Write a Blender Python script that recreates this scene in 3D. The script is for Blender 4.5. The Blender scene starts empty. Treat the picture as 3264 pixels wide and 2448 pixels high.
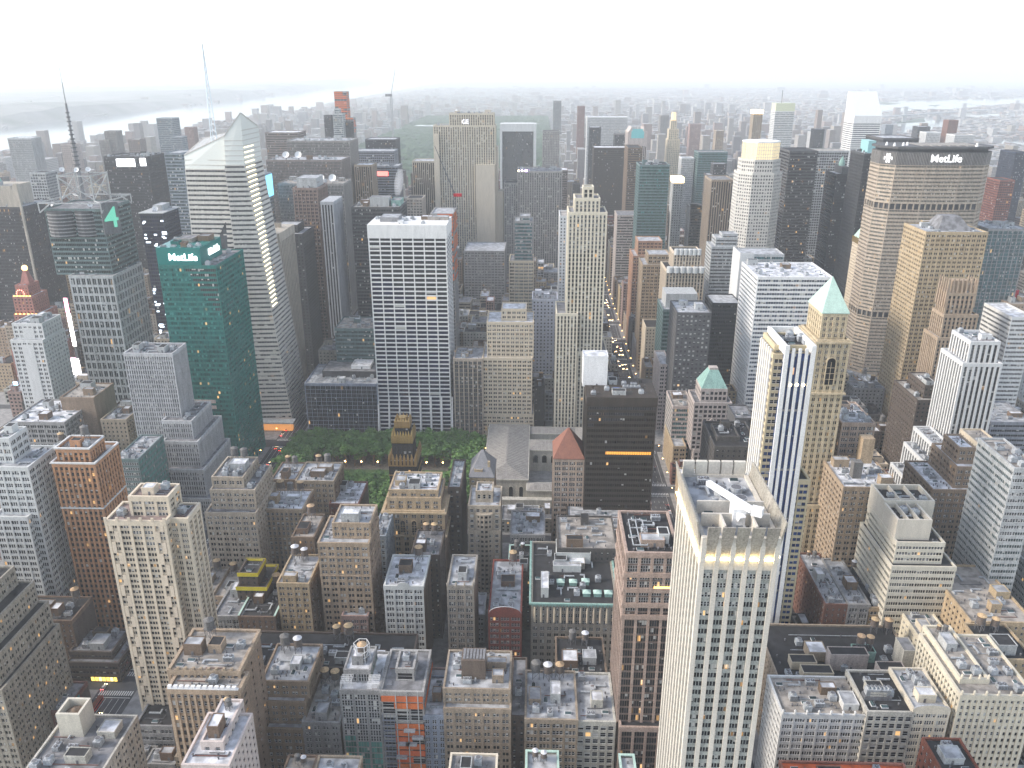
import bpy, math, random
from mathutils import Vector
R = math.radians
scene = bpy.context.scene
COL = scene.collection

# ---------------------------------------------------------------- camera, sky, sun, exposure
cam = bpy.data.cameras.new('camera')
cam.sensor_width = 36.0
cam.lens = 2641.0 / 3264.0 * 36.0
cam.clip_start = 1.0
cam.clip_end = 60000.0
cam_ob = bpy.data.objects.new('camera', cam)
COL.objects.link(cam_ob)
cam_ob.location = (0, 0, 320)
cam_ob.rotation_euler = (R(90 - 20.8), 0, R(1.7))
scene.camera = cam_ob

SUN_EL, SUN_AZ = 32.0, 262.0            # azimuth clockwise from grid north (+y)
world = bpy.data.worlds.new('World')
scene.world = world
world.use_nodes = True
wn = world.node_tree
bg = wn.nodes['Background']
sky = wn.nodes.new('ShaderNodeTexSky')
sky.sky_type = 'NISHITA'
sky.sun_disc = False
sky.sun_elevation = R(SUN_EL)
sky.sun_rotation = R(SUN_AZ)
sky.altitude = 300
sky.air_density = 1.0
sky.dust_density = 1.0
sky.ozone_density = 1.0
veil = wn.nodes.new('ShaderNodeHueSaturation')          # a thin overcast takes most of the blue out of the sky
veil.inputs['Saturation'].default_value = .58
wn.links.new(sky.outputs[0], veil.inputs['Color'])
wn.links.new(veil.outputs[0], bg.inputs[0])
bg.inputs[1].default_value = 0.12
sun = bpy.data.lights.new('sun', 'SUN')
sun.energy = 1.5
sun.angle = R(14)
sun.color = (1.0, 0.90, 0.78)
sun_ob = bpy.data.objects.new('sun', sun)
COL.objects.link(sun_ob)
d = Vector((math.sin(R(SUN_AZ)) * math.cos(R(SUN_EL)), math.cos(R(SUN_AZ)) * math.cos(R(SUN_EL)), math.sin(R(SUN_EL))))
sun_ob.rotation_euler = d.to_track_quat('Z', 'Y').to_euler()
scene.view_settings.view_transform = 'Standard'
scene.view_settings.look = 'None'
scene.view_settings.gamma = 1.0
scene.view_settings.exposure = 1.55
scene.render.engine = 'CYCLES'
scene.cycles.max_bounces = 7
scene.cycles.diffuse_bounces = 3
scene.cycles.glossy_bounces = 2
scene.cycles.transmission_bounces = 2
scene.cycles.volume_bounces = 3
scene.cycles.use_denoising = True
scene.cycles.caustics_reflective = False
scene.cycles.caustics_refractive = False

# ---------------------------------------------------------------- materials
C = dict(cream=(.60,.52,.41), cream2=(.56,.48,.37), cream3=(.64,.58,.47), orange=(.46,.25,.145), orange2=(.42,.26,.17),
 white=(.57,.58,.57), white2=(.72,.715,.70), white3=(.60,.60,.59), tan4=(.50,.41,.29), offwhite=(.58,.545,.48), offwhite2=(.56,.57,.55),
 silver=(.46,.465,.475), silver2=(.40,.41,.43), teal=(.014,.15,.135), tanbrown=(.25,.185,.135), brown=(.17,.12,.085),
 dkbrown=(.085,.065,.052), redbrown=(.18,.085,.065), tan=(.36,.28,.20), tan2=(.31,.255,.195), tan3=(.42,.325,.215),
 beige=(.40,.34,.27), beige2=(.44,.39,.33), beigewh=(.58,.54,.46), greybeige=(.46,.44,.39), grey=(.25,.25,.255), grey2=(.28,.275,.27),
 palepink=(.56,.49,.45), pinktan=(.37,.285,.235), pinktan2=(.40,.31,.25), pinkbr=(.30,.21,.185), pinkgr=(.46,.40,.37),
 greytan=(.31,.28,.235), redbrick=(.20,.062,.042), redpink=(.36,.17,.14), black=(.018,.016,.015), black2=(.02,.023,.028),
 dkgrey=(.075,.07,.066), dkgrey2=(.055,.057,.062), dkgrey3=(.085,.085,.088), dkblue=(.022,.03,.045), navyd=(.02,.03,.055),
 bluegrey=(.22,.25,.31), greyblue=(.24,.27,.30), greyblue2=(.23,.245,.275), greyteal=(.13,.185,.185), ltgrey=(.42,.43,.43),
 tspan=(.34,.355,.33), panelgrey=(.34,.315,.27), concrete=(.33,.32,.31), limest=(.54,.48,.39), greylime=(.31,.295,.275), brownpink=(.23,.165,.14), brownpink2=(.22,.185,.17),
 greybr=(.27,.255,.24), bronze=(.052,.04,.03), dkbronze=(.04,.03,.023), paleblue=(.46,.47,.52), whitecr=(.55,.53,.49),
 yellow=(.62,.52,.06), yellowst=(.54,.45,.31), brownred=(.16,.085,.06), brick3=(.33,.16,.11),
 gold=(.37,.26,.12), copper=(.25,.40,.355), copperp=(.42,.56,.495), slate=(.19,.19,.20), orangetile=(.23,.11,.075), redorange=(.62,.12,.035),
 tarblack=(.022,.022,.025), roofgrey=(.20,.20,.21), roofwhite=(.60,.61,.64), roofpale=(.38,.39,.41), rooftan=(.33,.30,.27), roofred=(.24,.18,.165),
 tanktan=(.50,.36,.22), tankwood=(.13,.10,.08), tankgrey=(.15,.145,.14), metal=(.40,.42,.44), steel=(.14,.14,.15), paintwhite=(.78,.78,.78), netorange=(.58,.16,.07),
 red=(.5,.03,.03), blue=(.03,.10,.32), hedge=(.06,.13,.03))
MATS = {}

def nodes(m):
    m.use_nodes = True
    nt = m.node_tree
    return nt, nt.nodes['Principled BSDF'], nt.links

def wallmat(key, rough=.85, amt=.46, metal=0.0, grain=1.0):
    """painted or masonry surface: base colour with blotches, streaks and a small shift from object to object"""
    name = 'wall_' + key
    if max(C[key]) > .5: amt *= .45
    if name in MATS: return MATS[name]
    m = bpy.data.materials.new(name)
    nt, b, L = nodes(m)
    N = nt.nodes.new
    geo = N('ShaderNodeNewGeometry')
    mp = N('ShaderNodeMapping'); mp.inputs['Scale'].default_value = (.35 * grain, .35 * grain, .06 * grain)
    n1 = N('ShaderNodeTexNoise'); n1.inputs['Scale'].default_value = 1.0; n1.inputs['Detail'].default_value = 6
    n1.inputs['Roughness'].default_value = .7
    n2 = N('ShaderNodeTexNoise'); n2.inputs['Scale'].default_value = 1.7; n2.inputs['Detail'].default_value = 3
    oi = N('ShaderNodeObjectInfo')
    L.new(geo.outputs['Position'], mp.inputs[0]); L.new(mp.outputs[0], n1.inputs['Vector'])
    L.new(geo.outputs['Position'], n2.inputs['Vector'])
    ad = N('ShaderNodeMath'); ad.operation = 'ADD'; L.new(n1.outputs[0], ad.inputs[0]); L.new(n2.outputs[0], ad.inputs[1])
    mr = N('ShaderNodeMapRange'); mr.inputs['From Min'].default_value = .7; mr.inputs['From Max'].default_value = 1.3
    mr.inputs['To Min'].default_value = 1 - amt; mr.inputs['To Max'].default_value = 1 + amt * .6
    L.new(ad.outputs[0], mr.inputs[0])
    hv = N('ShaderNodeHueSaturation'); hv.inputs['Color'].default_value = (*C[key], 1)
    L.new(mr.outputs[0], hv.inputs['Value']); hv.inputs['Saturation'].default_value = 1.06
    h = N('ShaderNodeMapRange'); h.inputs['To Min'].default_value = .493; h.inputs['To Max'].default_value = .507
    L.new(oi.outputs['Random'], h.inputs[0]); L.new(h.outputs[0], hv.inputs['Hue'])
    L.new(hv.outputs[0], b.inputs['Base Color'])
    b.inputs['Roughness'].default_value = rough
    b.inputs['Metallic'].default_value = metal
    MATS[name] = m
    return m

GL = dict(dark=((.022,.024,.028), .12, .035), dark2=((.022,.03,.032), .12, .03), grey=((.06,.065,.072), .18, .02), green=((.012,.10,.092), .10, .05),
 green2=((.07,.22,.19), .12, .02), green3=((.025,.07,.06), .08, .012), greyteal=((.045,.07,.075), .15, .02), teal2=((.03,.10,.11), .12, .02),
 cobalt=((.022,.045,.13), .06, .012), navy=((.010,.011,.035), .02, .012), blue2=((.05,.07,.10), .22, .02), black=((.010,.012,.015), .03, .006), bronze=((.018,.013,.010), .03, .014),
 lit=((.03,.03,.03), .15, .16), lit2=((.035,.035,.04), .62, .02))

def glassmat(key):
    """window glass: every pane (a cell of the uv map) is clear, half blinded or lit"""
    name = 'glass_' + key
    if name in MATS: return MATS[name]
    col, blind, lit = GL[key]
    m = bpy.data.materials.new(name)
    nt, b, L = nodes(m)
    N = nt.nodes.new
    uv = N('ShaderNodeUVMap'); oi = N('ShaderNodeObjectInfo')
    fl = N('ShaderNodeVectorMath'); fl.operation = 'FLOOR'
    L.new(uv.outputs[0], fl.inputs[0])
    off = N('ShaderNodeVectorMath'); off.operation = 'ADD'
    sc = N('ShaderNodeMath'); sc.operation = 'MULTIPLY'; sc.inputs[1].default_value = 917.0
    L.new(oi.outputs['Random'], sc.inputs[0]); L.new(fl.outputs[0], off.inputs[0]); L.new(sc.outputs[0], off.inputs[1])
    wnz = N('ShaderNodeTexWhiteNoise'); L.new(off.outputs[0], wnz.inputs['Vector'])
    sep = N('ShaderNodeSeparateColor'); L.new(wnz.outputs['Color'], sep.inputs[0])
    fr = N('ShaderNodeVectorMath'); fr.operation = 'FRACTION'; L.new(uv.outputs[0], fr.inputs[0])
    sx = N('ShaderNodeSeparateXYZ'); L.new(fr.outputs[0], sx.inputs[0])
    # blind drawn down by a random share of the pane
    drop = N('ShaderNodeMath'); drop.operation = 'MULTIPLY_ADD'; drop.inputs[1].default_value = -.6; drop.inputs[2].default_value = .95
    L.new(sep.outputs[1], drop.inputs[0])
    ab = N('ShaderNodeMath'); ab.operation = 'GREATER_THAN'; L.new(sx.outputs[1], ab.inputs[0]); L.new(drop.outputs[0], ab.inputs[1])
    isb = N('ShaderNodeMath'); isb.operation = 'LESS_THAN'; isb.inputs[1].default_value = blind; L.new(sep.outputs[0], isb.inputs[0])
    bb = N('ShaderNodeMath'); bb.operation = 'MULTIPLY'; L.new(ab.outputs[0], bb.inputs[0]); L.new(isb.outputs[0], bb.inputs[1])
    mx = N('ShaderNodeMix'); mx.data_type = 'RGBA'
    vr = N('ShaderNodeHueSaturation'); vr.inputs['Color'].default_value = (*col, 1)
    vm = N('ShaderNodeMapRange'); vm.inputs['To Min'].default_value = .55; vm.inputs['To Max'].default_value = 1.5
    L.new(sep.outputs[2], vm.inputs[0]); L.new(vm.outputs[0], vr.inputs['Value'])
    L.new(bb.outputs[0], mx.inputs[0]); L.new(vr.outputs[0], mx.inputs[6])
    mx.inputs[7].default_value = (.46, .45, .42, 1) if key not in ('green', 'green3') else (.05, .22, .2, 1)
    L.new(mx.outputs[2], b.inputs['Base Color'])
    b.inputs['Roughness'].default_value = .16; b.inputs['Specular IOR Level'].default_value = .28
    li = N('ShaderNodeMath'); li.operation = 'GREATER_THAN'; li.inputs[1].default_value = 1 - lit * .35; L.new(sep.outputs[2], li.inputs[0])
    em = N('ShaderNodeMath'); em.operation = 'MULTIPLY'; L.new(li.outputs[0], em.inputs[0])
    es = N('ShaderNodeMapRange'); es.inputs['To Min'].default_value = .06; es.inputs['To Max'].default_value = .40
    L.new(sep.outputs[1], es.inputs[0]); L.new(es.outputs[0], em.inputs[1])
    b.inputs['Emission Color'].default_value = (1, .56, .20, 1)
    L.new(em.outputs[0], b.inputs['Emission Strength'])
    MATS[name] = m
    return m

def emit(name, col, s):
    if name in MATS: return MATS[name]
    m = bpy.data.materials.new(name)
    nt, b, L = nodes(m)
    b.inputs['Base Color'].default_value = (*[c * .5 for c in col], 1)
    b.inputs['Emission Color'].default_value = (*col, 1)
    b.inputs['Emission Strength'].default_value = s
    MATS[name] = m
    return m

def plain(name, col, rough=.6, metal=0.0):
    if name in MATS: return MATS[name]
    m = bpy.data.materials.new(name)
    nt, b, L = nodes(m)
    b.inputs['Base Color'].default_value = (*col, 1)
    b.inputs['Roughness'].default_value = rough
    b.inputs['Metallic'].default_value = metal
    if 'pane' in name: b.inputs['Specular IOR Level'].default_value = .28
    MATS[name] = m
    return m

def noisemat(name, c1, c2, scale, rough=.9, detail=5, lo=.35, hi=.65):
    if name in MATS: return MATS[name]
    m = bpy.data.materials.new(name)
    nt, b, L = nodes(m)
    N = nt.nodes.new
    geo = N('ShaderNodeNewGeometry')
    n = N('ShaderNodeTexNoise'); n.inputs['Scale'].default_value = scale; n.inputs['Detail'].default_value = detail
    L.new(geo.outputs['Position'], n.inputs['Vector'])
    r = N('ShaderNodeMapRange'); r.inputs['From Min'].default_value = lo; r.inputs['From Max'].default_value = hi
    L.new(n.outputs[0], r.inputs[0])
    mx = N('ShaderNodeMix'); mx.data_type = 'RGBA'; mx.inputs[6].default_value = (*c1, 1); mx.inputs[7].default_value = (*c2, 1)
    L.new(r.outputs[0], mx.inputs[0]); L.new(mx.outputs[2], b.inputs['Base Color'])
    b.inputs['Roughness'].default_value = rough
    MATS[name] = m
    return m

def roofmat(key):
    c = C[key]
    return noisemat('roof_' + key, tuple(v * .60 for v in c), tuple(min(.85, v * 1.15) for v in c), .22, .9, 9, .40, .60)

# ---------------------------------------------------------------- mesh building
class MB:
    def __init__(s): s.v = []; s.f = []; s.m = []; s.uv = []; s.mats = []
    def mi(s, m):
        if m not in s.mats: s.mats.append(m)
        return s.mats.index(m)
    def face(s, pts, m, uv=None):
        i = len(s.v); s.v += [tuple(p) for p in pts]; s.f.append(tuple(range(i, i + len(pts)))); s.m.append(s.mi(m))
        s.uv += uv if uv else [(0, 0)] * len(pts)
    def hexa(s, b, z0, z1, m, t=None, bottom=False):
        """prism over the polygon b (anticlockwise) from z0 to z1, with top polygon t"""
        t = t or b; n = len(b); i = len(s.v); k = s.mi(m)
        s.v += [(x, y, z0) for x, y in b] + [(x, y, z1) for x, y in t]
        for j in range(n):
            q = (j + 1) % n
            s.f.append((i + j, i + q, i + n + q, i + n + j))
            s.m.append(k); s.uv += [(0, 0)] * 4
        s.f.append(tuple(i + n + j for j in range(n))); s.m.append(k); s.uv += [(0, 0)] * n
        if bottom:
            s.f.append(tuple(i + n - 1 - j for j in range(n))); s.m.append(k); s.uv += [(0, 0)] * n
    def box(s, x0, x1, y0, y1, z0, z1, m, bottom=False):
        s.hexa([(x0, y0), (x1, y0), (x1, y1), (x0, y1)], z0, z1, m, None, bottom)
    def cyl(s, x, y, r, z0, z1, m, n=12, r1=None, bottom=False):
        a = [2 * math.pi * k / n for k in range(n)]
        r1 = r if r1 is None else r1
        s.hexa([(x + r * math.cos(t), y + r * math.sin(t)) for t in a], z0, z1, m, [(x + r1 * math.cos(t), y + r1 * math.sin(t)) for t in a], bottom)
    def bar(s, p, q, r, m):
        p, q = Vector(p), Vector(q); t = (q - p).normalized()
        u = t.cross(Vector((0, 0, 1)))
        if u.length < 1e-3: u = Vector((1, 0, 0))
        u.normalize(); w = t.cross(u)
        c = [u * r + w * r, -u * r + w * r, -u * r - w * r, u * r - w * r]
        a = [p + k for k in c]; b = [q + k for k in c]
        for j in range(4): s.face([a[j], a[(j + 1) % 4], b[(j + 1) % 4], b[j]], m)
        s.face(a[::-1], m); s.face(b, m)
    def build(s, name, parent=None, loc=None, label=None):
        if not s.v: return None
        me = s.mesh(name, tuple(parent.location) if parent is not None else (0, 0, 0))
        o = bpy.data.objects.new(name, me); COL.objects.link(o)
        if parent is not None: o.parent = parent
        if loc is not None: o.location = loc
        if label: o['label'] = label
        return o
    def mesh(s, name, org=(0, 0, 0)):
        me = bpy.data.meshes.new(name)
        ox, oy, oz = org
        me.from_pydata([(x - ox, y - oy, z - oz) for x, y, z in s.v], [], s.f)
        for m in s.mats: me.materials.append(m)
        me.polygons.foreach_set('material_index', s.m)
        u = me.uv_layers.new(name='uv')
        u.data.foreach_set('uv', [c for p in s.uv for c in p])
        me.update()
        return me

def empty(name, x, y, label, cat, group=None, z=0):
    o = bpy.data.objects.new(name, None); COL.objects.link(o)
    o.location = (x, y, z); o.empty_display_size = 1
    o['label'] = label; o['category'] = cat
    if group: o['group'] = group
    return o
def inst(name, me, parent, loc, rz=0, sc=None):
    o = bpy.data.objects.new(name, me); COL.objects.link(o); o.parent = parent
    o.location = loc if parent is None else (loc[0] - parent.location.x, loc[1] - parent.location.y, loc[2] - parent.location.z)
    o.rotation_euler = (0, 0, rz)
    if sc: o.scale = sc
    return o
def struct(o, kind='structure'):
    o['kind'] = kind; return o
def rect(x0, x1, y0, y1): return [(x0, y0), (x1, y0), (x1, y1), (x0, y1)]

def offset(poly, r):
    n = len(poly); out = []
    for i in range(n):
        a, p, b = Vector(poly[i - 1]), Vector(poly[i]), Vector(poly[(i + 1) % n])
        t1 = (p - a).normalized(); t2 = (b - p).normalized()
        n1 = Vector((t1.y, -t1.x)); n2 = Vector((t2.y, -t2.x))
        k = 1 + n1.dot(n2)
        w = (n1 + n2) * (r / max(k, .25))
        out.append((p.x + w.x, p.y + w.y))
    return out

# fh floor height, bay bay width, pw pier width, nb windows per bay, mw mullion, sp spandrel height, rp / rs how far piers / spandrels stand out
ST = dict(
 loft=dict(fh=3.9,bay=5.4,pw=1.1,nb=3,mw=.32,sp=1.6,rp=.45,rs=.3), loft2=dict(fh=3.8,bay=4.9,pw=.9,nb=4,mw=.3,sp=1.7,rp=.4,rs=.3),
 pair=dict(fh=3.7,bay=4.3,pw=1.5,nb=2,mw=.45,sp=1.8,rp=.42,rs=.3), lpair=dict(fh=4,bay=5.6,pw=2.0,nb=2,mw=.5,sp=1.9,rp=.4,rs=.32),
 brick=dict(fh=3.5,bay=3.5,pw=2.1,nb=1,mw=.2,sp=1.85,rp=.36,rs=.3), pier=dict(fh=3.6,bay=2.9,pw=1.2,nb=1,mw=.2,sp=1.5,rp=.6,rs=.15,dk=.72),
 pierw=dict(fh=3.8,bay=4.4,pw=1.2,nb=2,mw=.3,sp=1.0,rp=.7,rs=.12,dk=.55), pierb=dict(fh=3.8,bay=4.2,pw=1.5,nb=2,mw=.4,sp=1.6,rp=.7,rs=.4),
 thin=dict(fh=3.7,bay=1.7,pw=.75,nb=1,mw=.1,sp=1.3,rp=.5,rs=.12,dk=.8), curtain=dict(fh=3.9,bay=1.6,pw=.14,nb=1,mw=.1,sp=1.7,rp=.12,rs=.08),
 dband=dict(fh=4.2,bay=6,pw=.35,nb=3,mw=.12,sp=2.2,rp=.3,rs=.4), band=dict(fh=3.8,bay=4.5,pw=.25,nb=3,mw=.15,sp=2.0,rp=.2,rs=.4),
 gothic=dict(fh=3.8,bay=2.7,pw=1.0,nb=1,mw=.2,sp=1.5,rp=.8,rs=.25,dk=.8), gothic2=dict(fh=3.5,bay=2.6,pw=1.2,nb=1,mw=.2,sp=1.6,rp=.6,rs=.3),
 blank=dict(fh=50,bay=9e9,pw=1,nb=1,mw=.2,sp=50,rp=.3,rs=.31), gridl=dict(fh=3.9,bay=3.4,pw=.8,nb=1,mw=.1,sp=1.3,rp=.45,rs=.4),
 granite=dict(fh=3.9,bay=5.6,pw=1.2,nb=4,mw=.18,sp=.9,rp=.6,rs=.12,dk=.45), colon=dict(fh=4.2,bay=3.9,pw=1.7,nb=2,mw=.25,sp=1.9,rp=.5,rs=.38),
 ghotel=dict(fh=3.4,bay=6,pw=1.0,nb=4,mw=.12,sp=.5,rp=.3,rs=.14), bluepan=dict(fh=3.3,bay=3.2,pw=1.5,nb=2,mw=.2,sp=1.1,rp=.2,rs=.18),
 scaff=dict(fh=3.6,bay=6,pw=.5,nb=1,mw=.2,sp=.5,rp=.2,rs=.5), scaff2=dict(fh=3.9,bay=6,pw=.6,nb=1,mw=.2,sp=.6,rp=.3,rs=.6),
 palazzo=dict(fh=4.0,bay=5.6,pw=2.6,nb=2,mw=.3,sp=1.5,rp=.5,rs=.25,dk=.85), bayw=dict(fh=3.7,bay=3.6,pw=1.6,nb=1,mw=.2,sp=1.7,rp=.4,rs=.3),
 dkband=dict(fh=3.9,bay=1.5,pw=.22,nb=1,mw=.1,sp=1.9,rp=.3,rs=.2), dkband2=dict(fh=3.8,bay=1.6,pw=.15,nb=1,mw=.1,sp=1.6,rp=.2,rs=.3),
 dkpier=dict(fh=3.8,bay=1.6,pw=.55,nb=1,mw=.1,sp=1.3,rp=.35,rs=.12), dkgridd=dict(fh=3.8,bay=1.7,pw=.4,nb=1,mw=.1,sp=1.7,rp=.25,rs=.2),
 blkpier=dict(fh=3.8,bay=3.0,pw=1.3,nb=1,mw=.1,sp=.8,rp=.6,rs=.06,dk=.08), grace=dict(fh=3.92,bay=9.8,pw=.95,nb=1,mw=.1,sp=1.25,rp=.45,rs=.35),
 ggrid=dict(fh=3.9,bay=4.6,pw=.4,nb=3,mw=.14,sp=.55,rp=.35,rs=.2,dk=.75), deco=dict(fh=3.7,bay=3.2,pw=1.5,nb=1,mw=.2,sp=1.2,rp=.6,rs=.12,dk=.6),
 deco2=dict(fh=3.7,bay=3.5,pw=1.7,nb=2,mw=.35,sp=1.6,rp=.45,rs=.25,dk=.9), cn=dict(fh=7.8,bay=5.0,pw=1.5,nb=2,mw=.3,sp=2.2,rp=.7,rs=.6),
 tcol=dict(fh=3.8,bay=4.2,pw=1.8,nb=2,mw=.4,sp=1.7,rp=.4,rs=.3), navyb=dict(fh=3.9,bay=2.4,pw=.3,nb=1,mw=.1,sp=1.2,rp=.2,rs=.15),
 rock=dict(fh=3.6,bay=3.4,pw=1.7,nb=1,mw=.2,sp=1.5,rp=.7,rs=.15,dk=.62), solow=dict(fh=3.8,bay=1.6,pw=.2,nb=1,mw=.1,sp=1.2,rp=.1,rs=.05,dk=.04),
 oct=dict(fh=3.9,bay=3.0,pw=1.3,nb=1,mw=.1,sp=1.9,rp=.4,rs=.38), buttr=dict(fh=3.6,bay=3.2,pw=1.5,nb=1,mw=.2,sp=1.4,rp=.7,rs=.2,dk=.75),
 gcol=dict(fh=4,bay=5,pw=.9,nb=4,mw=.12,sp=.6,rp=.6,rs=.2), stripe=dict(fh=3.9,bay=2.2,pw=.12,nb=1,mw=.1,sp=1.9,rp=.45,rs=.5),
 dots=dict(fh=3.9,bay=3.6,pw=1.9,nb=1,mw=.2,sp=2.0,rp=.3,rs=.28), xbr=dict(fh=4,bay=3.6,pw=1.1,nb=1,mw=.2,sp=1.5,rp=.4,rs=.3),
 b425=dict(fh=3.5,bay=4.6,pw=.7,nb=2,mw=.2,sp=1.5,rp=.5,rs=.35), wstripe=dict(fh=3.6,bay=3.6,pw=1.7,nb=1,mw=.2,sp=1.2,rp=.7,rs=.06,dk=.1),
 strip3=dict(fh=3.9,bay=7,pw=.5,nb=5,mw=.2,sp=2.0,rp=.3,rs=.4), rband=dict(fh=3.8,bay=7,pw=.2,nb=5,mw=.15,sp=2.0,rp=.2,rs=.35),
 t400=dict(fh=3.5,bay=4.6,pw=1.5,nb=3,mw=.22,sp=1.6,rp=.8,rs=.14,spc='tspan'), gold=dict(fh=3.6,bay=3.0,pw=1.3,nb=1,mw=.2,sp=1.5,rp=.5,rs=.2),
 atl=dict(fh=2.95,bay=5.4,pw=1.35,nb=3,mw=.35,sp=1.35,rp=.6,rs=.14,dk=.86),
 blkwide=dict(fh=3.8,bay=5.2,pw=2.6,nb=1,mw=.1,sp=.8,rp=.6,rs=.06,dk=.08),
 simple=dict(fh=3.6,bay=3.4,pw=1.6,nb=1,mw=.2,sp=1.8,rp=.35,rs=.3))

def darker(key, k):
    nk = '%s_%02d' % (key, round(k * 100))
    if nk not in C: C[nk] = tuple(v * k for v in C[key])
    return wallmat(nk)

def facade(wb, gb, poly, z0, z1, st, wall, top=None, cap=2.6, slots=None, back=True, party=None):
    """stone or metal frame (wb) in front of a glass body (gb) for a tower of polygon plan; returns the window slots"""
    S0 = ST[st]; S = S0; wm0 = wallmat(wall); wm = wm0; sm = wallmat(S['spc']) if 'spc' in S else darker(wall, S['dk']) if 'dk' in S else wm
    sm0 = sm
    n = len(poly); fh0 = S['fh']
    H = max(1.0, z1 - cap - z0); nf = max(1, round(H / fh0)); fh = H / nf; sp0 = min(S['sp'] * fh / fh0, fh)
    P = [Vector(p) for p in poly]; T = [Vector(p) for p in (top or poly)]
    def at(z): 
        k = (z - z0) / (z1 - z0)
        return [(a.x + (b.x - a.x) * k, a.y + (b.y - a.y) * k) for a, b in zip(P, T)]
    pt = at(z1 - 1.0)
    memo = {}
    def ring(z, r):
        k = (0 if top is None else z, r)
        if k not in memo: a = at(z); memo[k] = (a, offset(a, r))
        return memo[k]
    for i in range(n):
        j = (i + 1) % n
        a, b = P[i], P[j]; L = (b - a).length
        if L < .05: continue
        t = (b - a) / L; nn = Vector((t.y, -t.x))
        north = nn.y > .9 and not back
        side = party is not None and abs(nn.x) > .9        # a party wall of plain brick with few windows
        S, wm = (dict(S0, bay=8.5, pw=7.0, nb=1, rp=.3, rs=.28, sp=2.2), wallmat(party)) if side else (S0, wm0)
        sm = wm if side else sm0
        nb = max(1, round(L / S['bay'])); w = L / nb
        A, B = at(z1 - 1.0)[i], at(z1 - 1.0)[j]
        k = nb * S['nb'] if S['bay'] < 1e6 else 1
        u = 64 * i
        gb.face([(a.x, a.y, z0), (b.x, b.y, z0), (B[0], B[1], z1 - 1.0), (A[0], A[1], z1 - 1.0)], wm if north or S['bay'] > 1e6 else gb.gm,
                [(u, 0), (u + k, 0), (u + k, nf + .4), (u, nf + .4)])
        if north or S['bay'] > 1e6: continue
        def seg(s0, s1, r, za, zb, mat):
            """a box standing out from the edge between the shares s0, s1 of its length"""
            res = []
            for zz in (za, zb):
                pz, o = ring(zz, r)
                e0, e1 = Vector(pz[i]), Vector(pz[j])
                q0 = e0 + (e1 - e0) * s0; q1 = e0 + (e1 - e0) * s1
                r0 = Vector(o[i]) if s0 <= 0 else q0 + nn * r
                r1 = Vector(o[j]) if s1 >= 1 else q1 + nn * r
                res.append([tuple(r0), tuple(r1), tuple(q1), tuple(q0)])
            wb.hexa(res[0], za, zb, mat, res[1], True)
        sp = min(2.2, fh * .6) if side else sp0
        for f in range(nf):
            za = z0 + f * fh; seg(0, 1, S['rs'], za, za + sp, sm)
        # piers
        pw = S['pw']
        for q in range(nb + 1):
            c0 = max(0, q * w - pw / 2) / L; c1 = min(L, q * w + pw / 2) / L
            if q == 0 and pw < .6: c1 = .5 / L
            if q == nb and pw < .6: c0 = 1 - .5 / L
            if c0 <= 0: c0 = 0
            if q == nb: c1 = 1
            seg(c0, c1, S['rp'], z0, z1 - cap, wm)
            if q < nb and S['nb'] > 1:
                cw = (w - pw) / S['nb']
                for h in range(1, S['nb']):
                    m0 = q * w + pw / 2 + h * cw
                    seg((m0 - S['mw'] / 2) / L, (m0 + S['mw'] / 2) / L, S['rs'] * .55 + .05, z0, z1 - cap, sm)
            if slots is not None and q < nb and nn.y < .5:
                cw = (w - pw) / S['nb']
                for h in range(S['nb']):
                    s0 = q * w + pw / 2 + (h + .5) * cw
                    for f in range(nf):
                        zc = z0 + f * fh + sp
                        p = a + t * s0
                        slots.append((p.x, p.y, zc, math.atan2(t.y, t.x), cw - S['mw'] - .04, fh - sp - .04, nn.x, nn.y))
    # cap band and parapet
    rr = max(S0['rp'], S0['rs']) + .06; wm = wm0
    lo, hi = offset(at(z1 - cap), rr), offset(at(z1), rr)
    il, ih = offset(at(z1 - cap), -.45), offset(at(z1), -.45)
    for i in range(n):
        j = (i + 1) % n
        if (Vector(lo[i]) - Vector(lo[j])).length < .05: continue
        wb.hexa([lo[i], lo[j], il[j], il[i]], z1 - cap, z1, wm, [hi[i], hi[j], ih[j], ih[i]], True)
    gb.rb.face([(x, y, z1 - 1.0) for x, y in pt], gb.rm)
    return nf, fh

def glazing(glass, roof):
    g = MB(); g.rb = MB(); g.gm = glassmat(glass); g.rm = roofmat(roof); return g

# ---------------------------------------------------------------- things that stand on roofs (always parts of their building)
PROTO = {}
def tank_mesh(kind):
    if kind in PROTO: return PROTO[kind]
    m = MB(); st = wallmat('steel'); w = wallmat({'tan': 'tankwood', 'dark': 'tankgrey', 'white': 'tankwood'}[kind])
    for sx in (-1, 1):
        for sy in (-1, 1): m.bar((sx * 1.5, sy * 1.5, 0), (sx * 1.5, sy * 1.5, 4.2), .12, st)
        m.bar((sx * 1.5, -1.5, .3), (sx * 1.5, 1.5, 4), .07, st); m.bar((-1.5, sx * 1.5, .3), (1.5, sx * 1.5, 4), .07, st)
    m.box(-1.9, 1.9, -1.9, 1.9, 4.1, 4.35, st, True)
    m.cyl(0, 0, 2.05, 4.35, 8.4, w, 16, 1.95)
    for z in (4.9, 5.7, 6.5, 7.3): m.cyl(0, 0, 2.1, z, z + .1, st, 16)
    body = m.mesh('water_tank')
    c = MB(); t = wallmat({'tan': 'tanktan', 'dark': 'tankgrey', 'white': 'roofwhite'}[kind])
    c.cyl(0, 0, 2.25, 8.4, 8.55, t, 16); c.cyl(0, 0, 2.2, 8.55, 9.7, t, 16, .12)
    PROTO[kind] = (body, c.mesh('tank_cap'))
    return PROTO[kind]
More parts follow.
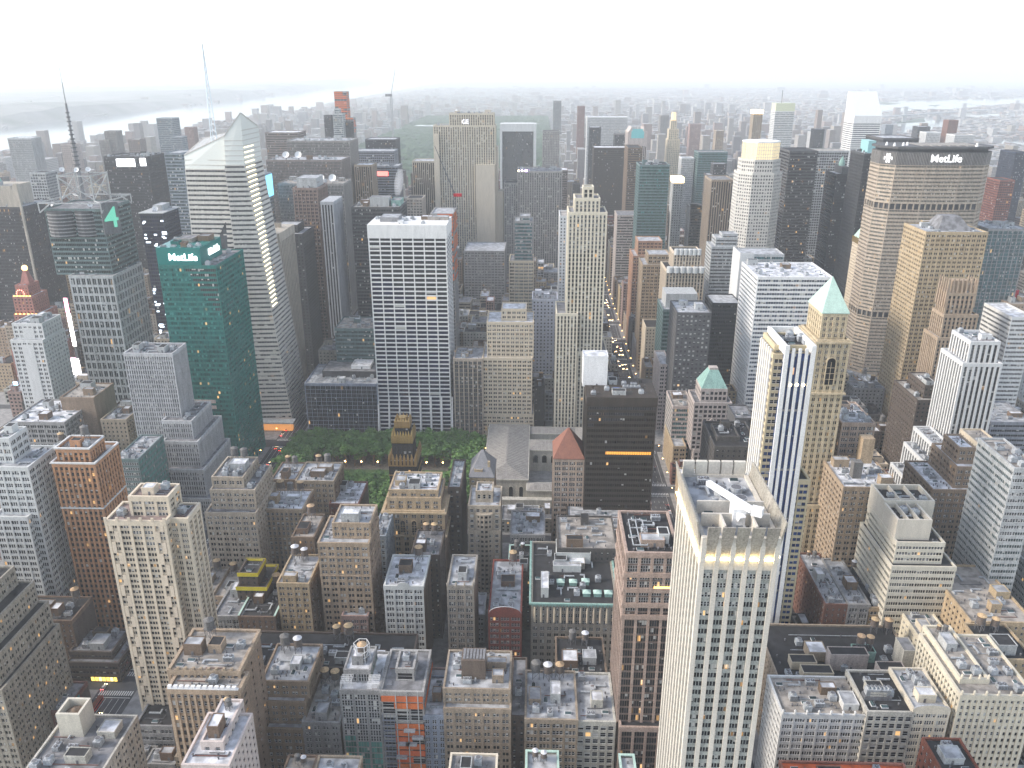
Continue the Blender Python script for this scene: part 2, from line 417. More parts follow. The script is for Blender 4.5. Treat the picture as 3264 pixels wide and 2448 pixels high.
def tank(root, x, y, z, kind, s=1.0):
    b, c = tank_mesh(kind)
    o = inst('water_tank', b, root, (x, y, z), random.uniform(0, 1.5), (s, s, s))
    k = bpy.data.objects.new('tank_cap', c); COL.objects.link(k); k.parent = o
def unit_mesh(kind):
    if kind in PROTO: return PROTO[kind]
    m = MB(); a = wallmat('metal'); d = wallmat('steel')
    if kind == 'hvac':
        m.box(-2, 2, -1.3, 1.3, .3, 2.3, a); m.box(-1.9, 1.9, -1.2, 1.2, 0, .3, d)
        for x in (-1, 1): m.cyl(x, 0, .8, 2.3, 2.6, d, 12); m.cyl(x, 0, .25, 2.6, 2.75, a, 8)
        for k in range(6): m.box(-1.8 + k * .62, -1.4 + k * .62, -1.36, -1.3, .6, 2, d)
    elif kind == 'vent':
        m.cyl(0, 0, .3, 0, 1.0, d, 10); m.cyl(0, 0, .5, 1.0, 1.3, d, 10, .3, True)
    elif kind == 'duct':
        m.box(-3, 3, -.35, .35, .4, 1.1, a); m.box(2.3, 3, -.35, 2.4, .4, 1.1, a)
        for x in (-2.5, 0, 2.5): m.box(x - .1, x + .1, -.3, .3, 0, .4, d)
    elif kind == 'skylight':
        g = glassmat('greyteal'); w = wallmat('paintwhite')
        m.box(-1.5, 1.5, -1, 1, 0, .5, w); m.hexa(rect(-1.4, 1.4, -.9, .9), .5, 1.2, g, rect(-1.3, 1.3, -.05, .05))
    elif kind == 'cooler':
        m.box(-1.6, 1.6, -1.6, 1.6, .3, 3.0, a); m.cyl(0, 0, 1.25, 3.0, 3.9, a, 14, 1.15); m.cyl(0, 0, 1.0, 3.9, 3.92, d, 14); m.box(-1.4, 1.4, -1.4, 1.4, 0, .3, d)
        for k in range(4): m.box(-1.5, 1.5, -1.66, -1.6, .6 + k * .6, .9 + k * .6, d)
    PROTO[kind] = m.mesh({'hvac': 'air_handler', 'vent': 'roof_vent', 'duct': 'duct', 'skylight': 'skylight', 'cooler': 'cooling_unit'}[kind])
    return PROTO[kind]
UN = {'hvac': 'air_handler', 'vent': 'roof_vent', 'duct': 'duct', 'skylight': 'skylight', 'cooler': 'cooling_unit'}
def bulkhead(root, x0, x1, y0, y1, z, h, wall, roof='roofpale', name='stair_bulkhead'):
    m = MB(); w = wallmat(wall)
    m.box(x0, x1, y0, y1, z, z + h, w)
    for a in ((x0 - .1, x1 + .1, y0 - .1, y0 + .25), (x0 - .1, x1 + .1, y1 - .25, y1 + .1), (x0 - .1, x0 + .25, y0 + .25, y1 - .25), (x1 - .25, x1 + .1, y0 + .25, y1 - .25)):
        m.box(*a, z + h - .3, z + h + .35, w, True)
    m.face([(x0 + .2, y0 + .2, z + h + .02), (x1 - .2, y0 + .2, z + h + .02), (x1 - .2, y1 - .2, z + h + .02), (x0 + .2, y1 - .2, z + h + .02)], roofmat(roof))
    cx = x0 + (x1 - x0) * random.uniform(.3, .7)
    m.box(cx - .5, cx + .5, y0 - .06, y0, z, z + 2.1, wallmat('steel'))
    m.build(name, root)
def scatter(root, x0, x1, y0, y1, z, n, wall, rnd, big=True):
    """air handlers, ducts, vents and stair heads laid out over a flat roof without touching each other"""
    used = []
    def spot(w, d):
        for _ in range(25):
            if x1 - x0 < 2 * w + 1.6 or y1 - y0 < 2 * d + 1.6: return None
            x, y = rnd.uniform(x0 + w + .8, x1 - w - .8), rnd.uniform(y0 + d + .8, y1 - d - .8)
            if all(abs(x - a) > w + c + .3 or abs(y - b) > d + e + .3 for a, b, c, e in used):
                used.append((x, y, w, d)); return x, y
    if big:
        for _ in range(2 if x1 - x0 > 22 else 1):
            w, dd, h = rnd.uniform(2, min(5, (x1 - x0) / 4 + .5)), rnd.uniform(2, min(4.5, (y1 - y0) / 4 + .5)), rnd.uniform(3, 5.5)
            p = spot(w, dd)
            if p: bulkhead(root, p[0] - w, p[0] + w, p[1] - dd, p[1] + dd, z, h, rnd.choice([wall, wall, 'ltgrey', 'brown']), rnd.choice(['roofpale', 'roofwhite', 'tarblack']))
    for _ in range(n):
        k = rnd.choice(['hvac', 'vent', 'vent', 'vent', 'duct', 'duct', 'skylight', 'cooler'])
        w, dd = {'hvac': (2.1, 2.1), 'vent': (.6, .6), 'duct': (3.1, 3.1), 'skylight': (1.6, 1.6), 'cooler': (1.7, 1.7)}[k]
        p = spot(w, dd)
        if p: inst(UN[k], unit_mesh(k), root, (p[0], p[1], z), rnd.choice([0, 1.5708, 3.1416]))
    if y0 < 560:                                         # pipe runs along the parapet and a guard rail on the front edge
        for _ in range(3):
            m = MB(); y = rnd.uniform(y0 + .6, y1 - .6); xa = rnd.uniform(x0 + .5, (x0 + x1) / 2); xb = rnd.uniform(xa + 2, x1 - .4) if x1 - .4 > xa + 2 else xa + 1.5
            m.bar((xa, y, z + .35), (xb, y, z + .35), .13, wallmat(rnd.choice(['steel', 'metal', 'redbrown']))); m.bar((xb, y, z + .35), (xb, min(y1 - .3, y + 2.5), z + .35), .13, wallmat('steel')); m.build('pipe', root)
    return spot

def text_mesh(s, size, mat, depth=.3):
    cu = bpy.data.curves.new('letters', 'FONT'); cu.body = s; cu.size = size; cu.extrude = depth; cu.align_x = 'CENTER'; cu.align_y = 'CENTER'
    cu.offset = size * .006
    o = bpy.data.objects.new('letters', cu); COL.objects.link(o)
    dg = bpy.context.evaluated_depsgraph_get()
    me = bpy.data.meshes.new_from_object(o.evaluated_get(dg))
    bpy.data.objects.remove(o); bpy.data.curves.remove(cu)
    me.materials.clear(); me.materials.append(mat)
    return me
def letters(root, s, size, loc, rz, mat, name='sign_letters'):
    o = inst(name, text_mesh(s, size, mat), root, loc, rz)
    o.rotation_euler = (R(90), 0, rz)
    return o
def dish(root, x, y, z, r=4.2, az=0):
    m = MB(); w = wallmat('paintwhite'); s = wallmat('steel')
    m.cyl(0, 0, .5, 0, r * .9, s, 8)
    rings = [(r * k / 5, .45 * r * (k / 5) ** 2) for k in range(6)]
    def P(k, a):
        rr, dp = rings[k]; v = Vector((rr * math.cos(a), -dp, rr * math.sin(a)))
        c, sn = math.cos(R(30)), math.sin(R(30))
        v = Vector((v.x, v.y * c + v.z * sn, -v.y * sn * -1 * -1 + v.z * c)); return v + Vector((0, .3, r * 1.3))
    for k in range(5):
        for j in range(16):
            a, b = 2 * math.pi * j / 16, 2 * math.pi * (j + 1) / 16
            m.face([P(k, a), P(k, b), P(k + 1, b), P(k + 1, a)], w)
    m.bar(P(0, 0), P(0, 0) + Vector((0, -r * .6, r * .35)), .12, s)
    inst('satellite_dish', m.mesh('satellite_dish'), root, (x, y, z), az)
def pyramid(root, poly, z0, z1, mat, k=.02, name='pyramid_roof', eave=.8):
    m = MB(); o = offset(poly, eave)
    cx = sum(p[0] for p in poly) / len(poly); cy = sum(p[1] for p in poly) / len(poly)
    m.hexa(o, z0 - .5, z0, mat, None, True)
    m.hexa(o, z0, z1, mat, [(cx + (x - cx) * k, cy + (y - cy) * k) for x, y in o])
    m.build(name, root)

# ---------------------------------------------------------------- window sashes of the near buildings
def sash_mesh(w, h, kind, wallk):
    k = ('sash', round(w, 2), round(h, 2), kind, wallk)
    if k in PROTO: return PROTO[k]
    m = MB(); fr = wallmat('steel' if wallk else 'paintwhite')
    pane = {'clear': plain('pane_clear', (.022, .025, .03), .1), 'deep': plain('pane_deep', (.012, .013, .016), .08), 'blind': plain('pane_blind', (.45, .44, .41), .5),
            'lit': emit('pane_lit', (1, .58, .22), .32)}
    def q(x0, x1, z0, z1, y, mt): m.face([(x0, y, z0), (x1, y, z0), (x1, y, z1), (x0, y, z1)], mt)
    if kind == 'half':
        c = h * .5; q(-w / 2, w / 2, 0, c, -.05, pane['deep']); q(-w / 2, w / 2, c, h, -.05, pane['blind'])
    else: q(-w / 2, w / 2, 0, h, -.05, pane[kind])
    t = min(.09, w * .07)
    for a in ((-w / 2, -w / 2 + t, 0, h), (w / 2 - t, w / 2, 0, h), (-w / 2 + t, w / 2 - t, 0, t), (-w / 2 + t, w / 2 - t, h - t, h), (-w / 2 + t, w / 2 - t, h * .5 - t / 2, h * .5 + t / 2)):
        m.box(a[0], a[1], -.1, -.03, a[2], a[3], fr, True)
    PROTO[k] = m.mesh('window')
    return PROTO[k]
def sashes(root, slots, rnd, wallk, lit=.03, blind=.2, maxn=100):
    sl = sorted(slots, key=lambda s: (s[0] ** 2 + s[1] ** 2 + (320 - s[2]) ** 2) * (1.0 if s[7] < -.5 else 1.5))[:maxn]
    for x, y, z, a, w, h, nx, ny in sl:
        if w < .25 or h < .4: continue
        r = rnd.random()
        kind = 'lit' if r < lit else 'blind' if r < lit + blind * .35 else 'half' if r < lit + blind * 1.4 else 'deep' if r < .6 else 'clear'
        inst('window', sash_mesh(w, h, kind, wallk), root, (x, y, z), a)

# ---------------------------------------------------------------- the buildings of the table
ROOFC = ['roofgrey', 'roofpale', 'tarblack', 'roofwhite', 'roofpale', 'rooftan']
ROOF_OF = dict(whiteroof='roofwhite', litlow='roofgrey', tealrow='roofgrey', brn300='tarblack', wide600='tarblack', hotel='roofwhite', lightbr='roofpale', loftA='roofpale', loftB='roofpale',
 darkroof='tarblack', lordt='tarblack', redgable='roofpale', whiteloft='roofwhite', engsoc='roofwhite', mid620='roofwhite', bigblack='tarblack', whitecor='rooftan', brownlng='roofpale',
 grey840='roofpale', yel1000='tarblack', cream15='rooftan', orgroof='redorange', hsbc='roofpale', hsbclow='rooftan', grace='roofpale', b330='roofwhite', salmon='roofwhite', t420='tarblack', atlas='roofred',
 tankblk='tarblack', loft1870='tarblack', mid990='tarblack', round13='roofpale', beigeenc='roofgrey', alley='roofgrey', tanr='rooftan', yellowbox='tarblack', orange='roofgrey', lev='roofpale', kings='tarblack', t1133='rooftan')
def roofs(gb, root):
    for pts in gb.rb.f:
        m = MB(); m.face([gb.rb.v[i] for i in pts], gb.rm); m.build('roof', root)
EXTRA = {}
def extra(*ids):
    def f(fn):
        for i in ids: EXTRA[i] = fn
        return fn
    return f
def hero(hid, tiers, st, wall, glass, label, opt):
    rnd = random.Random(hid); random.seed(hid)
    if hid == 't400': tiers = [tiers[0][:4] + [tiers[0][4] - 5]]
    cx = sum(t[0] + t[1] for t in tiers[:1]) / 2; y0 = tiers[0][2]
    kind = 'house' if False else ('skyscraper' if max(t[4] for t in tiers) > 100 else 'building')
    root = empty({'skyscraper': 'office_tower', 'building': 'city_building'}[kind], cx, y0, label, 'tower' if kind == 'skyscraper' else 'building')
    near = y0 < 560
    roof = ROOF_OF.get(hid) or rnd.choice(ROOFC)
    wb = MB(); gb = glazing(glass, roof); slots = [] if (near or hid in ('grace', 'salmon', 'lib500', 'green')) and st != 'blank' else None
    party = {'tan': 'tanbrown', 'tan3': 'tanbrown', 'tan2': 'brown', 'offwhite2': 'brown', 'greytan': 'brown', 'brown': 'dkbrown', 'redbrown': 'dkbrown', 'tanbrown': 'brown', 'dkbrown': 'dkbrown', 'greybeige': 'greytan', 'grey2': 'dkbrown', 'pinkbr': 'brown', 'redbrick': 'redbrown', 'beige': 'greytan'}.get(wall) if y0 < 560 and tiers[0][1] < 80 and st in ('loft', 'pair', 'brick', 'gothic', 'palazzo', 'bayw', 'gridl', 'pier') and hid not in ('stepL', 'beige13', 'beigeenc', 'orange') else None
    prev = None
    for t in tiers:
        x0, x1, a, b, z = t[:5]
        base = 0.0
        if prev and x0 >= prev[0] - 3 and x1 <= prev[1] + 3 and a >= prev[2] - .5 and b <= prev[3] + 3 and z > prev[4] + 1: base = prev[4] - 1.05
        else:
            for pt in tiers:
                if pt is t: break
                if x0 >= pt[0] - .2 and x1 <= pt[1] + .2 and a >= pt[2] - .2 and b <= pt[3] + .2 and z > pt[4]: base = max(base, pt[4] - 1.05)
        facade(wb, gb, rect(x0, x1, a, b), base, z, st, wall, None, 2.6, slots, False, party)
        prev = t
    ex = EXTRA.get(hid)
    if ex: ex(root, tiers, wb, gb, rnd, wall)
    wb.build('wall', root)
    g = gb.build('windows' if slots else 'glazing', root)
    if g is not None and st != 'blank': g['kind'] = 'stuff'
    roofs(gb, root)
    if slots: sashes(root, slots, rnd, 1 if hid == 'grace' or wall.startswith(('dk', 'black', 'teal', 'orange')) else 0, GL[glass][2] * .4, GL[glass][1])
    # roof furniture on every roof big enough to carry it
    for k, t in enumerate(tiers):
        x0, x1, a, b, z = t[:5]; z -= 1.0
        free = [x0 + .6, x1 - .6, a + .6, b - .6]
        for u in tiers:
            if u is t or u[4] <= z + 1.5: continue
            if u[0] < free[1] and u[1] > free[0] and u[2] < free[3] and u[3] > free[2]:   # a higher tier stands on this roof: keep the strip in front of it or beside it
                c = [(u[2] - .8 - free[2]) * (free[1] - free[0]), (u[0] - .8 - free[0]) * (free[3] - free[2]), (free[1] - u[1] - .8) * (free[3] - free[2])]
                if max(c) < 14: free = None; break
                if c[0] == max(c): free[3] = u[2] - .8
                elif c[1] == max(c): free[1] = u[0] - .8
                else: free[0] = u[1] + .8
        if not free or free[1] - free[0] < 3 or free[3] - free[2] < 3 or y0 > 1300 or (opt == 'none' and y0 > 620): continue
        big = (opt != 'none' and k == len(tiers) - 1)
        n = int(min(26, (free[1] - free[0]) * (free[3] - free[2]) / (26 if near else 90)))
        if opt.startswith('tank') and k == len(tiers) - 1:
            q = {'tank': 1, 'tank2': 2, 'tank3': 3, 'tank2w': 2, 'tank2b': 2}[opt]
            kinds = {'w': ['white'] * 3, 'b': ['dark'] * 3}.get(opt[-1], [['tan', 'tan', 'tan'], ['tan', 'dark', 'tan'], ['dark', 'white', 'tan']][rnd.randrange(3)])
            yy = free[3] - 3.2; free[3] -= 6.6
            step = min(6.5, (free[1] - free[0] - 5) / max(1, q))
            xs = free[0] + 2.8 + rnd.uniform(0, max(0, free[1] - free[0] - 5.6 - step * (q - 1)))
            for j in range(q): tank(root, xs + j * step, yy - (j % 2) * .8, z, kinds[j], rnd.uniform(.85, 1.1) * min(1, max(.55, step / 5.2)) if q > 1 else 1.05)
        if free[3] - free[2] > 3: scatter(root, *free, z, n, wall, rnd, big)
    return root

@extra('hotel')
def _(root, T, wb, gb, rnd, wall):
    x0, x1, a, b, z = T[0]
    m = MB(); w = wallmat('paintwhite')
    for s in ((x0 + .3, x0 + 5.2), (x1 - 5.2, x1 - .3)):
        m = MB()
        for k in range(9):
            x = s[0] + (s[1] - s[0]) * k / 8
            m.bar((x, a + .5, z - .9), (x, a + .5, z + 3), .07, w); m.bar((x, a + .5, z + 3), (x, a + 5.6, z + 3.6), .07, w)
        for k in range(5): m.bar((s[0], a + .5 + 5.1 * k / 4, z + 3 + .15 * k), (s[1], a + .5 + 5.1 * k / 4, z + 3 + .15 * k), .06, w)
        m.build('trellis', root)
    x0, x1, a, b, z = T[1]
    tank(root, (x0 + x1) / 2 + 1, a + 8, z - 1, 'tan', 1.0)
    m = MB(); q = []
    cx, cy = (x0 + x1) / 2 + 1, a + 8
    for k in range(6):
        t = math.pi / 3 * k; q.append((cx + 3.6 * math.cos(t), cy + 3.6 * math.sin(t)))
    for k in range(6):
        p, n = q[k], q[(k + 1) % 6]
        m.bar((*p, z - 1), (*p, z + 8), .13, w)
        for h in (2, 5, 8): m.bar((*p, z + h), (*n, z + h), .1, w)
        m.bar((*p, z + 2), (*n, z + 5), .07, w)
    m.build('tank_frame', root)
@extra('scaff', 'cranebl', 'onefifty')
def _(root, T, wb, gb, rnd, wall):
    net = wallmat('netorange', .9, .5); gr = wallmat('metal'); dk = wallmat('bluegrey')
    far = T[0][2] > 600
    for ti, t in enumerate(T):
        x0, x1, a, b, z = t
        zlo = max(0, z - (70 if far else 70)); f = 3.9; k = 0
        if not far and ti == 1: continue
        for s in range(3 if not far else 1):
            zz = zlo + f * s
            while zz < z - 3.0:
                if rnd.random() < (.8 if far else .94):
                    w = x1 - x0
                    c = x0 + w * rnd.choice([0, .3]); m = MB(); e = x1 - w * rnd.choice([0, 0, 0, 0, .3])
                    m.box(max(c, x0 + (w * .3 if not far and zz < z - 14 else 0)), e, a - .95, a - .8, zz + .2, zz + 3.3, net, True); m.build('safety_netting', root)
                if rnd.random() < .7:
                    m = MB(); m.box(x1 + .7, x1 + .85, a, b - rnd.choice([0, 6, 12]), zz + .3, zz + 2.6, net, True); m.build('safety_netting', root)
                zz += f * (3 if not far else 1)
        if not far:
            for q in range(9):
                m = MB(); zz = z - 9 - rnd.randrange(12) * 3.9; c = rnd.uniform(x0 + 5, x1 - 5)
                m.box(c, c + 5, a - 3.4, a - 1.0, zz, zz + .35, gr, True); m.box(c, c + 5, a - 3.45, a - 3.35, zz + .35, zz + 1.2, gr, True)
                m.build('loading_platform', root)
            m = MB()
            for q in range(3): m.bar((x0 + 6.5 + q * 5, a - 1.1, 0), (x0 + 6.5 + q * 5, a - 1.1, z + .5), .22, wallmat('ltgrey'))
            for q in range(16): m.box(x0 + .2, x0 + 5.6, a - 1.3, a - .9, z - 16 - q * 3, z - 15.6 - q * 3, dk, True)
            for q in range(4): m.bar((x0 + .3 + q * 1.7, a - 1.4, 0), (x0 + .3 + q * 1.7, a - 1.4, z - 12), .09, dk)
            m.build('scaffold', root)
@extra('gothic')
def _(root, T, wb, gb, rnd, wall):
    x0, x1, a, b, z = T[0]; m = MB(); w = wallmat('paintwhite')
    n = 12
    for k in range(n):
        x = x0 + (x1 - x0) * k / n
        m.box(x, x + 1.5, a - .95, a + .2, z, z + 1.5, w); m.hexa(rect(x + 1.5, x + (x1 - x0) / n, a - .95, a + .1), z, z + .5, w)
    m.build('battlement', root)
    x0, x1, a, b, z = T[1]; m = MB(); w = wallmat(wall)
    for k in range(9):
        x = x0 + (x1 - x0) * k / 9
        m.box(x, x + 1.0, a - .9, a + .2, z, z + 1.0, w)
    m.build('parapet_teeth', root)
@extra('whitecor', 'cream15', 'tan1540', 'botornate')
def _(root, T, wb, gb, rnd, wall):
    w = wallmat(wall)
    for t in T:
        x0, x1, a, b, z = t; m = MB(); n = max(3, int((x1 - x0) / 4.9))
        for k in range(n + 1):
            x = x0 + (x1 - x0) * k / n
            m.cyl(x, a - .4, .55, z, z + 1.6, w, 8, .4); m.cyl(x, a - .4, .6, z + 1.6, z + 2.4, w, 8, .08)
        m.build('finial', root)
@extra('round13', 'redgable', 'whiteloft')
def _(root, T, wb, gb, rnd, wall):
    x0, x1, a, b, z = T[0]; m = MB(); w = wallmat(wall); r = (x1 - x0) * (.5 if wall != 'offwhite2' else .16); cx = (x0 + x1) / 2; h = 4.2 if wall == 'redbrick' else 2.2
    pts = [(cx + r * math.cos(math.pi * k / 12), z + h * math.sin(math.pi * k / 12)) for k in range(13)]
    for k in range(12):
        (xa, za), (xb, zb) = pts[k], pts[k + 1]
        m.face([(xb, a - .55, z - .2), (xa, a - .55, z - .2), (xa, a - .55, za), (xb, a - .55, zb)], w)
        m.face([(xa, a + .2, z - .2), (xb, a + .2, z - .2), (xb, a + .2, zb), (xa, a + .2, za)], w)
        m.face([(xb, a - .55, zb), (xa, a - .55, za), (xa, a + .2, za), (xb, a + .2, zb)], wallmat('roofpale'))
    m.build('pediment', root)
@extra('lordt')
def _(root, T, wb, gb, rnd, wall):
    x0, x1, a, b, z = T[0]; c = wallmat('copper'); m = MB()
    for q in ((x0 - 1.6, x1 + 1.6, a - 1.6, a - .5), (x1 + .5, x1 + 1.6, a - .5, b), (x0 - 1.6, x0 - .5, a - .5, b)): m.box(*q, z - .6, z + .5, c, True)
    n = 26
    for k in range(n):
        x = x0 + (x1 - x0) * k / n; m.box(x, x + .7, a - 1.5, a - .4, z - 1.5, z - .6, c, True)
    m.build('copper_cornice', root)
    for k in range(13):
        m = MB(); x = x0 + 1.6 + (x1 - x0 - 3.2) * k / 12; m.cyl(x, a - .75, .62, z - 12, z - 2.4, wallmat('cream2'), 10, .55); m.build('column', root)
    for (x, y) in ((x0 + 23, a + 19), (x0 + 30, a + 20), (x0 + 30, a + 9), (x0 + 36, a + 9), (x0 + 42, a + 9), (x0 + 16, a + 19)):
        m = MB(); m.box(x - 2, x + 2, y - 1.7, y + 1.7, z - 1, z + 1.2, wallmat('copper')); m.hexa(rect(x - 2.3, x + 2.3, y - 2, y + 2), z + 1.2, z + 2.4, wallmat('copperp'), rect(x - .5, x + .5, y - .4, y + .4), True)
        m.build('skylight', root)
    # white walled roof house round a sunk court, back part of the roof
    for q in ((x0 + 14, x0 + 34, a + 40, a + 55, 7, 'tarblack'), (x0 + 12, x0 + 28, a + 31, a + 36, 4, 'roofpale'), (x0 + 5, x0 + 9, a + 6, a + 22, 6, 'roofwhite')):
        bulkhead(root, q[0], q[1], q[2], q[3], z - 1, q[4], 'offwhite2', q[5], 'roof_house')
@extra('lightbr')
def _(root, T, wb, gb, rnd, wall):
    x0, x1, a, b, z = T[1]
    m = MB(); w = wallmat('tankwood'); m.box(x0 + 7.5, x0 + 18.5, a + 7, a + 16, z - 1, z + 9.5, w)
    for k in range(7): m.box(x0 + 8.2 + k * 1.5, x0 + 9.3 + k * 1.5, a + 8, a + 15, z + 9.5, z + 9.9, wallmat('roofgrey'))
    m.build('cooling_box', root)
@extra('t400')
def _(root, T, wb, gb, rnd, wall):
    x0, x1, a, b, z = T[0]; z += 5; w = wallmat('offwhite'); pn = wallmat('panelgrey'); lamp = emit('crown_lamp', (1, .76, .36), 8)
    za = z - 12.5
    core = MB()
    n = 5; bw = (x1 - x0) / n
    # blank frieze under the crown that the lamps stand on, then the flaring panels and their tall piers
    core.hexa(offset(rect(x0, x1, a, b), .5), za - 4, za, w)
    core.build('crown_frieze', root)
    for k in range(n):
        p0, p1 = x0 + k * bw + .8, x0 + (k + 1) * bw - .8
        m = MB(); m.hexa([(p0, a - .5), (p1, a - .5), (p1, a + .1), (p0, a + .1)], za, z, pn, [(p0 - .5, a - 3.2), (p1 + .5, a - 3.2), (p1 + .5, a - 2.7), (p0 - .5, a - 2.7)], True)
        m.build('crown_panel', root)
        m = MB(); m.box(p0 + .1, p1 - .1, a - 1.7, a - 1.2, za + .2, za + .7, lamp, True); m.build('crown_lamp', root)
    for k in range(n + 1):
        m = MB(); x = x0 + k * bw; m.box(x - .75, x + .75, a - 1.6, a - .1, za - 1, za + 8, w); m.build('crown_pier', root)
    n2 = 9; dw = (b - a) / n2
    for side, X in ((-1, x0), (1, x1)):
        for k in range(n2):
            p0, p1 = a + k * dw + .05, a + (k + 1) * dw - .05
            m = MB(); q = X + side * .5; e = X + side * 2.6; i = X - side * .1; ei = X + side * 2.1
            lo = [(q, p0), (q, p1), (i, p1), (i, p0)]; hi = [(e, p0), (e, p1), (ei, p1), (ei, p0)]
            if side < 0: lo, hi = lo[::-1], hi[::-1]
            m.hexa(lo, za, z, pn, hi, True); m.build('crown_panel', root)
            m = MB(); m.box(min(X + side * 1.1, X + side * 1.6), max(X + side * 1.1, X + side * 1.6), p0 + .2, p1 - .2, za + .2, za + .6, lamp, True); m.build('crown_lamp', root)
    for k in range(5):
        m = MB(); p0, p1 = x0 + k * bw + .3, x0 + (k + 1) * bw - .3; m.box(p0, p1, b - .2, b + 1.2, za, z, w); m.build('crown_panel', root)
    # machine deck inside the crown
    m = MB(); m.box(x0 + .5, x1 - .5, a + 8, a + 8.6, z - 6, z - 1.5, w); m.box(x0 + .5, x1 - .5, a + 16, a + 16.6, z - 6, z - 1.5, w); m.box(x0 + 6, x0 + 6.6, a + .5, a + 8, z - 6, z - 1.5, w); m.box(x1 - 6.6, x1 - 6, a + .5, a + 8, z - 6, z - 1.5, w)
    m.build('deck_wall', root)
    for dx in (9.5, 14.5):
        for dy in (22, 29):
            m = MB(); m.cyl(x0 + dx + 1.5, a + dy, 2.2, z - 6, z - 3, wallmat('metal'), 18, 2.0); m.cyl(x0 + dx + 1.5, a + dy, 1.7, z - 3, z - 2.95, wallmat('steel'), 18); m.build('cooling_fan', root)
    m = MB(); p = wallmat('paintwhite')
    m.bar((x0 + 6, a + 27, z - .6), (x0 + 15, a + 5, z + 1.6), .85, p); m.bar((x0 + 15, a + 5, z + 1.6), (x0 + 18, a + 3.5, z + 1.6), 1.3, p); m.box(x0 + 10, x0 + 14, a + 7, a + 12, z - 6, z + .6, p); m.bar((x0 + 11.5, a + 9, z - .6), (x0 + 12.6, a + 6, z - 2.4), 1.1, p)
    m.build('window_washing_crane', root)
@extra('t420')
def _(root, T, wb, gb, rnd, wall):
    x0, x1, a, b, z = T[1]; s = wallmat('metal')
    m = MB(); g = wallmat('grey')
    for k in range(4): m.bar((x0 + 3, a + 4 + k * 7, z + .8), (x0 + 9, a + 4 + k * 7, z + .8), .2, s)
    for k in range(3): m.bar((x0 + 3 + k * 3, a + 4, z + .8), (x0 + 3 + k * 3, a + 25, z + .8), .2, s)
    m.build('roof_frame', root)
    bulkhead(root, x0 + 14, x0 + 18.5, a + 8, a + 14, z - 1, 4.5, 'white', 'tarblack')
    m = MB(); w = wallmat(wall)
    for zz in (z - 12, z - 19.5, z - 27, z - 33):
        m.hexa(offset(rect(x0, x1, a, b), 1.0), zz, zz + 2.2, w, None, True)
    m.build('belt_course', root)
    m = MB(); m.box(x0 + 12, x0 + 20, a - .70, a - .62, z - 18, z - 16.4, emit('terrace_glow', (1, .5, .14), 1.6), True); m.build('terrace_light', root)
@extra('radiator')
def _(root, T, wb, gb, rnd, wall):
    g = wallmat('gold', .35, .3, .6); 
    for ti, t in enumerate(T):
        x0, x1, a, b, z = t
        m = MB(); h = 5.2 if ti < 2 else 3.5
        for i in range(3): m.hexa(offset(rect(x0, x1, a, b), .75), z - 3.4 - i * 7 * (ti == 0), z - 2.7 - i * 7 * (ti == 0), g, None, True)
        n = 7 if ti < 2 else 5
        ps = [(x0 + (x1 - x0) * k / n, a) for k in range(n + 1)] + [(x1, a + (b - a) * k / 5) for k in range(1, 6)] + [(x0, a + (b - a) * k / 5) for k in range(1, 6)]
        for x, y in ps:
            m.hexa(rect(x - .85, x + .85, y - .85, y + .85), z - 3, z + h * .4, g); m.hexa(rect(x - .7, x + .7, y - .7, y + .7), z + h * .4, z + h, g, rect(x - .15, x + .15, y - .15, y + .15))
        m.build('gilded_pinnacles' if False else 'gilded_crest', root)
    x0, x1, a, b, z = T[2]; cx, cy = (x0 + x1) / 2, (a + b) / 2
    m = MB(); m.cyl(cx, cy, 3.6, z - 1, z + 3.2, g, 8, 3.0)
    for k in range(8): m.cyl(cx + 3.3 * math.cos(k * .785), cy + 3.3 * math.sin(k * .785), .5, z, z + 5, g, 6, .12)
    m.build('gilded_lantern', root)
@extra('engsoc', 'tenE40')
def _(root, T, wb, gb, rnd, wall):
    t = T[0] if wall != 'x' and T[0][4] < 100 and T[0][2] < 449 else T[1]
    x0, x1, a, b, z = t; w = wallmat(wall); d = plain('pane_deep', (.012, .013, .016), .08)
    cs = [x0 + (x1 - x0) * f for f in ((.31, .5, .69) if t is T[0] else (.5,))]; r = 1.7 if t is T[0] else 2.7
    zb = z - 15 if t is T[0] else z - 27; hh = 7 if t is T[0] else 14
    for c in cs:
        m = MB()
        arc = [(c + r * math.cos(math.pi * k / 10), zb + hh + r * math.sin(math.pi * k / 10)) for k in range(11)]
        m.face([(c - r, a - .95, zb), (c + r, a - .95, zb)] + [(x, a - .95, zz) for x, zz in arc], d)
        for k in range(10):
            (xa, za), (xb, z2) = arc[k], arc[k + 1]
            m.bar((xa, a - 1.0, za), (xb, a - 1.0, z2), .28, w)
        for s in (-r, 0, r): m.bar((c + s, a - 1.0, zb), (c + s, a - 1.0, zb + hh), .26 if s else .12, w)
        for k in range(4): m.bar((c - r, a - 1.0, zb + hh * k / 4), (c + r, a - 1.0, zb + hh * k / 4), .1, w)
        m.build('arched_window', root)
    m = MB()
    for zz in ((z - 1.8, z - 18) if t is T[0] else (z - 2, z - 33)): m.hexa(offset(rect(x0, x1, a, b), 1.7), zz, zz + 1.1, w, None, True)
    m.build('cornice', root)
    if t is T[1]:
        u = T[2]; pyramid(root, rect(*u[:4]), u[4], u[4] + 18, wallmat('copperp', .6, .25), .02, 'copper_roof', 1.0)
@extra('redpyr')
def _(root, T, wb, gb, rnd, wall):
    u = T[0]; pyramid(root, rect(*u[:4]), u[4], u[4] + 16, wallmat('orangetile', .8, .3), .06, 'tiled_roof')
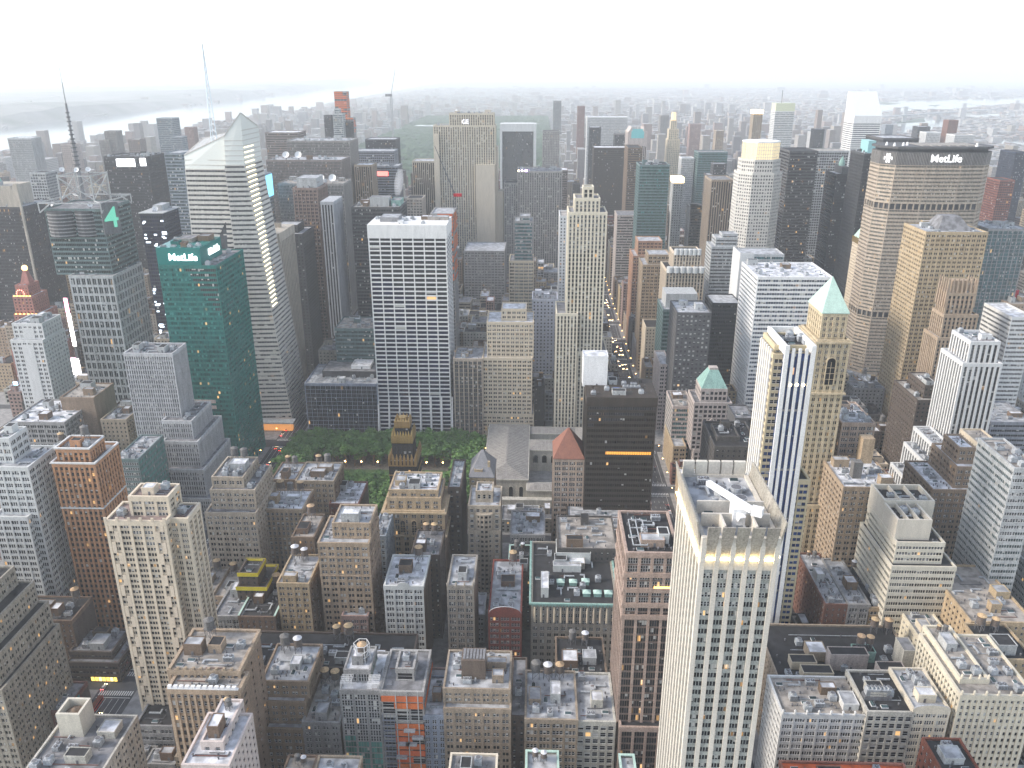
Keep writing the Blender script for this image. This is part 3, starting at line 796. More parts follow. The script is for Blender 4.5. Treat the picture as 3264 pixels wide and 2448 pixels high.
@extra('turret')
def _(root, T, wb, gb, rnd, wall):
    u = T[0]; pyramid(root, rect(*u[:4]), u[4], u[4] + 13, wallmat('slate', .7, .3), .10, 'slate_roof')
    m = MB(); m.box(u[1] - 4, u[1] - 2.4, u[2] + 4, u[2] + 6, u[4], u[4] + 9, wallmat(wall)); m.build('chimney', root)
@extra('aquat')
def _(root, T, wb, gb, rnd, wall):
    x0, x1, a, b, z = T[2]; pyramid(root, rect(x0, x1, a, b), z, z + 13, wallmat('copper', .6, .2), .35, 'aqua_roof', .2)
    m = MB(); w = wallmat(wall); cx, cy = (x0 + x1) / 2, (a + b) / 2
    m.box(cx - 3.4, cx + 3.4, cy - 3.2, cy + 3.2, z + 12.8, z + 14.6, w); m.build('roof_cap', root)
    x0, x1, a, b, z = T[1]
    m = MB()
    for k in range(4):
        zz = z - 14 - k * 16; c = (x0 + x1) / 2
        m.bar((c - 7, a - .8, zz - 5), (c, a - .8, zz), .4, w); m.bar((c, a - .8, zz), (c + 7, a - .8, zz - 5), .4, w); m.bar((c - 7.4, a - .8, zz - 5), (c + 7.4, a - .8, zz - 5), .35, w)
    m.build('cross_brace', root)
@extra('helms')
def _(root, T, wb, gb, rnd, wall):
    x0, x1, a, b, z = T[0]; pyramid(root, rect(x0, x1, a, b), z, z + 22, wallmat('copperp', .5, .3), .05, 'green_roof', .5)
    m = MB(); m.hexa(offset(rect(x0, x1, a, b), 1), z - 5, z + 1.5, wallmat('gold', .5, .2, .3), None, True); m.build('gilded_cornice', root)
@extra('lincoln')
def _(root, T, wb, gb, rnd, wall):
    x0, x1, a, b, z = T[0]; m = MB(); m.hexa(rect(x0 + 14, x1 - 8, a + 10, b - 6), z - 1, z + 10, roofmat('slate'), rect(x0 + 20, x1 - 16, a + 18, b - 14)); m.build('sloped_roof', root)
@extra('chan')
def _(root, T, wb, gb, rnd, wall):
    x0, x1, a, b, z = T[2]; w = wallmat(wall); m = MB()
    for k in range(7):
        x = x0 + (x1 - x0) * k / 6
        m.hexa(rect(x - .8, x + .8, a - 1.4, a + 2), z - 12, z + 11, w, rect(x - .5, x + .5, a + .4, a + 1.6))
    for k in range(5):
        y = a + (b - a) * k / 4
        for x in (x0 - 1, x1 + 1): m.hexa(rect(x - .8, x + .8, y - .8, y + .8), z - 12, z + 11, w, rect(x - .4, x + .4, y - .5, y + .5))
    m.build('buttress_fins', root)
    m = MB(); m.box(x0 + 4, x1 - 4, a + 4, b - 4, z - 1, z + 9, w); m.build('roof_house', root)
@extra('blue425')
def _(root, T, wb, gb, rnd, wall):
    w = wallmat('white2'); g = glassmat('cobalt'); x0, x1, a, b, z = T[1]
    m = MB(); q = MB(); c0, c1 = 118.6, 131.0; f = T[0][2] - 2.2; k = 64
    q.face([(c0, f, 0), (c1, f, 0), (c1, f, z + 2), (c0, f, z + 2)], g, [(0, 0), (8, 0), (8, 55), (0, 55)])
    q.face([(c0, a, 0), (c0, f, 0), (c0, f, z), (c0, a, z)][::-1], g, [(0, 0), (2, 0), (2, 55), (0, 55)])
    q.face([(c1, f, 0), (c1, a, 0), (c1, a, z), (c1, f, z)], g, [(0, 0), (2, 0), (2, 55), (0, 55)])
    for i in range(5):
        x = c0 + (c1 - c0) * i / 4; wd = 1.05 if i in (0, 4) else .68
        m.box(x - wd, x + wd, f - .9, f + .1, 0, z + 6 - (1.5 if i in (1, 2, 3) else 0), w)
    for zz in (62, 98, 133, 165): m.box(c0 - .8, c1 + .8, f - .35, f + .02, zz, zz + 1.0, wallmat('grey'), True)
    m.box(c0 - 1.15, c0 + .4, f, a + 26, z + 1.5, z + 6, w, True); m.box(c1 - .4, c1 + 1.15, f, a + 26, z + 1.5, z + 6, w, True); m.box(c0, c1, a + 25, a + 26, z + .5, z + 6, w)
    for i in range(6):
        y = a + 3 + i * 3.6
        m.box(x0 - 1.2, x0 - .4, y - .6, y + .6, 90, z + 1.5, w)
    m.build('white_fins', root); q.build('strip_glazing', root)['kind'] = 'stuff'
    for i in range(3):
        m = MB(); x = c0 + (c1 - c0) * (i + .5) / 4 + 1.9; m.box(x - .5, x + .5, f - 1.1, f - .7, z - 14, z - 13, emit('spot', (1, .8, .4), 9), True); m.build('facade_lamp', root)
@extra('rock')
def _(root, T, wb, gb, rnd, wall):
    x0, x1, a, b, z = T[1]
    letters(root, 'GE', 8.5, (-104.5, a - .95, z - 12), 0, emit('letter_pale', (.9, .9, 1), .5))
    m = MB(); w = wallmat(wall)
    for q in ((-150, -143, 1242, 1246, 233), (-74, -58, 1252, 1280, 214), (-90, -62, 1240, 1246, 190), (-66, -50, 1254, 1280, 150)):
        m.hexa(rect(*q[:4]), 0, q[4], w)
    m.build('stepped_shoulder', root)
    m = MB(); m.cyl(-118, 1262, 3.4, z, z + 5, wallmat('paintwhite'), 12, .5); m.build('radome', root)
@extra('intl')
def _(root, T, wb, gb, rnd, wall):
    x0, x1, a, b, z = T[0]
    for k, c in enumerate(((.62, .35, 1), (1, .9, .8), (1, .75, .4))):
        m = MB(); m.cyl((x0 + 12, x0 + 6, x0 + 1)[k], a + .3, (1.8, .9, .8)[k], z, z + 1.6, emit('roof_lamp_%d' % k, c, 12)); m.build('roof_lamp', root)
@extra('solow')
def _(root, T, wb, gb, rnd, wall):
    x0, x1, a, b, z = T[0]; w = wallmat('white'); m = MB()
    m.box(x0 - 4, x0, a - 2, b, 0, z, w); m.box(x1, x1 + 5, a - 2, b, 0, z, w); m.box(x0, x1, a - 1.6, b, z - 14, z + .4, w, True); m.build('travertine_side', root)
@extra('sony')
def _(root, T, wb, gb, rnd, wall):
    x0, x1, a, b, z = T[0]; w = wallmat(wall); m = MB(); c = (x0 + x1) / 2
    m.box(x0, x1, a - .8, a, z - 26, z, w, True)
    m.hexa(rect(x0, c - 11, a, b), z - 1, z + 8, w, rect(x0 + 6, c - 11, a, b)); m.hexa(rect(c + 11, x1, a, b), z - 1, z + 8, w, rect(c + 11, x1 - 6, a, b))
    m.build('split_pediment', root); m = MB(); m.box(c - 10, c + 10, a + 1, a + 1.3, z - 12, z + 5, plain('aqua_glass', (.18, .5, .5), .15)); m.box(c - 12, c + 12, a - .9, a - .8, z - 12, z + 1, plain('aqua_glass', (.18, .5, .5), .15), True); m.build('aqua_window', root)
@extra('astor')
def _(root, T, wb, gb, rnd, wall):
    x0, x1, a, b, z = T[0]; w = wallmat('beige2'); m = MB()
    for x in (x0, x1):
        s = -1 if x == x0 else 1
        m.hexa(rect(x - 1, x + 1, a - 1, a + 1.5), z - 150, z + 8, w)
        m.hexa(rect(min(x, x - s * 16), max(x, x - s * 16), a, a + 3), z, z + 26, w, rect(min(x, x - s * 4), max(x, x - s * 4), a, a + 3))
    m.hexa(rect(x0 + 10, x1 - 14, a + 10, b - 10), z - 1, z + 22, w)
    m.build('crown_fin', root)
    m = MB(); m.cyl(x0 + 22, a + 18, 11, z + 22, z + 26, wallmat('ltgrey'), 20); m.cyl(x0 + 22, a + 18, 10, z + 26, z + 44, wallmat('copper'), 20, 5.5); m.build('aqua_drum', root)
@extra('param')
def _(root, T, wb, gb, rnd, wall):
    x0, x1, a, b, z = T[3]; cx, cy = (x0 + x1) / 2 + 1, (a + b) / 2
    w = wallmat(wall); m = MB(); m.hexa(rect(cx - 5, cx + 5, cy - 5, cy + 5), z - 1, z + 12, w, rect(cx - 2, cx + 2, cy - 2, cy + 2)); m.build('stepped_cap', root)
    m = MB(); m.cyl(cx, cy, 2.2, z + 12, z + 13, w, 10, 2.2); m.build('globe_stand', root)
    import bmesh
    bm = bmesh.new(); bmesh.ops.create_icosphere(bm, subdivisions=2, radius=2.9); me = bpy.data.meshes.new('glass_globe'); bm.to_mesh(me); bm.free(); me.materials.append(emit('globe_glow', (1, .55, .15), 2.5))
    inst('glass_globe', me, root, (cx, cy, z + 15.5))
    m = MB(); ring = emit('clock_glow', (1, .35, .25), 1.2); f = a - .8
    for k in range(12):
        t = math.pi / 6 * k; m.box(cx - 3 + 4 * math.cos(t) - .5, cx - 3 + 4 * math.cos(t) + .5, f - .4, f, z - 9 + 4 * math.sin(t) - .5, z - 9 + 4 * math.sin(t) + .5, ring, True)
    m.build('clock_face', root)
    gl = emit('flood_amber', (1, .5, .12), 2.2)
    for t in T[:3]:
        m = MB()
        for k in range(6): x = t[0] + (t[1] - t[0]) * (k + .5) / 6; m.box(x - 1, x + 1, t[2] - .2, t[2] + .3, t[4] - .2, t[4] + .9, gl)
        m.build('flood_lamp', root)
@extra('oneast')
def _(root, T, wb, gb, rnd, wall):
    x0, x1, a, b, z = T[0]; wl = emit('cool_strip', (.75, .88, 1), 1.1)
    for k in range(80):
        m = MB(); x = rnd.choice([x0 + 1.5, x0 + 11, x0 + 20, x0 + 20]) + rnd.uniform(-1, 1); zz = rnd.uniform(30, z - 8); m.box(x, x + rnd.choice([2, 3, 5]), a - .32, a - .22, zz, zz + 1.5, wl, True); m.build('lit_window', root)
    dish(root, x0 + 12, a + 10, z - 1, 3, .4)
    bulkhead(root, x0 + 8, x1 - 6, a + 14, b - 6, z - 1, 7, 'ltgrey')
    m = MB(); m.hexa(offset(rect(x0, x1, a, b), 1.2), z - .2, z + .7, wallmat('ltgrey'), None, True); m.build('roof_rim', root)
@extra('kings')
def _(root, T, wb, gb, rnd, wall):
    x0, x1, a, b, z = T[0]; m = MB(); m.box(x1 - 42, x1 - 17, a - 1.2, a - .6, z - 13, z - 3, emit('sign_white', (.95, .95, 1), 1.5), True); m.build('lit_sign', root)
    m = MB(); m.box(x1 - 10, x1 - 2, a - 1.2, a - .6, z - 12, z - 2, emit('sign_white', (.95, .95, 1), 1.5), True); m.build('lit_sign', root)
@extra('axa')
def _(root, T, wb, gb, rnd, wall):
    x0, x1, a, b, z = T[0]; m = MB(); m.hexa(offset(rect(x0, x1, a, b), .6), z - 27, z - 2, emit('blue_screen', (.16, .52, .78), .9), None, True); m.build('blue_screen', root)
@extra('r1271')
def _(root, T, wb, gb, rnd, wall):
    x0, x1, a, b, z = T[0]; m = MB(); m.box(x0 + 8, x0 + 24, a - .8, a - .5, z - 14, z - 7.5, emit('sign_red', (1, .12, .1), 1.6), True); m.build('red_sign', root)
@extra('r1185', 'r1211')
def _(root, T, wb, gb, rnd, wall):
    x0, x1, a, b, z = T[0]; k = 50 if T[0][2] < 1050 else 24
    dish(root, x0 + k, a + 8, z - 1, 4.5); dish(root, x0 + k + (14 if k == 50 else 16), a + 9, z - 1, 4.5)
@extra('t1133')
def _(root, T, wb, gb, rnd, wall):
    x0, x1, a, b, z = T[0]; bulkhead(root, x0 + 18, x0 + 38, a + 10, a + 26, z - 1, 9, 'ltgrey', 'roofgrey', 'machine_house'); bulkhead(root, x0 + 40, x0 + 50, a + 12, a + 34, z - 1, 6, 'copper', 'roofgrey', 'machine_house')
@extra('t1166')
def _(root, T, wb, gb, rnd, wall):
    x0, x1, a, b, z = T[0]; bulkhead(root, x0 + 2, x1 - 2, a + 8, b - 6, z - 1, 10, 'ltgrey', 'roofpale', 'machine_house')
@extra('fiftyb', 't1155')
def _(root, T, wb, gb, rnd, wall):
    x0, x1, a, b, z = T[0]; m = MB(); m.hexa(offset(rect(x0, x1, a, b), .9), z - 8 if wall == 'beige2' else z - 3, z + .3, wallmat(wall), None, True); m.build('crown_band', root)
@extra('dkbr3')
def _(root, T, wb, gb, rnd, wall):
    pass
@extra('trump')
def _(root, T, wb, gb, rnd, wall):
    x0, x1, a, b, z = T[2]; m = MB(); cx, cy = (x0 + x1) / 2, (a + b) / 2; m.cyl(cx, cy, 5, z - 1, z + 14, emit('lantern_glow', (1, .62, .3), .55), 8, 4); m.build('lantern', root)
@extra('ptop', 'crown59')
def _(root, T, wb, gb, rnd, wall):
    x0, x1, a, b, z = T[0]; m = MB(); m.hexa(rect(x0 - 1, x1 + 1, a - 1, b + 1), z, z + 7, emit('crown_glow', (1, .72, .35), 2.2 if T[0][2] < 1500 else 1.2), None, True); m.build('lit_crown', root)
@extra('bloom')
def _(root, T, wb, gb, rnd, wall):
    x0, x1, a, b, z = T[0]; m = MB(); m.hexa(rect(x0, x1, a, b), z - 1, z + 17, plain('pale_top', (.55, .57, .40), .4)); m.build('pale_crown', root); m = MB(); m.bar((x0 + 14, a + 10, z + 17), (x0 + 14, a + 10, z + 44), .6, wallmat('grey')); m.build('mast', root)
@extra('dkw2')
def _(root, T, wb, gb, rnd, wall):
    x0, x1, a, b, z = T[0]; m = MB(); m.box(x0 + 8, x1 - 4, a + 14, b - 6, z - 1, z + 13, plain('aqua_panel', (.26, .47, .48), .4)); m.build('roof_box', root)
@extra('dkw1')
def _(root, T, wb, gb, rnd, wall):
    x0, x1, a, b, z = T[0]; m = MB(); m.box(x0 + 9, x1 - 1, a + 8, b - 4, z - 1, z + 8, wallmat('dkgrey2')); m.build('crown_box', root); m = MB(); m.cyl(x0 + 14, a + 26, 4, z + 8, z + 12, wallmat('copper'), 8); m.cyl(x0 + 14, a + 26, 4, z + 12, z + 20, wallmat('copper'), 8, .3); m.build('aqua_turret', root)
@extra('grace')
def _(root, T, wb, gb, rnd, wall):
    x0, x1, a, b, z = T[0]; m = MB(); w = wallmat('white2'); m.hexa(offset(rect(x0, x1, a, b), .72), z - 11, z + .5, w, [(p[0], p[1]) for p in offset(rect(x0, x1, a, b), .72)], True); m.build('top_band', root)
    m = MB(); 
    for k in range(8): m.hexa([(x0 + k * 9.7 - .6, a - 9), (x0 + k * 9.7 + .6, a - 9), (x0 + k * 9.7 + .6, a - .5), (x0 + k * 9.7 - .6, a - .5)], 0, 40, w, [(x0 + k * 9.7 - .6, a - .9), (x0 + k * 9.7 + .6, a - .9), (x0 + k * 9.7 + .6, a - .5), (x0 + k * 9.7 - .6, a - .5)])
    m.build('sloped_rib', root)
    q = gb.rm
    m = MB(); m.hexa(offset(rect(x0, x1, a, b), .2), z - .95, z + .1, roofmat('roofpale')); m.build('roof_deck', root)
    for p in ((x0 + 8, x0 + 24, a + 14, a + 34, 4, 'grey'), (x0 + 48, x0 + 66, a + 24, a + 34, 3, 'rooftan')): bulkhead(root, *p[:4], z + .1, p[4], p[5], 'roofpale', 'machine_house')
@extra('hsbc')
def _(root, T, wb, gb, rnd, wall):
    x0, x1, a, b, z = T[1]; m = MB(); m.box(x0 + 13, x1 - 1.5, a - .17, a - .02, 85.5, 88.6, emit('amber_floor', (1, .42, .06), .42), True); m.build('lit_floor', root)
    bulkhead(root, x0 - 2, x0 + 14, b - 13, b - 1, z - 1, 21, 'paintwhite', 'roofwhite', 'white_screen')
    m = MB(); m.box(x0 + 17, x0 + 21, a + 8, a + 11, z - 1, z + 2.6, wallmat('blue')); m.build('blue_shed', root)
    for k in range(5): inst('cooling_unit', unit_mesh('cooler'), root, (x0 + 25 + k * 2.3, a + 17, z - 1), 0, (.7, .7, .8))
    m = MB(); m.hexa(offset(rect(x0, x1, a, b), .62), z - 5.5, z + .1, wallmat('dkbronze'), None, True); m.build('fascia', root)
@extra('hbo')
def _(root, T, wb, gb, rnd, wall):
    x0, x1, a, b, z = T[0]; m = MB(); w = wallmat('greyblue')
    for k in range(12): m.bar((x0 + 4.6 * k + 6, a + 3, z + .5), (x0 + 4.6 * k + 6, a + 16, z + .5), .2, w)
    m.build('roof_frame', root); bulkhead(root, x0 + 12, x1 - 4, a + 18, b - 4, z - 1, 6, 'dkgrey2', 'roofgrey', 'machine_house')
    bulkhead(root, x1 - 28, x1 - 10, a + 24, b - 10, z + 5.4, 3, 'paintwhite', 'roofwhite', 'white_unit')
@extra('yellowbox')
def _(root, T, wb, gb, rnd, wall):
    y = wallmat('yellow')
    for t in T:
        x0, x1, a, b, z = t; m = MB()
        for q in ((x0 - .8, x1 + .8, a - .8, a - .7), (x0 - .8, x1 + .8, b + .5, b + .6), (x1 + .7, x1 + .8, a - .7, b + .5), (x0 + .5, x1 - .5, b - .7, b - .5)): m.box(*q, z - 2.2, z + .2, y, True)
        m.build('yellow_roof_wall', root)
@extra('atlas')
def _(root, T, wb, gb, rnd, wall):
    x0, x1, a, b, z = T[0]; w = wallmat(wall); f = (z - 2.6) / round((z - 2.6) / 2.95); n = round((z - 2.6) / f)
    for e, s in ((x0, 1), (x1, -1)):
        m = MB()
        for k in range(n):
            for j in range(2):
                if (k // 2 + j) % 2: c = e + s * (.9 + j * 2.1); m.box(min(c, c + s * 1.9), max(c, c + s * 1.9), a - .66, a - .2, k * f, k * f + f, w, True)
        m.build('chequer_panels', root)
    m = MB()
    for q in range(6): x = x0 + (x1 - x0) * q / 5; m.box(x - .6, x + .6, a - .9, a - .3, z - .2, z + 1.6, w)
    m.build('parapet_post', root)
@extra('orange')
def _(root, T, wb, gb, rnd, wall):
    w = wallmat('white3')
    for k, t in enumerate(T):
        x0, x1, a, b, z = t; m = MB()
        for q in ((x0 - 1.3, x1 + 1.3, a - 1.3, a - .2), (x1 + .2, x1 + 1.3, a - .2, b), (x0 - 1.3, x0 - .2, a - .2, b), (x0 - .2, x1 + .2, b - .3, b + .8)): m.box(*q, z - .3, z + .55, w, True)
        m.build('cornice', root)
    x0, x1, a, b, z = T[0]; m = MB(); m.hexa(offset(rect(x0, x1, a, b), .9), z - 29, z - 28.2, w, None, True); m.build('belt_course', root)
@extra('litlow')
def _(root, T, wb, gb, rnd, wall):
    x0, x1, a, b, z = T[0]
    for k in range(7):
        m = MB(); c = x0 + (x1 - x0) * (.42 + k * .075); m.box(c, c + 1.7, a - .52, a - .44, .8, 3.4, emit('shop_glow_%d' % (k % 3), ((1, .72, .12), (1, .5, .1), (1, .85, .3))[k % 3], .9), True); m.build('lit_shopfront', root)
@extra('tealrow')
def _(root, T, wb, gb, rnd, wall):
    x0, x1, a, b, z = T[0]; m = MB(); m.box(x1 + .45, x1 + .6, a, a + 13, 0, z - .5, plain('teal_paint', (.03, .22, .24), .6)); m.build('painted_wall', root)
@extra('botcopper', 'botslim', 'tankblk', 'loft1870')
def _(root, T, wb, gb, rnd, wall):
    x0, x1, a, b, z = T[0]; m = MB(); c = wallmat('copperp')
    for q in ((x0 - .5, x1 + .5, b - .6, b + .5), (x1 - .5, x1 + .5, a, b - .6), (x0 - .5, x0 + .5, a, b - .6)): m.box(*q, z, z + .5, c, True)
    m.build('copper_edge', root)
@extra('whitebox')
def _(root, T, wb, gb, rnd, wall):
    for t in (T[2], T[3]):
        x0, x1, a, b, z = t; w = wallmat('beigewh'); m = MB()
        for q in ((x0 - .6, x1 + .6, a - .6, a + .5), (x0 - .6, x1 + .6, b - .5, b + .6), (x0 - .6, x0 + .5, a + .5, b - .5), (x1 - .5, x1 + .6, a + .5, b - .5)): m.box(*q, z - 13, z + 2, w, True)
        for k in (1, 2): x = x0 + (x1 - x0) * k / 3; m.box(x - .3, x + .3, a + .5, b - .5, z - .9, z + 1.8, w)
        m.build('open_top_box', root)
@extra('beigeenc')
def _(root, T, wb, gb, rnd, wall):
    x0, x1, a, b, z = T[0]; w = wallmat('beigewh'); X, Y = x0 + 9, b - 7; m = MB()
    for q in ((-5, 5, -5, -4), (-5, 5, 4, 5), (-5, -4, -4, 4), (4, 5, -4, 4)): m.box(X + q[0], X + q[1], Y + q[2], Y + q[3], z - 1, z + 11, w)
    m.build('tank_enclosure', root)
    m = MB(); m.cyl(X, Y, 3.6, z, z + 8, wallmat('rooftan'), 20); m.cyl(X, Y, 3.6, z + 8, z + 9.6, wallmat('brown'), 20, .4); m.build('enclosed_tank', root)
@extra('mid990')
def _(root, T, wb, gb, rnd, wall):
    x0, x1, a, b, z = T[0]
    for k in range(6): inst('cooling_unit', unit_mesh('cooler'), root, (x0 + 2.5 + k * 1.75, a + 9, z + 1.2), 0, (.55, .9, 1.1))
    m = MB(); m.box(x0 + 1, x0 + 13, a + 7.3, a + 10.8, z - 1, z + 1.2, wallmat('steel')); m.build('steel_stand', root)
@extra('bigblack')
def _(root, T, wb, gb, rnd, wall):
    x0, x1, a, b, z = T[0]
    for q in ((10, 24, 3, 9, 7, 'cream2', 'tarblack'), (26, 44, 14, 20, 9, 'pinkgr', 'tarblack'), (46, 58, 5, 11, 8, 'pinkgr', 'tarblack'), (40, 50, 20, 26, 6, 'copper', 'tarblack'), (60, 66, 14, 24, 12, 'greybeige', 'roofgrey'), (8, 20, 14, 20, 4, 'cream2', 'tarblack'), (64, 74, 2, 9, 6, 'orange', 'slate')):
        bulkhead(root, x0 + q[0], x0 + q[1], a + q[2], a + q[3], z - 1, q[4], q[5], q[6], 'roof_house')
    tank(root, x0 + 43, a + 23, z + 5, 'tan', .9); tank(root, x0 + 47.5, a + 23, z + 5, 'tan', .85); tank(root, x0 + 78, a + 20, z - 1, 'tan', 1)
@extra('bay1700')
def _(root, T, wb, gb, rnd, wall):
    x0, x1, a, b, z = T[1]; c = (x0 + x1) / 2; w = wallmat(wall); m = MB(); g = MB()
    arc = [(c + 5.2 * math.cos(math.pi + math.pi * k / 6), a - .3 + 2.6 * math.sin(math.pi + math.pi * k / 6)) for k in range(7)]
    nf = 17
    g.hexa(arc, 0, z - 6, glassmat('dark'))
    for f in range(nf): m.hexa(offset(arc, .25), f * (z - 6) / nf, f * (z - 6) / nf + 1.7, w, None, True)
    for k in range(7): m.cyl(arc[k][0], arc[k][1], .55, 0, z - 6, w, 6)
    m.hexa(offset(arc, .5), z - 6, z - 5, w, None, True)
    m.build('curved_bay', root); g.build('bay_glass', root)
@extra('midr')
def _(root, T, wb, gb, rnd, wall):
    x0, x1, a, b, z = T[0]; m = MB(); m.box(x1 - 10, x1 - 3, b - 8, b - 1, z - 1, z + 15, wallmat('tan3')); m.build('roof_house', root); m = MB(); m.box(x0 + 9, x0 + 14, a + 12, a + 17, z - 1, z + 9, wallmat('tankgrey')); m.build('tank_house', root)
@extra('orn2', 'orn1', 'lincoln2', 'salmon', 'whiteslim', 'dkbig', 'brnstep2', 'beige13', 'bigtan', 'brwnstep', 'mid40')
def _(root, T, wb, gb, rnd, wall):
    w = wallmat(wall)
    for t in T:
        x0, x1, a, b, z = t
        for zz in (z - 9.5, z - 21):
            m = MB(); m.hexa(offset(rect(x0, x1, a, b), .62), zz, zz + .7, w, None, True); m.build('belt_course', root)
        if wall in ('white3',): m = MB(); m.box((x0 + x1) / 2 - 5, (x0 + x1) / 2 + 5, a - .6, a - .1, 5, z - 4, w, True); m.build('blank_shaft', root)
@extra('orn3')
def _(root, T, wb, gb, rnd, wall):
    w = wallmat('white')
    for t in T:
        x0, x1, a, b, z = t; m = MB()
        for k in range(6): x = x0 + (x1 - x0) * (k + .5) / 6; m.cyl(x, a - .5, (x1 - x0) / 11.5, z - 3, z + 3, w, 10)
        m.build('scalloped_parapet', root)
@extra('greenoct')
def _(root, T, wb, gb, rnd, wall):
    pass
@extra('gcw')
def _(root, T, wb, gb, rnd, wall):
    x0, x1, a, b, z = T[0]; bulkhead(root, x0 + 4, x0 + 22, a + 28, a + 40, z - 1, 9, 'red', 'roofwhite', 'roof_house')
@extra('gglass', 'lev')
def _(root, T, wb, gb, rnd, wall):
    x0, x1, a, b, z = T[-1]; m = MB(); k = wallmat('ltgrey' if wall != 'ltgrey' else 'white3')
    if wall != 'ltgrey': m.box(x0 - .4, x1 + .4, a - .5, b, z - 17, z + .2, k, True)
    else: m.box(x0 - 1.2, x0 - .2, a, b, 0, z + 1, k); m.box(x0 - 1, x0 + 12, a - 1, a - .3, 0, z + 1, k)
    m.build('blank_panel', root)
@extra('green')
def _(root, T, wb, gb, rnd, wall):
    x0, x1, a, b, z = T[1]; em = emit('sign_white_hot', (1, 1, 1), 1.5); w = darker('teal', 1.0)
    m = MB(); m.hexa(offset(rect(x0, x1, a, b), .25), z - 13, z + .3, plain('teal_panel', (.012, .17, .155), .25), None, True); m.build('sign_band', root)
    letters(root, 'MetLife', 7.4, (x0 + 20, a - .7, z - 7.2), 0, em); letters(root, 'MetLife', 7.4, (x1 + .7, a + 27, z - 6.5), R(90), em)
    m = MB(); u = T[0]; k = wallmat('pinkgr'); m.box(u[0] + 12, u[0] + 30, u[2] - .4, u[2] - .2, 62, 65, k, True); m.box(u[0] + 12, u[0] + 30, u[2] - .4, u[2] - .2, 67, 70, k, True); m.build('louvre_panel', root)
    for q in ((x0 + 8, x0 + 20, a + 20, a + 36, 4, 'rooftan'), (x0 + 22, x0 + 31, a + 26, a + 38, 5, 'brown')): bulkhead(root, *q[:4], z - 1, q[4], q[5], 'roofgrey', 'machine_house')
@extra('cond')
def _(root, T, wb, gb, rnd, wall):
    m = MB(); g = MB(); w = wallmat('ltgrey'); X0, X1, Y0, Y1 = -426, -372, 704, 760
    q = glazing('dark2', 'roofgrey'); f = MB()
    facade(f, q, rect(X0 + 2, X1 - 2, Y0 + 4, Y1), 150, 208, 'curtain', 'greyteal'); f.build('upper_frame', root); q.build('upper_glazing', root)['kind'] = 'stuff'; q.rb.build('upper_roof', root)
    for (cx, r) in ((X0 + 15, 13), (X0 + 36, 10)):
        m2 = MB(); m2.cyl(cx, Y0 + 10, r, 184, 206, wallmat('dkgrey2'), 20)
        for k in range(7): m2.cyl(cx, Y0 + 10, r + .35, 185 + k * 3, 186 + k * 3, wallmat('grey'), 20, None, True)
        m2.build('louvred_drum', root)
    s = wallmat('ltgrey'); m = MB()
    P = [(X0, Y0), (X1, Y0), (X1, Y1), (X0, Y1)]; Q = [(-413, 718), (-384, 718), (-384, 747), (-413, 747)]
    for k in range(4):
        a, b = P[k], P[(k + 1) % 4]; m.bar((*a, 213), (*b, 213), .5, s); m.bar((*a, 206), (*a, 213.5), .4, s)
        m.bar((*a, 205), ((a[0] * .8 + b[0] * .2), (a[1] * .8 + b[1] * .2), 213), .5, s)
        c, d = Q[k], Q[(k + 1) % 4]; m.bar((*c, 210), (*c, 235), .5, s); m.bar((*c, 234), (*d, 234), .45, s); m.bar((*c, 214), (*d, 233), .32, s); m.bar((*d, 214), (*c, 233), .32, s); m.bar((*a, 213), (*c, 213), .4, s)
    m.build('mast_frame', root)
    m = MB(); s = wallmat('grey'); c = (-402, 733)
    for k, (z0, z1, r0, r1) in enumerate(((213, 262, 2.4, 1.5), (262, 293, 1.2, .9), (293, 310, .5, .4), (310, 322, .25, .2))): m.cyl(*c, r0, z0, z1, s if k < 2 else wallmat('ltgrey'), 8, r1)
    for k in range(14): m.cyl(*c, 2.9 - k * .1, 238 + k * 3.6, 239 + k * 3.6, wallmat('steel'), 8)
    m.build('antenna', root)
    for (x, y) in ((-410, 722), (-396, 720), (-388, 724), (-418, 712), (-384, 709)): dish(root, x, y, 208 if y < 715 else 236, 2.2, rnd.uniform(-.8, .8))
    m = MB(); m.hexa([(X1 - 1, Y0 + 1), (X1 + 9, Y0 + 12), (X1 + 8, Y0 + 13), (X1 - 2, Y0 + 2)], 186, 213, wallmat('steel'), None, True); m.build('sign_board', root)
    letters(root, '4', 25, (X1 + 4.9, Y0 + 5.5, 199.5), R(47.7), emit('sign_green', (.10, .42, .30), .45))

# ---------------------------------------------------------------- buildings with plans of their own
def finish(root, wb, gb):
    wb.build('wall', root)
    g = gb.build('glazing', root)
    if g is not None: g['kind'] = 'stuff'
    roofs(gb, root)

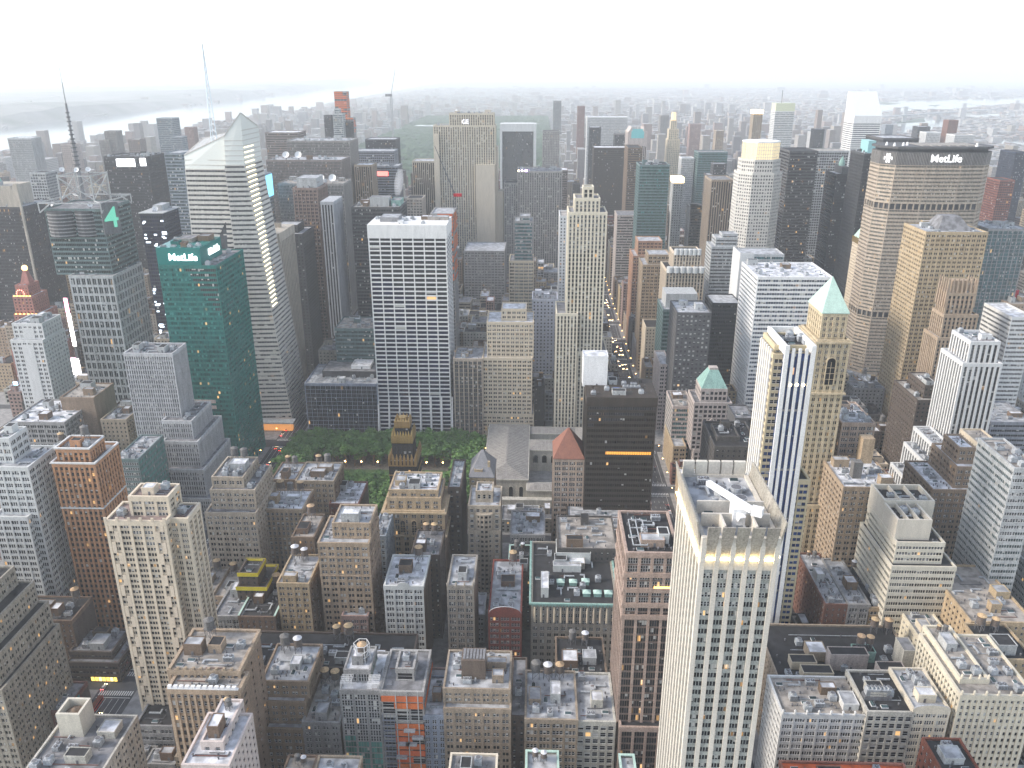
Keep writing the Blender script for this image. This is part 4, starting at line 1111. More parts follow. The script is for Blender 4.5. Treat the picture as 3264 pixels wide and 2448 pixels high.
def metlife_slab():
    root = empty('office_tower', 412, 888, 'giant octagonal beige banded slab with a sign and dark rooftop rim', 'tower')
    P = [(357, 900), (368, 887), (398, 884), (433, 884), (458, 887), (469, 900), (469, 925), (458, 938), (368, 938), (357, 925)]
    wb = MB(); gb = glazing('greyteal', 'roofgrey')
    ST['ml'] = dict(fh=3.9, bay=1.5, pw=.32, nb=1, mw=.1, sp=2.1, rp=.5, rs=.62)
    facade(wb, gb, P, 0, 66, 'ml', 'beige', None, .6); facade(wb, gb, P, 72, 183, 'ml', 'beige', None, .6); facade(wb, gb, P, 189, 228, 'ml', 'beige', None, .6)
    q = offset(P, -1.2)
    for z in (65, 182): gb.hexa(q, z, z + 7.5, wallmat('dkgrey2'))
    for z in (66, 183):
        for i in range(10):
            a, b = Vector(P[i]), Vector(P[(i + 1) % 10]); n = max(2, int((b - a).length / 5.6))
            for k in range(n): c = a + (b - a) * k / n; m = MB(); m.box(c.x - .6, c.x + .6, c.y - .6, c.y + .6, z, z + 6, wallmat('beige')); m.build('louvre_column', root)
    m = MB(); m.hexa(offset(P, .4), 228, 241, wallmat('dkgrey3'))
    for i in range(10):
        a, b = Vector(P[i]), Vector(P[(i + 1) % 10]); t = (b - a).normalized(); nn = Vector((t.y, -t.x)); n = int((b - a).length / 1.5)
        for k in range(n): c = a + (b - a) * (k + .5) / n + nn * .55; m.box(c.x - .25, c.x + .25, c.y - .25, c.y + .25, 228, 240.5, wallmat('greybr'))
    m.build('sign_band', root)
    m = MB(); m.hexa(offset(P, -3), 241, 244, wallmat('dkgrey2')); m.hexa(offset(P, 1.5), 244, 246.2, wallmat('dkgrey3'), None, True); m.build('roof_rim', root)
    for x, y in ((363, 905), (367, 895), (448, 890), (378, 900), (384, 905)):
        m = MB(); m.cyl(x, y, 1.6, 246, 249.5, wallmat('paintwhite'), 10, .8); m.build('radome', root)
    for x in range(395, 456, 9):
        m = MB(); m.box(x, x + 6, 892, 930, 246.2, 247, wallmat('greybr')); m.build('roof_panel', root)
    letters(root, 'MetLife', 10.5, (416.5, 883.0, 234.6), 0, emit('letter_white', (1, 1, 1), .7))
    # emblem of four angular M shapes on the south west face
    c = Vector((362.1, 892.6)); t = Vector((11, -13)).normalized(); w = emit('letter_white', (1, 1, 1), .7)
    m = MB()
    for dx, dz, up in ((0, 3, 1), (0, -3, -1), (-2.4, 0, 1), (2.4, 0, 1)):
        def pt(u, v): p = c + t * (dx + u); return (p.x - .75, p.y - .6, 234.5 + dz + v * up)
        for a, b in (((-1.6, -1.6), (-1.6, 1.4)), ((-1.6, 1.4), (0, 0)), ((0, 0), (1.6, 1.4)), ((1.6, 1.4), (1.6, -1.6))): m.bar(pt(*a), pt(*b), .35, w)
    m.build('emblem', root)
    finish(root, wb, gb)
metlife_slab()

def slant_tower():
    root = empty('office_tower', 640, 1700, 'tall white banded tower whose top is cut in one steep slant', 'tower')
    wb = MB(); gb = glazing('grey', 'roofgrey'); ST['ci'] = dict(fh=3.9, bay=9e5, pw=.2, nb=1, mw=.1, sp=2.1, rp=.3, rs=.4)
    x0, x1, y0, y1 = 612, 664, 1700, 1752
    facade(wb, gb, rect(x0, x1, y0, y1), 0, 222, 'ci', 'white2', None, .5)
    finish(root, wb, gb)
    m = MB(); w = wallmat('white2'); g = plain('slant_panel', (.62, .64, .66), .35)
    m.hexa(rect(x0 - .5, x1 + .5, y0 - .5, y1 + .5), 221.5, 236, w)
    m.face([(x0 - .5, y1, 236), (x0 - .5, y0 - .5, 236), (x0 - .5, y1 - 8, 279), (x0 - .5, y1, 279)], w)
    m.face([(x1 + .5, y0 - .5, 236), (x1 + .5, y1, 236), (x1 + .5, y1, 279), (x1 + .5, y1 - 8, 279)], w)
    m.face([(x1 + .5, y1, 236), (x0 - .5, y1, 236), (x0 - .5, y1, 279), (x1 + .5, y1, 279)], w); m.face([(x0 - .5, y1 - 8, 279), (x1 + .5, y1 - 8, 279), (x1 + .5, y1, 279), (x0 - .5, y1, 279)], w)
    m.build('wedge_top', root)
    m = MB()
    m.face([(x0 - .5, y0 - .5, 236), (x1 + .5, y0 - .5, 236), (x1 + .5, y1 - 8, 279), (x0 - .5, y1 - 8, 279)], g)
    m.build('slanted_roof', root)
slant_tower()

def facet_tower():
    root = empty('office_tower', -275, 716, 'tall pointed glass tower with faceted sides and a pale spire', 'tower')
    ST['bo'] = dict(fh=4.1, bay=3.1, pw=.12, nb=1, mw=.1, sp=2.35, rp=.1, rs=.35)
    wb = MB(); gb = glazing('grey', 'roofgrey')
    facade(wb, gb, [(-310, 722), (-262, 722), (-262, 776), (-310, 776)], 0, 240, 'bo', 'whitecr', [(-303, 724), (-264, 722), (-264, 770), (-303, 770)], 1.0)
    facade(wb, gb, [(-266, 716), (-230, 719), (-230, 774), (-266, 774)], 0, 244, 'bo', 'whitecr', [(-266, 718), (-250, 720), (-250, 768), (-266, 768)], 1.0)
    finish(root, wb, gb)
    gl = plain('screen_glass', (.66, .68, .64), .3); lit = emit('screen_glow', (1, .86, .52), .22); rib = wallmat('whitecr')
    def screen(name, foot, top, mat):
        m = MB(); n = len(foot)
        for i in range(n):
            j = (i + 1) % n
            A, B, Cc, D = (*foot[i], 239), (*foot[j], 239), top[j], top[i]
            m.face([A, B, Cc, D], mat)
            for k in range(1, 12):
                z = 239 + 4.1 * k
                def cut(p, q): 
                    if q[2] <= z: return None
                    f = (z - p[2]) / (q[2] - p[2]); return tuple(p[c] + (q[c] - p[c]) * f for c in range(3))
                a, b = cut(A, D), cut(B, Cc)
                if a and b: m.bar(a, b, .35, rib)
            m.bar(D, Cc, .4, rib)
        m.face([tuple(t) for t in top], wallmat('ltgrey'))
        m.build(name, root)
    screen('west_crown', [(-303, 724), (-265.5, 722), (-265.5, 769), (-303, 769)], [(-303, 726, 251), (-266, 724, 267), (-266, 766, 270), (-300, 766, 262)], gl)
    screen('east_crown', [(-265.5, 718), (-250, 720), (-250, 768), (-265.5, 768)], [(-264.5, 720, 267), (-249, 722, 286), (-249, 766, 272), (-264, 766, 270)], gl)
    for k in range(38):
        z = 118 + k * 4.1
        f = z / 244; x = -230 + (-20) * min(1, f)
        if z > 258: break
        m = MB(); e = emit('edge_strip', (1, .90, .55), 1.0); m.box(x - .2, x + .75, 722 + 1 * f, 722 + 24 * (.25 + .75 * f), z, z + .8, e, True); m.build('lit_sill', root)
    m = MB(); w = wallmat('paintwhite'); c = (-284, 748)
    for k in range(3):
        t = 2.094 * k
        m.bar((c[0] + 3 * math.cos(t), c[1] + 3 * math.sin(t), 256), (c[0] + .3 * math.cos(t), c[1] + .3 * math.sin(t), 340), .25, plain('spire_blue', (.62, .72, .78), .4))
    for k in range(16):
        z = 258 + k * 5.3; r = 3 * (1 - (z - 256) / 92)
        for q in range(3): m.bar((c[0] + r * math.cos(2.094 * q), c[1] + r * math.sin(2.094 * q), z), (c[0] + r * math.cos(2.094 * q + 2.094), c[1] + r * math.sin(2.094 * q + 2.094), z + 2.6), .2, w)
    m.build('spire', root)
    m = MB(); m.box(-310, -229, 711, 716, 0, 9, emit('lobby_glow', (1, .42, .12), .22)); m.box(-312, -226, 706, 716, 9, 10.5, wallmat('ltgrey'), True); m.build('lit_lobby', root)
facet_tower()

def gold_crown_octagon():
    root = empty('office_tower', 266, 1008, 'pale octagonal tower with a glowing golden glass crown', 'tower')
    wb = MB(); gb = glazing('grey', 'roofpale')
    def octo(x0, x1, y0, y1, c): return [(x0 + c, y0), (x1 - c, y0), (x1, y0 + c), (x1, y1 - c), (x1 - c, y1), (x0 + c, y1), (x0, y1 - c), (x0, y0 + c)]
    facade(wb, gb, octo(240, 291, 1006, 1056, 13), 0, 206, 'oct', 'whitecr'); facade(wb, gb, octo(243, 288, 1009, 1053, 12), 205, 221, 'oct', 'whitecr')
    finish(root, wb, gb)
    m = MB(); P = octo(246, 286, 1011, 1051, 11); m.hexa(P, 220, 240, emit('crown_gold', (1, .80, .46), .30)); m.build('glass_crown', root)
    m = MB(); w = wallmat('ltgrey')
    for i in range(8):
        a, b = Vector(P[i]), Vector(P[(i + 1) % 8]); n = max(3, int((b - a).length / 2.4))
        for k in range(n): c = a + (b - a) * k / n; m.bar((c.x, c.y, 220), (c.x, c.y, 240), .22, w)
        for z in (223, 227, 231, 235, 239.8): m.bar((a.x, a.y, z), (b.x, b.y, z), .2, w)
    m.hexa(offset(P, .5), 239.5, 241, wallmat('paintwhite')); m.build('crown_frame', root)
gold_crown_octagon()

def library():
    root = empty('library', 20, 575, 'low classical stone library with grey ridged roofs and arched windows', 'library')
    w = wallmat('greybeige'); r = wallmat('greybr'); m = MB(); roof = MB(); g = MB()
    def wing(x0, x1, y0, y1, h, rise, axis):
        m.box(x0, x1, y0, y1, 0, h, w)
        m.hexa(offset(rect(x0, x1, y0, y1), .9), h - 1.2, h, w, None, True)
        e = min(x1 - x0, y1 - y0) / 2 - .6
        t = rect(x0 + e, x1 - e, y0 + e, y1 - e)
        roof.hexa(offset(rect(x0, x1, y0, y1), .3), h + .01, h + rise, r, t)
        n = int(max(x1 - x0, y1 - y0) / 3)
        for k in range(n):
            if axis: y = y0 + (y1 - y0) * (k + .5) / n; roof.bar((x0 + .5, y, h + .3), (x0 + e, y, h + rise + .1), .08, w); roof.bar((x1 - .5, y, h + .3), (x1 - e, y, h + rise + .1), .08, w)
            else: x = x0 + (x1 - x0) * (k + .5) / n; roof.bar((x, y0 + .5, h + .3), (x, y0 + e, h + rise + .1), .08, w)
    wing(-40, -5, 578, 684, 21, 5, True); wing(-5, 36, 634, 654, 20, 4, False); wing(36, 60, 575, 684, 19, 4, True); wing(-5, 36, 670, 684, 19, 2, False); wing(-5, 36, 566, 578, 18, 2.5, False); wing(60, 78, 585, 675, 17, 3, True)
    m.box(-42, 80, 561, 566, 0, 12, w)
    def arch(cx, y, z, rr, h, s=-1):
        pts = [(cx - rr, y, z), (cx + rr, y, z)] + [(cx + rr * math.cos(math.pi * k / 8), y, z + h + rr * math.sin(math.pi * k / 8)) for k in range(9)]
        q = MB(); q.face(pts, glassmat('black'))
        for k in range(8): q.bar(pts[2 + k], pts[3 + k], .2, w)
        q.bar(pts[0], pts[2 + 8], .2, w); q.bar(pts[1], pts[2], .2, w)
        q.build('arched_window', root)
    for k in range(5): arch(1 + k * 7.6, 633.9, 8, 2.2, 5)
    for k in range(7): arch(-1 + k * 6, 560.9, 3, 1.3, 4)
    for k in range(4): arch(-34 + k * 8, 577.8, 4, 1.7, 9)
    m.build('wall', root); roof.build('roof', root)
library()

def crane(x, y, z, h, jib, ang, az, label, col, k=1.0):
    root = empty('tower_crane', x, y, label, 'crane', None, z)
    m = MB(); c = wallmat(col)
    for sx in (-1, 1):
        for sy in (-1, 1): m.bar((x + sx * k, y + sy * k, z), (x + sx * k, y + sy * k, z + h), .22 * k, c)
    n = int(h / 4)
    for i in range(n):
        for sx in (-1, 1): m.bar((x - k, y + sx * k, z + h * i / n), (x + k, y + sx * k, z + h * (i + 1) / n), .14 * k, c); m.bar((x + sx * k, y - k, z + h * i / n), (x + sx * k, y + k, z + h * (i + 1) / n), .14 * k, c)
    m.build('mast', root)
    m = MB(); ca, sa = math.cos(R(ang)), math.sin(R(ang)); u = Vector((math.cos(R(az)), math.sin(R(az)), 0))
    p = Vector((x, y, z + h + 2)); e = p + u * (jib * ca) + Vector((0, 0, jib * sa)); s = Vector((-u.y, u.x, 0)) * k
    up = Vector((0, 0, 1.6 * k))
    for o in (s, -s, up): m.bar(p + o, e, .24 * k, c)
    nj = int(jib / 4)
    for i in range(nj):
        f0, f1 = i / nj, (i + 1) / nj
        m.bar(p + s * (1 - f0) + (e - p) * f0, p + up * (1 - f1) + (e - p) * f1, .13 * k, c); m.bar(p - s * (1 - f0) + (e - p) * f0, p + up * (1 - f1) + (e - p) * f1, .13 * k, c)
    m.build('jib', root)
    m = MB(); q = p - u * 6 * k; m.box(min(q.x, p.x) - 1.2 * k, max(q.x, p.x) + 1.2 * k, min(q.y, p.y) - 1.2 * k, max(q.y, p.y) + 1.2 * k, z + h, z + h + 3 * k, wallmat('red' if col == 'steel' else 'grey'), True); m.build('counterweight', root)
crane(-85, 868, 181, 16, 52, 68, 175, 'dark luffing crane with a red cab on the concrete frame', 'steel', 1.0)
crane(-318, 1890, 60, 205, 55, 78, 10, 'tall pale crane mast beside the orange netted tower', 'ltgrey', 1.7)

# ---------------------------------------------------------------- the table of buildings
HEROES = [
 ('atlas', [[-194.6, -167.5, 325.0, 342.0, 128.3], [-168.0, -159.5, 330.0, 344.0, 127.0], [-185.0, -167.5, 331.0, 343.0, 137.6]], 'atl', 'cream', 'dark', 'cream residential tower with chequered corner windows and a stepped glazed penthouse', 'hvac'),
 ('orange', [[-271.1, -247.7, 413.0, 440.0, 112.8], [-269.1, -251.1, 416.0, 432.0, 120.5]], 'pier', 'orange', 'dark', 'orange brick tower with a white cornice and hollow crown on its roof', 'tank'),
 ('whiteleft', [[-305.5, -285.7, 402.0, 442.0, 84.1], [-301.4, -281.5, 406.0, 434.0, 113.4], [-301.8, -292.7, 412.0, 428.0, 128.1]], 'loft', 'white', 'dark', 'white setback tower cut by the left edge of the picture', 'hvac'),
 ('stepped5b', [[-292.0, -236.0, 535.0, 600.0, 24.0], [-272.7, -243.2, 540.0, 595.0, 45.1], [-272.5, -247.1, 546.0, 594.0, 65.0], [-273.7, -252.3, 552.0, 590.0, 78.7], [-297.7, -262.6, 560.0, 584.0, 128.2]], 'thin', 'silver', 'grey', 'silver striped office tower stepping down towards the park', 'hvac'),
 ('green', [[-288.3, -244.0, 615.0, 677.0, 180.3], [-289.5, -256.2, 618.0, 662.0, 192.9]], 'curtain', 'teal', 'green', 'teal green glass tower carrying two glowing white signs', 'hvac'),
 ('stepL', [[-340.0, -247.0, 303.0, 352.0, 50.0], [-340.0, -250.0, 307.0, 352.0, 64.0], [-340.0, -255.0, 312.0, 352.0, 76.0], [-340.0, -262.0, 320.0, 350.0, 86.0], [-340.0, -290.0, 326.0, 346.0, 96.0]], 'pair', 'greytan', 'lit', 'brown setback block with rows of lit windows in the lower left corner', 'tank'),
 ('brn300', [[-290.0, -256.0, 376.0, 398.0, 34.0]], 'brick', 'brown', 'dark', 'brown brick block with a black roof behind the setback corner block', 'tank'),
 ('litlow', [[-257.6, -229.1, 367.0, 395.0, 13.2], [-257.5, -234.0, 371.0, 391.0, 17.3]], 'dband', 'dkbrown', 'dark', 'low dark brown block with a lit yellow shopfront below brown roof machinery', 'hvac'),
 ('tealrow', [[-264.0, -239.5, 331.0, 353.0, 12.0]], 'brick', 'redbrown', 'dark', 'low avenue row building with teal painted side wall', 'none'),
 ('gothic', [[-148.3, -119.3, 268.0, 278.0, 84.0], [-150.8, -121.7, 276.0, 302.0, 86.9]], 'gothic', 'tan', 'dark', 'tan ribbed loft tower with white battlements along its front', 'tank'),
 ('beigeenc', [[-203.0, -172.0, 238.0, 281.0, 57.0]], 'lpair', 'greybeige', 'dark', 'pale grey block with a round tank inside an open concrete enclosure', 'hvac'),
 ('whiteroof', [[-128.4, -111.2, 232.0, 258.0, 80.8], [-124.0, -116.0, 240.0, 262.0, 84.0]], 'brick', 'palepink', 'dark', 'pale block with two tanks and bright white roof at bottom left', 'tank2'),
 ('deck', [[-191.2, -173.4, 310.0, 340.0, 24.1]], 'dband', 'grey', 'dark', 'low grey parking deck between the chequered tower and the ribbed loft', 'none'),
 ('brwnstep', [[-124.0, -105.0, 296.0, 330.0, 37.6], [-124.0, -103.9, 300.0, 330.0, 49.5], [-124.3, -102.7, 304.0, 330.0, 57.6]], 'pair', 'tanbrown', 'dark', 'brown brick loft stepping back under twin dark tanks', 'tank2'),
 ('lowgrey440', [[-104.4, -87.7, 296.0, 326.0, 41.8]], 'pair', 'grey2', 'dark', 'low grey loft with three wide bays beside the green glass hotel', 'tank2'),
 ('wide600', [[-148.0, -60.0, 330.0, 357.0, 44.0]], 'brick', 'dkbrown', 'dark', 'wide dark brick loft with black roof and a white tank and a tan tank', 'tank2'),
 ('hotel', [[-86.0, -68.2, 296.0, 322.0, 60.4], [-84.9, -73.3, 302.0, 318.0, 66.6]], 'ghotel', 'grey2', 'green2', 'green glass hotel with white roof trellis and framed tank', 'frame'),
 ('scaff', [[-67.4, -48.7, 296.0, 324.0, 60.2], [-61.5, -53.9, 304.0, 316.0, 66.2]], 'scaff', 'concrete', 'dark', 'tower under construction wrapped in orange netting and grey platforms', 'none'),
 ('blueh', [[-48.9, -39.1, 296.0, 322.0, 46.9]], 'bluepan', 'bluegrey', 'navy', 'slim blue panelled hotel beside the orange netted tower', 'hvac'),
 ('lightbr', [[-39.3, -9.6, 296.0, 324.0, 51.4], [-39.8, -10.0, 300.0, 326.0, 59.0]], 'pair', 'tan2', 'dark', 'broad tan loft with large brown cooling box on its pale roof', 'bigbox'),
 ('alley', [[-9.5, -2.8, 300.0, 340.0, 43.9]], 'brick', 'dkbrown', 'dark', 'narrow low dark building squeezed beside the broad tan loft', 'none'),
 ('loftA', [[-2.7, 20.6, 296.0, 328.0, 46.2]], 'loft', 'tan2', 'dark', 'tan loft with three water tanks on its cluttered pale roof', 'tank3'),
 ('loftB', [[20.7, 37.7, 297.0, 329.0, 44.7]], 'gridl', 'greybeige', 'dark', 'grey loft with wide square windows beside the tan granite tower', 'hvac'),
 ('darkroof', [[12.2, 36.5, 330.0, 358.0, 43.2]], 'brick', 'brown', 'dark', 'dark roofed block with a tan conical tank behind the tank crowded loft', 'tank2'),
 ('t420', [[40.0, 62.7, 294.0, 334.0, 44.9], [38.9, 60.3, 298.0, 332.0, 132.9]], 'granite', 'pinktan', 'dark', 'pink granite office tower with a skylit roof beside the white ribbed tower', 'hvac'),
 ('t400', [[52.2, 74.5, 222.0, 264.0, 191.4]], 't400', 'offwhite', 'dark', 'white ribbed tower with fins flaring outward around its lit crown', 'none'),
 ('lordt', [[-0.4, 45.5, 378.0, 440.0, 49.8]], 'colon', 'greytan', 'dark', 'wide grey store block with green copper cornice and skylights', 'hvac'),
 ('redgable', [[-23.6, -6.3, 375.0, 427.0, 44.9]], 'loft', 'redbrick', 'lit', 'red brick loft with a curved gable and glowing arched windows', 'tank'),
 ('whiteloft', [[-80.1, -59.3, 377.0, 407.0, 59.9]], 'loft', 'offwhite2', 'dark', 'white glazed loft with ornate parapet and a dark round tank', 'tank'),
 ('tan1540', [[-45.6, -31.9, 375.0, 405.0, 61.9]], 'loft', 'greytan', 'dark', 'narrow grey tan loft with red rubble strewn roof', 'hvac'),
 ('dk1250', [[-70.4, -54.1, 410.0, 438.0, 58.4]], 'brick', 'dkbrown', 'dark', 'dark loft with two tan tanks behind the white glazed loft', 'tank2'),
 ('pinklow', [[-104.1, -90.4, 376.0, 406.0, 40.7]], 'loft', 'pinkbr', 'dark', 'low pinkish loft with three arched windows and pale roof', 'hvac'),
 ('bigtan', [[-114.8, -87.8, 380.0, 408.0, 84.2], [-107.7, -87.7, 386.0, 406.0, 92.8]], 'pair', 'tan', 'dark', 'broad tan loft with blank beige roof boxes at mid left', 'hvac'),
 ('yelltan', [[-138.3, -121.3, 377.0, 405.0, 60.4]], 'pair', 'tan3', 'dark', 'yellow tan loft with twin white tanks on its roof', 'tank2w'),
 ('brown480', [[-138.1, -125.6, 408.0, 434.0, 70.2]], 'brick', 'brown', 'dark', 'narrow brown block with a grey tank and a small pointed gable', 'tank'),
 ('loft1700', [[-175.7, -160.1, 376.0, 406.0, 39.1]], 'loft', 'grey2', 'dark', 'grey loft with tall bays next to the chequered tower', 'hvac'),
 ('loft1870', [[-161.1, -141.3, 375.0, 407.0, 39.8]], 'brick', 'brown', 'dark', 'brown loft with green copper edge and black roof', 'tank'),
 ('yellowbox', [[-166.8, -150.7, 392.0, 414.0, 47.1], [-165.8, -155.6, 394.0, 408.0, 55.0]], 'brick', 'dkbrown', 'dark', 'low dark block whose roof walls are painted bright yellow', 'none'),
 ('beige13', [[-200.6, -169.8, 440.0, 480.0, 66.9], [-198.0, -171.1, 446.0, 480.0, 79.5], [-197.8, -178.8, 450.0, 478.0, 86.1]], 'pair', 'beige', 'dark', 'beige setback tower with dark roof openings by the sixth avenue corner', 'tank2b'),
 ('mid40', [[-175.9, -146.5, 458.0, 484.0, 59.8]], 'pier', 'tan', 'dark', 'tan ribbed block with end turrets and three tan tanks', 'tank3'),
 ('mid150', [[-176.1, -160.1, 492.0, 518.0, 62.9]], 'brick', 'brown', 'dark', 'brown block with two tan tanks facing the park', 'tank2'),
 ('mid350', [[-159.1, -133.8, 490.0, 518.0, 63.3]], 'pair', 'tan2', 'dark', 'tan block with tall brown chimney tank facing the park', 'tank2'),
 ('mid620', [[-136.6, -117.3, 486.0, 518.0, 48.5]], 'brick', 'redbrown', 'dark', 'low red brown block with white roof beside the park trees', 'hvac'),
 ('dk960', [[-94.1, -86.9, 420.0, 446.0, 64.5]], 'loft', 'greyblue', 'dark', 'blue grey faced loft seen on its narrow front by the dark alley', 'none'),
 ('engsoc', [[-92.3, -55.2, 447.0, 479.0, 66.1], [-90.1, -57.7, 450.0, 476.0, 73.8], [-89.0, -59.4, 452.0, 476.0, 78.0]], 'palazzo', 'tan3', 'dark', 'tan palazzo tower with tall arched windows and white roof', 'hvac'),
 ('radiator', [[-95.8, -78.4, 492.0, 514.0, 77.4], [-93.7, -81.0, 496.0, 510.0, 92.2], [-91.7, -83.0, 499.0, 507.0, 101.9]], 'gold', 'black', 'dark', 'black brick tower with a stepped gilded crown of pinnacles', 'none'),
 ('dk1540', [[-54.7, -47.0, 470.0, 510.0, 70.6]], 'brick', 'dkbrown', 'dark', 'slim dark brick block behind the tan palazzo tower', 'none'),
 ('bay1700', [[-40.8, -21.1, 454.0, 482.0, 48.7], [-40.7, -21.1, 456.0, 482.0, 65.4], [-36.2, -26.1, 462.0, 474.0, 72.5]], 'bayw', 'beige', 'dark', 'beige tower with a curved bay under a blank white top box', 'none'),
 ('turret', [[-42.4, -26.8, 490.0, 516.0, 67.9]], 'brick', 'tan3', 'dark', 'tan house with a steep grey slate roof facing the park', 'slate'),
 ('mid2030', [[-14.3, 7.0, 456.0, 486.0, 45.2]], 'loft', 'grey2', 'dark', 'low grey block crowded with white roof machinery', 'hvac'),
 ('tankblk', [[-14.6, -1.0, 420.0, 450.0, 40.7]], 'brick', 'dkbrown', 'dark', 'dark block with two tan tanks inside white edged roof', 'tank2'),
 ('slabw', [[-1.1, 11.3, 432.0, 448.0, 40.3]], 'blank', 'tan2', 'dark', 'tall blank tan wall slab with a white top beside the tanks', 'none'),
 ('redpyr', [[13.2, 32.6, 494.0, 520.0, 80.3]], 'loft', 'pinktan2', 'dark', 'pinkish tower with a steep orange tiled pyramid roof', 'pyr'),
 ('hsbc', [[22.3, 74.9, 462.0, 522.0, 45.4], [33.4, 77.4, 490.0, 524.0, 125.5]], 'dkband', 'dkbronze', 'bronze', 'dark bronze office slab with one glowing amber floor', 'hvac'),
 ('hsbclow', [[14.6, 48.8, 420.0, 458.0, 58.1]], 'brick', 'dkgrey', 'dark', 'dark low roofed block in front of the bronze slab podium', 'hvac'),
 ('grace', [[-143.4, -77.1, 702.0, 746.0, 196.1]], 'grace', 'white2', 'navy', 'white gridded office slab with dark ribbon windows behind the park', 'hvac'),
 ('hbo', [[-209.8, -143.8, 700.0, 752.0, 52.8]], 'ggrid', 'bluegrey', 'black', 'low dark blue gridded glass block at the park corner', 'white'),
 ('vz', [[-189.8, -151.0, 745.0, 785.0, 91.3]], 'curtain', 'greyteal', 'greyteal', 'grey green banded block behind the dark blue gridded block', 'hvac'),
 ('salmonl', [[-72.6, -47.5, 698.0, 732.0, 78.7]], 'pierw', 'beige', 'grey', 'narrow beige block with tall window bays right of the white slab', 'hvac'),
 ('salmon', [[-47.7, -1.2, 700.0, 744.0, 24.3], [-47.0, -3.1, 700.0, 744.0, 78.9], [-42.9, -2.0, 704.0, 740.0, 111.0], [-30.2, -8.6, 712.0, 734.0, 121.0]], 'pair', 'cream2', 'dark', 'cream setback office block with a white top box across from the library', 'none'),
 ('lib500', [[18.4, 36.2, 698.0, 738.0, 121.3], [37.8, 63.3, 700.0, 736.0, 85.7], [27.0, 58.5, 702.0, 734.0, 208.1], [32.2, 52.5, 706.0, 732.0, 219.1], [39.2, 47.2, 712.0, 724.0, 227.8]], 'deco', 'cream3', 'dark', 'slender cream art deco tower with dark vertical strips at fifth avenue', 'none'),
 ('lightgrey', [[-3.2, 21.2, 790.0, 820.0, 109.2]], 'brick', 'paleblue', 'dark', 'pale grey block with square punched windows behind the cream block', 'hvac'),
 ('cond', [[-408.3, -370.3, 700.0, 755.0, 151.4]], 'cn', 'ltgrey', 'dark2', 'grey gridded tower with a dark glass top under a white mast frame', 'mastcn'),
 ('whiteslim', [[-439.8, -413.1, 650.0, 684.0, 107.9], [-438.9, -413.8, 655.0, 683.0, 120.9]], 'tcol', 'white3', 'dark', 'slim white tower with blank central shaft near the left edge', 'hvac'),
 ('param', [[-543.1, -501.3, 800.0, 840.0, 47.9], [-535.3, -510.0, 805.0, 839.0, 84.8], [-534.5, -515.3, 808.0, 836.0, 102.9], [-532.2, -519.7, 812.0, 832.0, 113.9]], 'brick', 'redpink', 'lit', 'reddish stepped tower lit amber with a clock and globe', 'globe'),
 ('astor', [[-644.1, -583.0, 930.0, 990.0, 174.3]], 'dkpier', 'dkgrey2', 'dark', 'dark grey ribbed tower on the left edge with flared white crown', 'crown'),
 ('lowlft', [[-395.0, -352.5, 560.0, 605.0, 72.8]], 'loft', 'grey2', 'dark', 'broad grey loft block with a long flat roof at the far left', 'hvac'),
 ('lowlft2', [[-367.3, -341.2, 585.0, 617.0, 82.8]], 'blank', 'tanbrown', 'dark', 'brown windowless topped block with grey roof machinery', 'hvac'),
 ('lowlft3', [[-332.7, -313.3, 575.0, 601.0, 69.1]], 'brick', 'tan2', 'dark', 'small tan block with roof garden beside the silver striped tower', 'hvac'),
 ('lowlft4', [[-352.3, -335.7, 520.0, 550.0, 61.9]], 'brick', 'ltgrey', 'dark', 'pale block with small square windows behind the orange tower', 'tank'),
 ('glassl', [[-284.8, -268.9, 500.0, 540.0, 72.6]], 'curtain', 'greyteal', 'green2', 'low dark teal glass block right of the orange tower', 'none'),
 ('oneast', [[-409.5, -386.1, 850.0, 890.0, 181.0]], 'navyb', 'dkblue', 'navy', 'navy glass office tower flecked with white lights and a roof dish', 'dish'),
 ('kings', [[-581.6, -522.7, 1130.0, 1185.0, 210.7]], 'dkpier', 'dkgrey2', 'dark', 'broad dark slab with a lit white sign near the left river view', 'sign1'),
 ('nyt1', [[-445.6, -424.8, 1010.0, 1050.0, 226.9]], 'curtain', 'greyblue', 'greyteal', 'grey glass tower behind the pointed glass tower with roof truss signs', 'none'),
 ('axa', [[-329.3, -317.5, 960.0, 1005.0, 205.6]], 'curtain', 'greyblue', 'greyteal', 'grey glass tower with a glowing light blue top', 'bluetop'),
 ('fiftyb', [[-262.0, -243.7, 775.0, 825.0, 174.7]], 'blkwide', 'beige2', 'black', 'beige tower with black vertical stripes beside the pointed glass tower', 'hvac'),
 ('dkbr3', [[-257.3, -242.6, 850.0, 895.0, 160.8], [-272.8, -250.0, 860.0, 885.0, 168.2]], 'brick', 'dkgrey2', 'dark', 'dark grey brown tower with a rounded box on top', 'none'),
 ('t1166', [[-262.1, -236.5, 900.0, 944.0, 200.9]], 'pierb', 'brownpink', 'dark', 'brown granite tower with stepped notched front bays', 'whitetop'),
 ('t1155', [[-220.0, -208.2, 850.0, 890.0, 193.6]], 'blkpier', 'silver2', 'black', 'black and silver striped slab with an open corner', 'none'),
 ('t1133', [[-194.0, -143.1, 870.0, 918.0, 185.5]], 'dkgridd', 'dkgrey3', 'dark', 'dark broad office block with a pale roof and steaming vents', 'steam'),
 ('r1185', [[-309.1, -231.0, 1000.0, 1045.0, 192.9]], 'thin', 'greybr', 'grey', 'pale ribbed slab with two large white roof dishes', 'dish2'),
 ('r1211', [[-352.1, -254.4, 1100.0, 1150.0, 210.2]], 'thin', 'brownpink2', 'grey', 'broad brown ribbed slab with two white dishes on the left', 'dish2'),
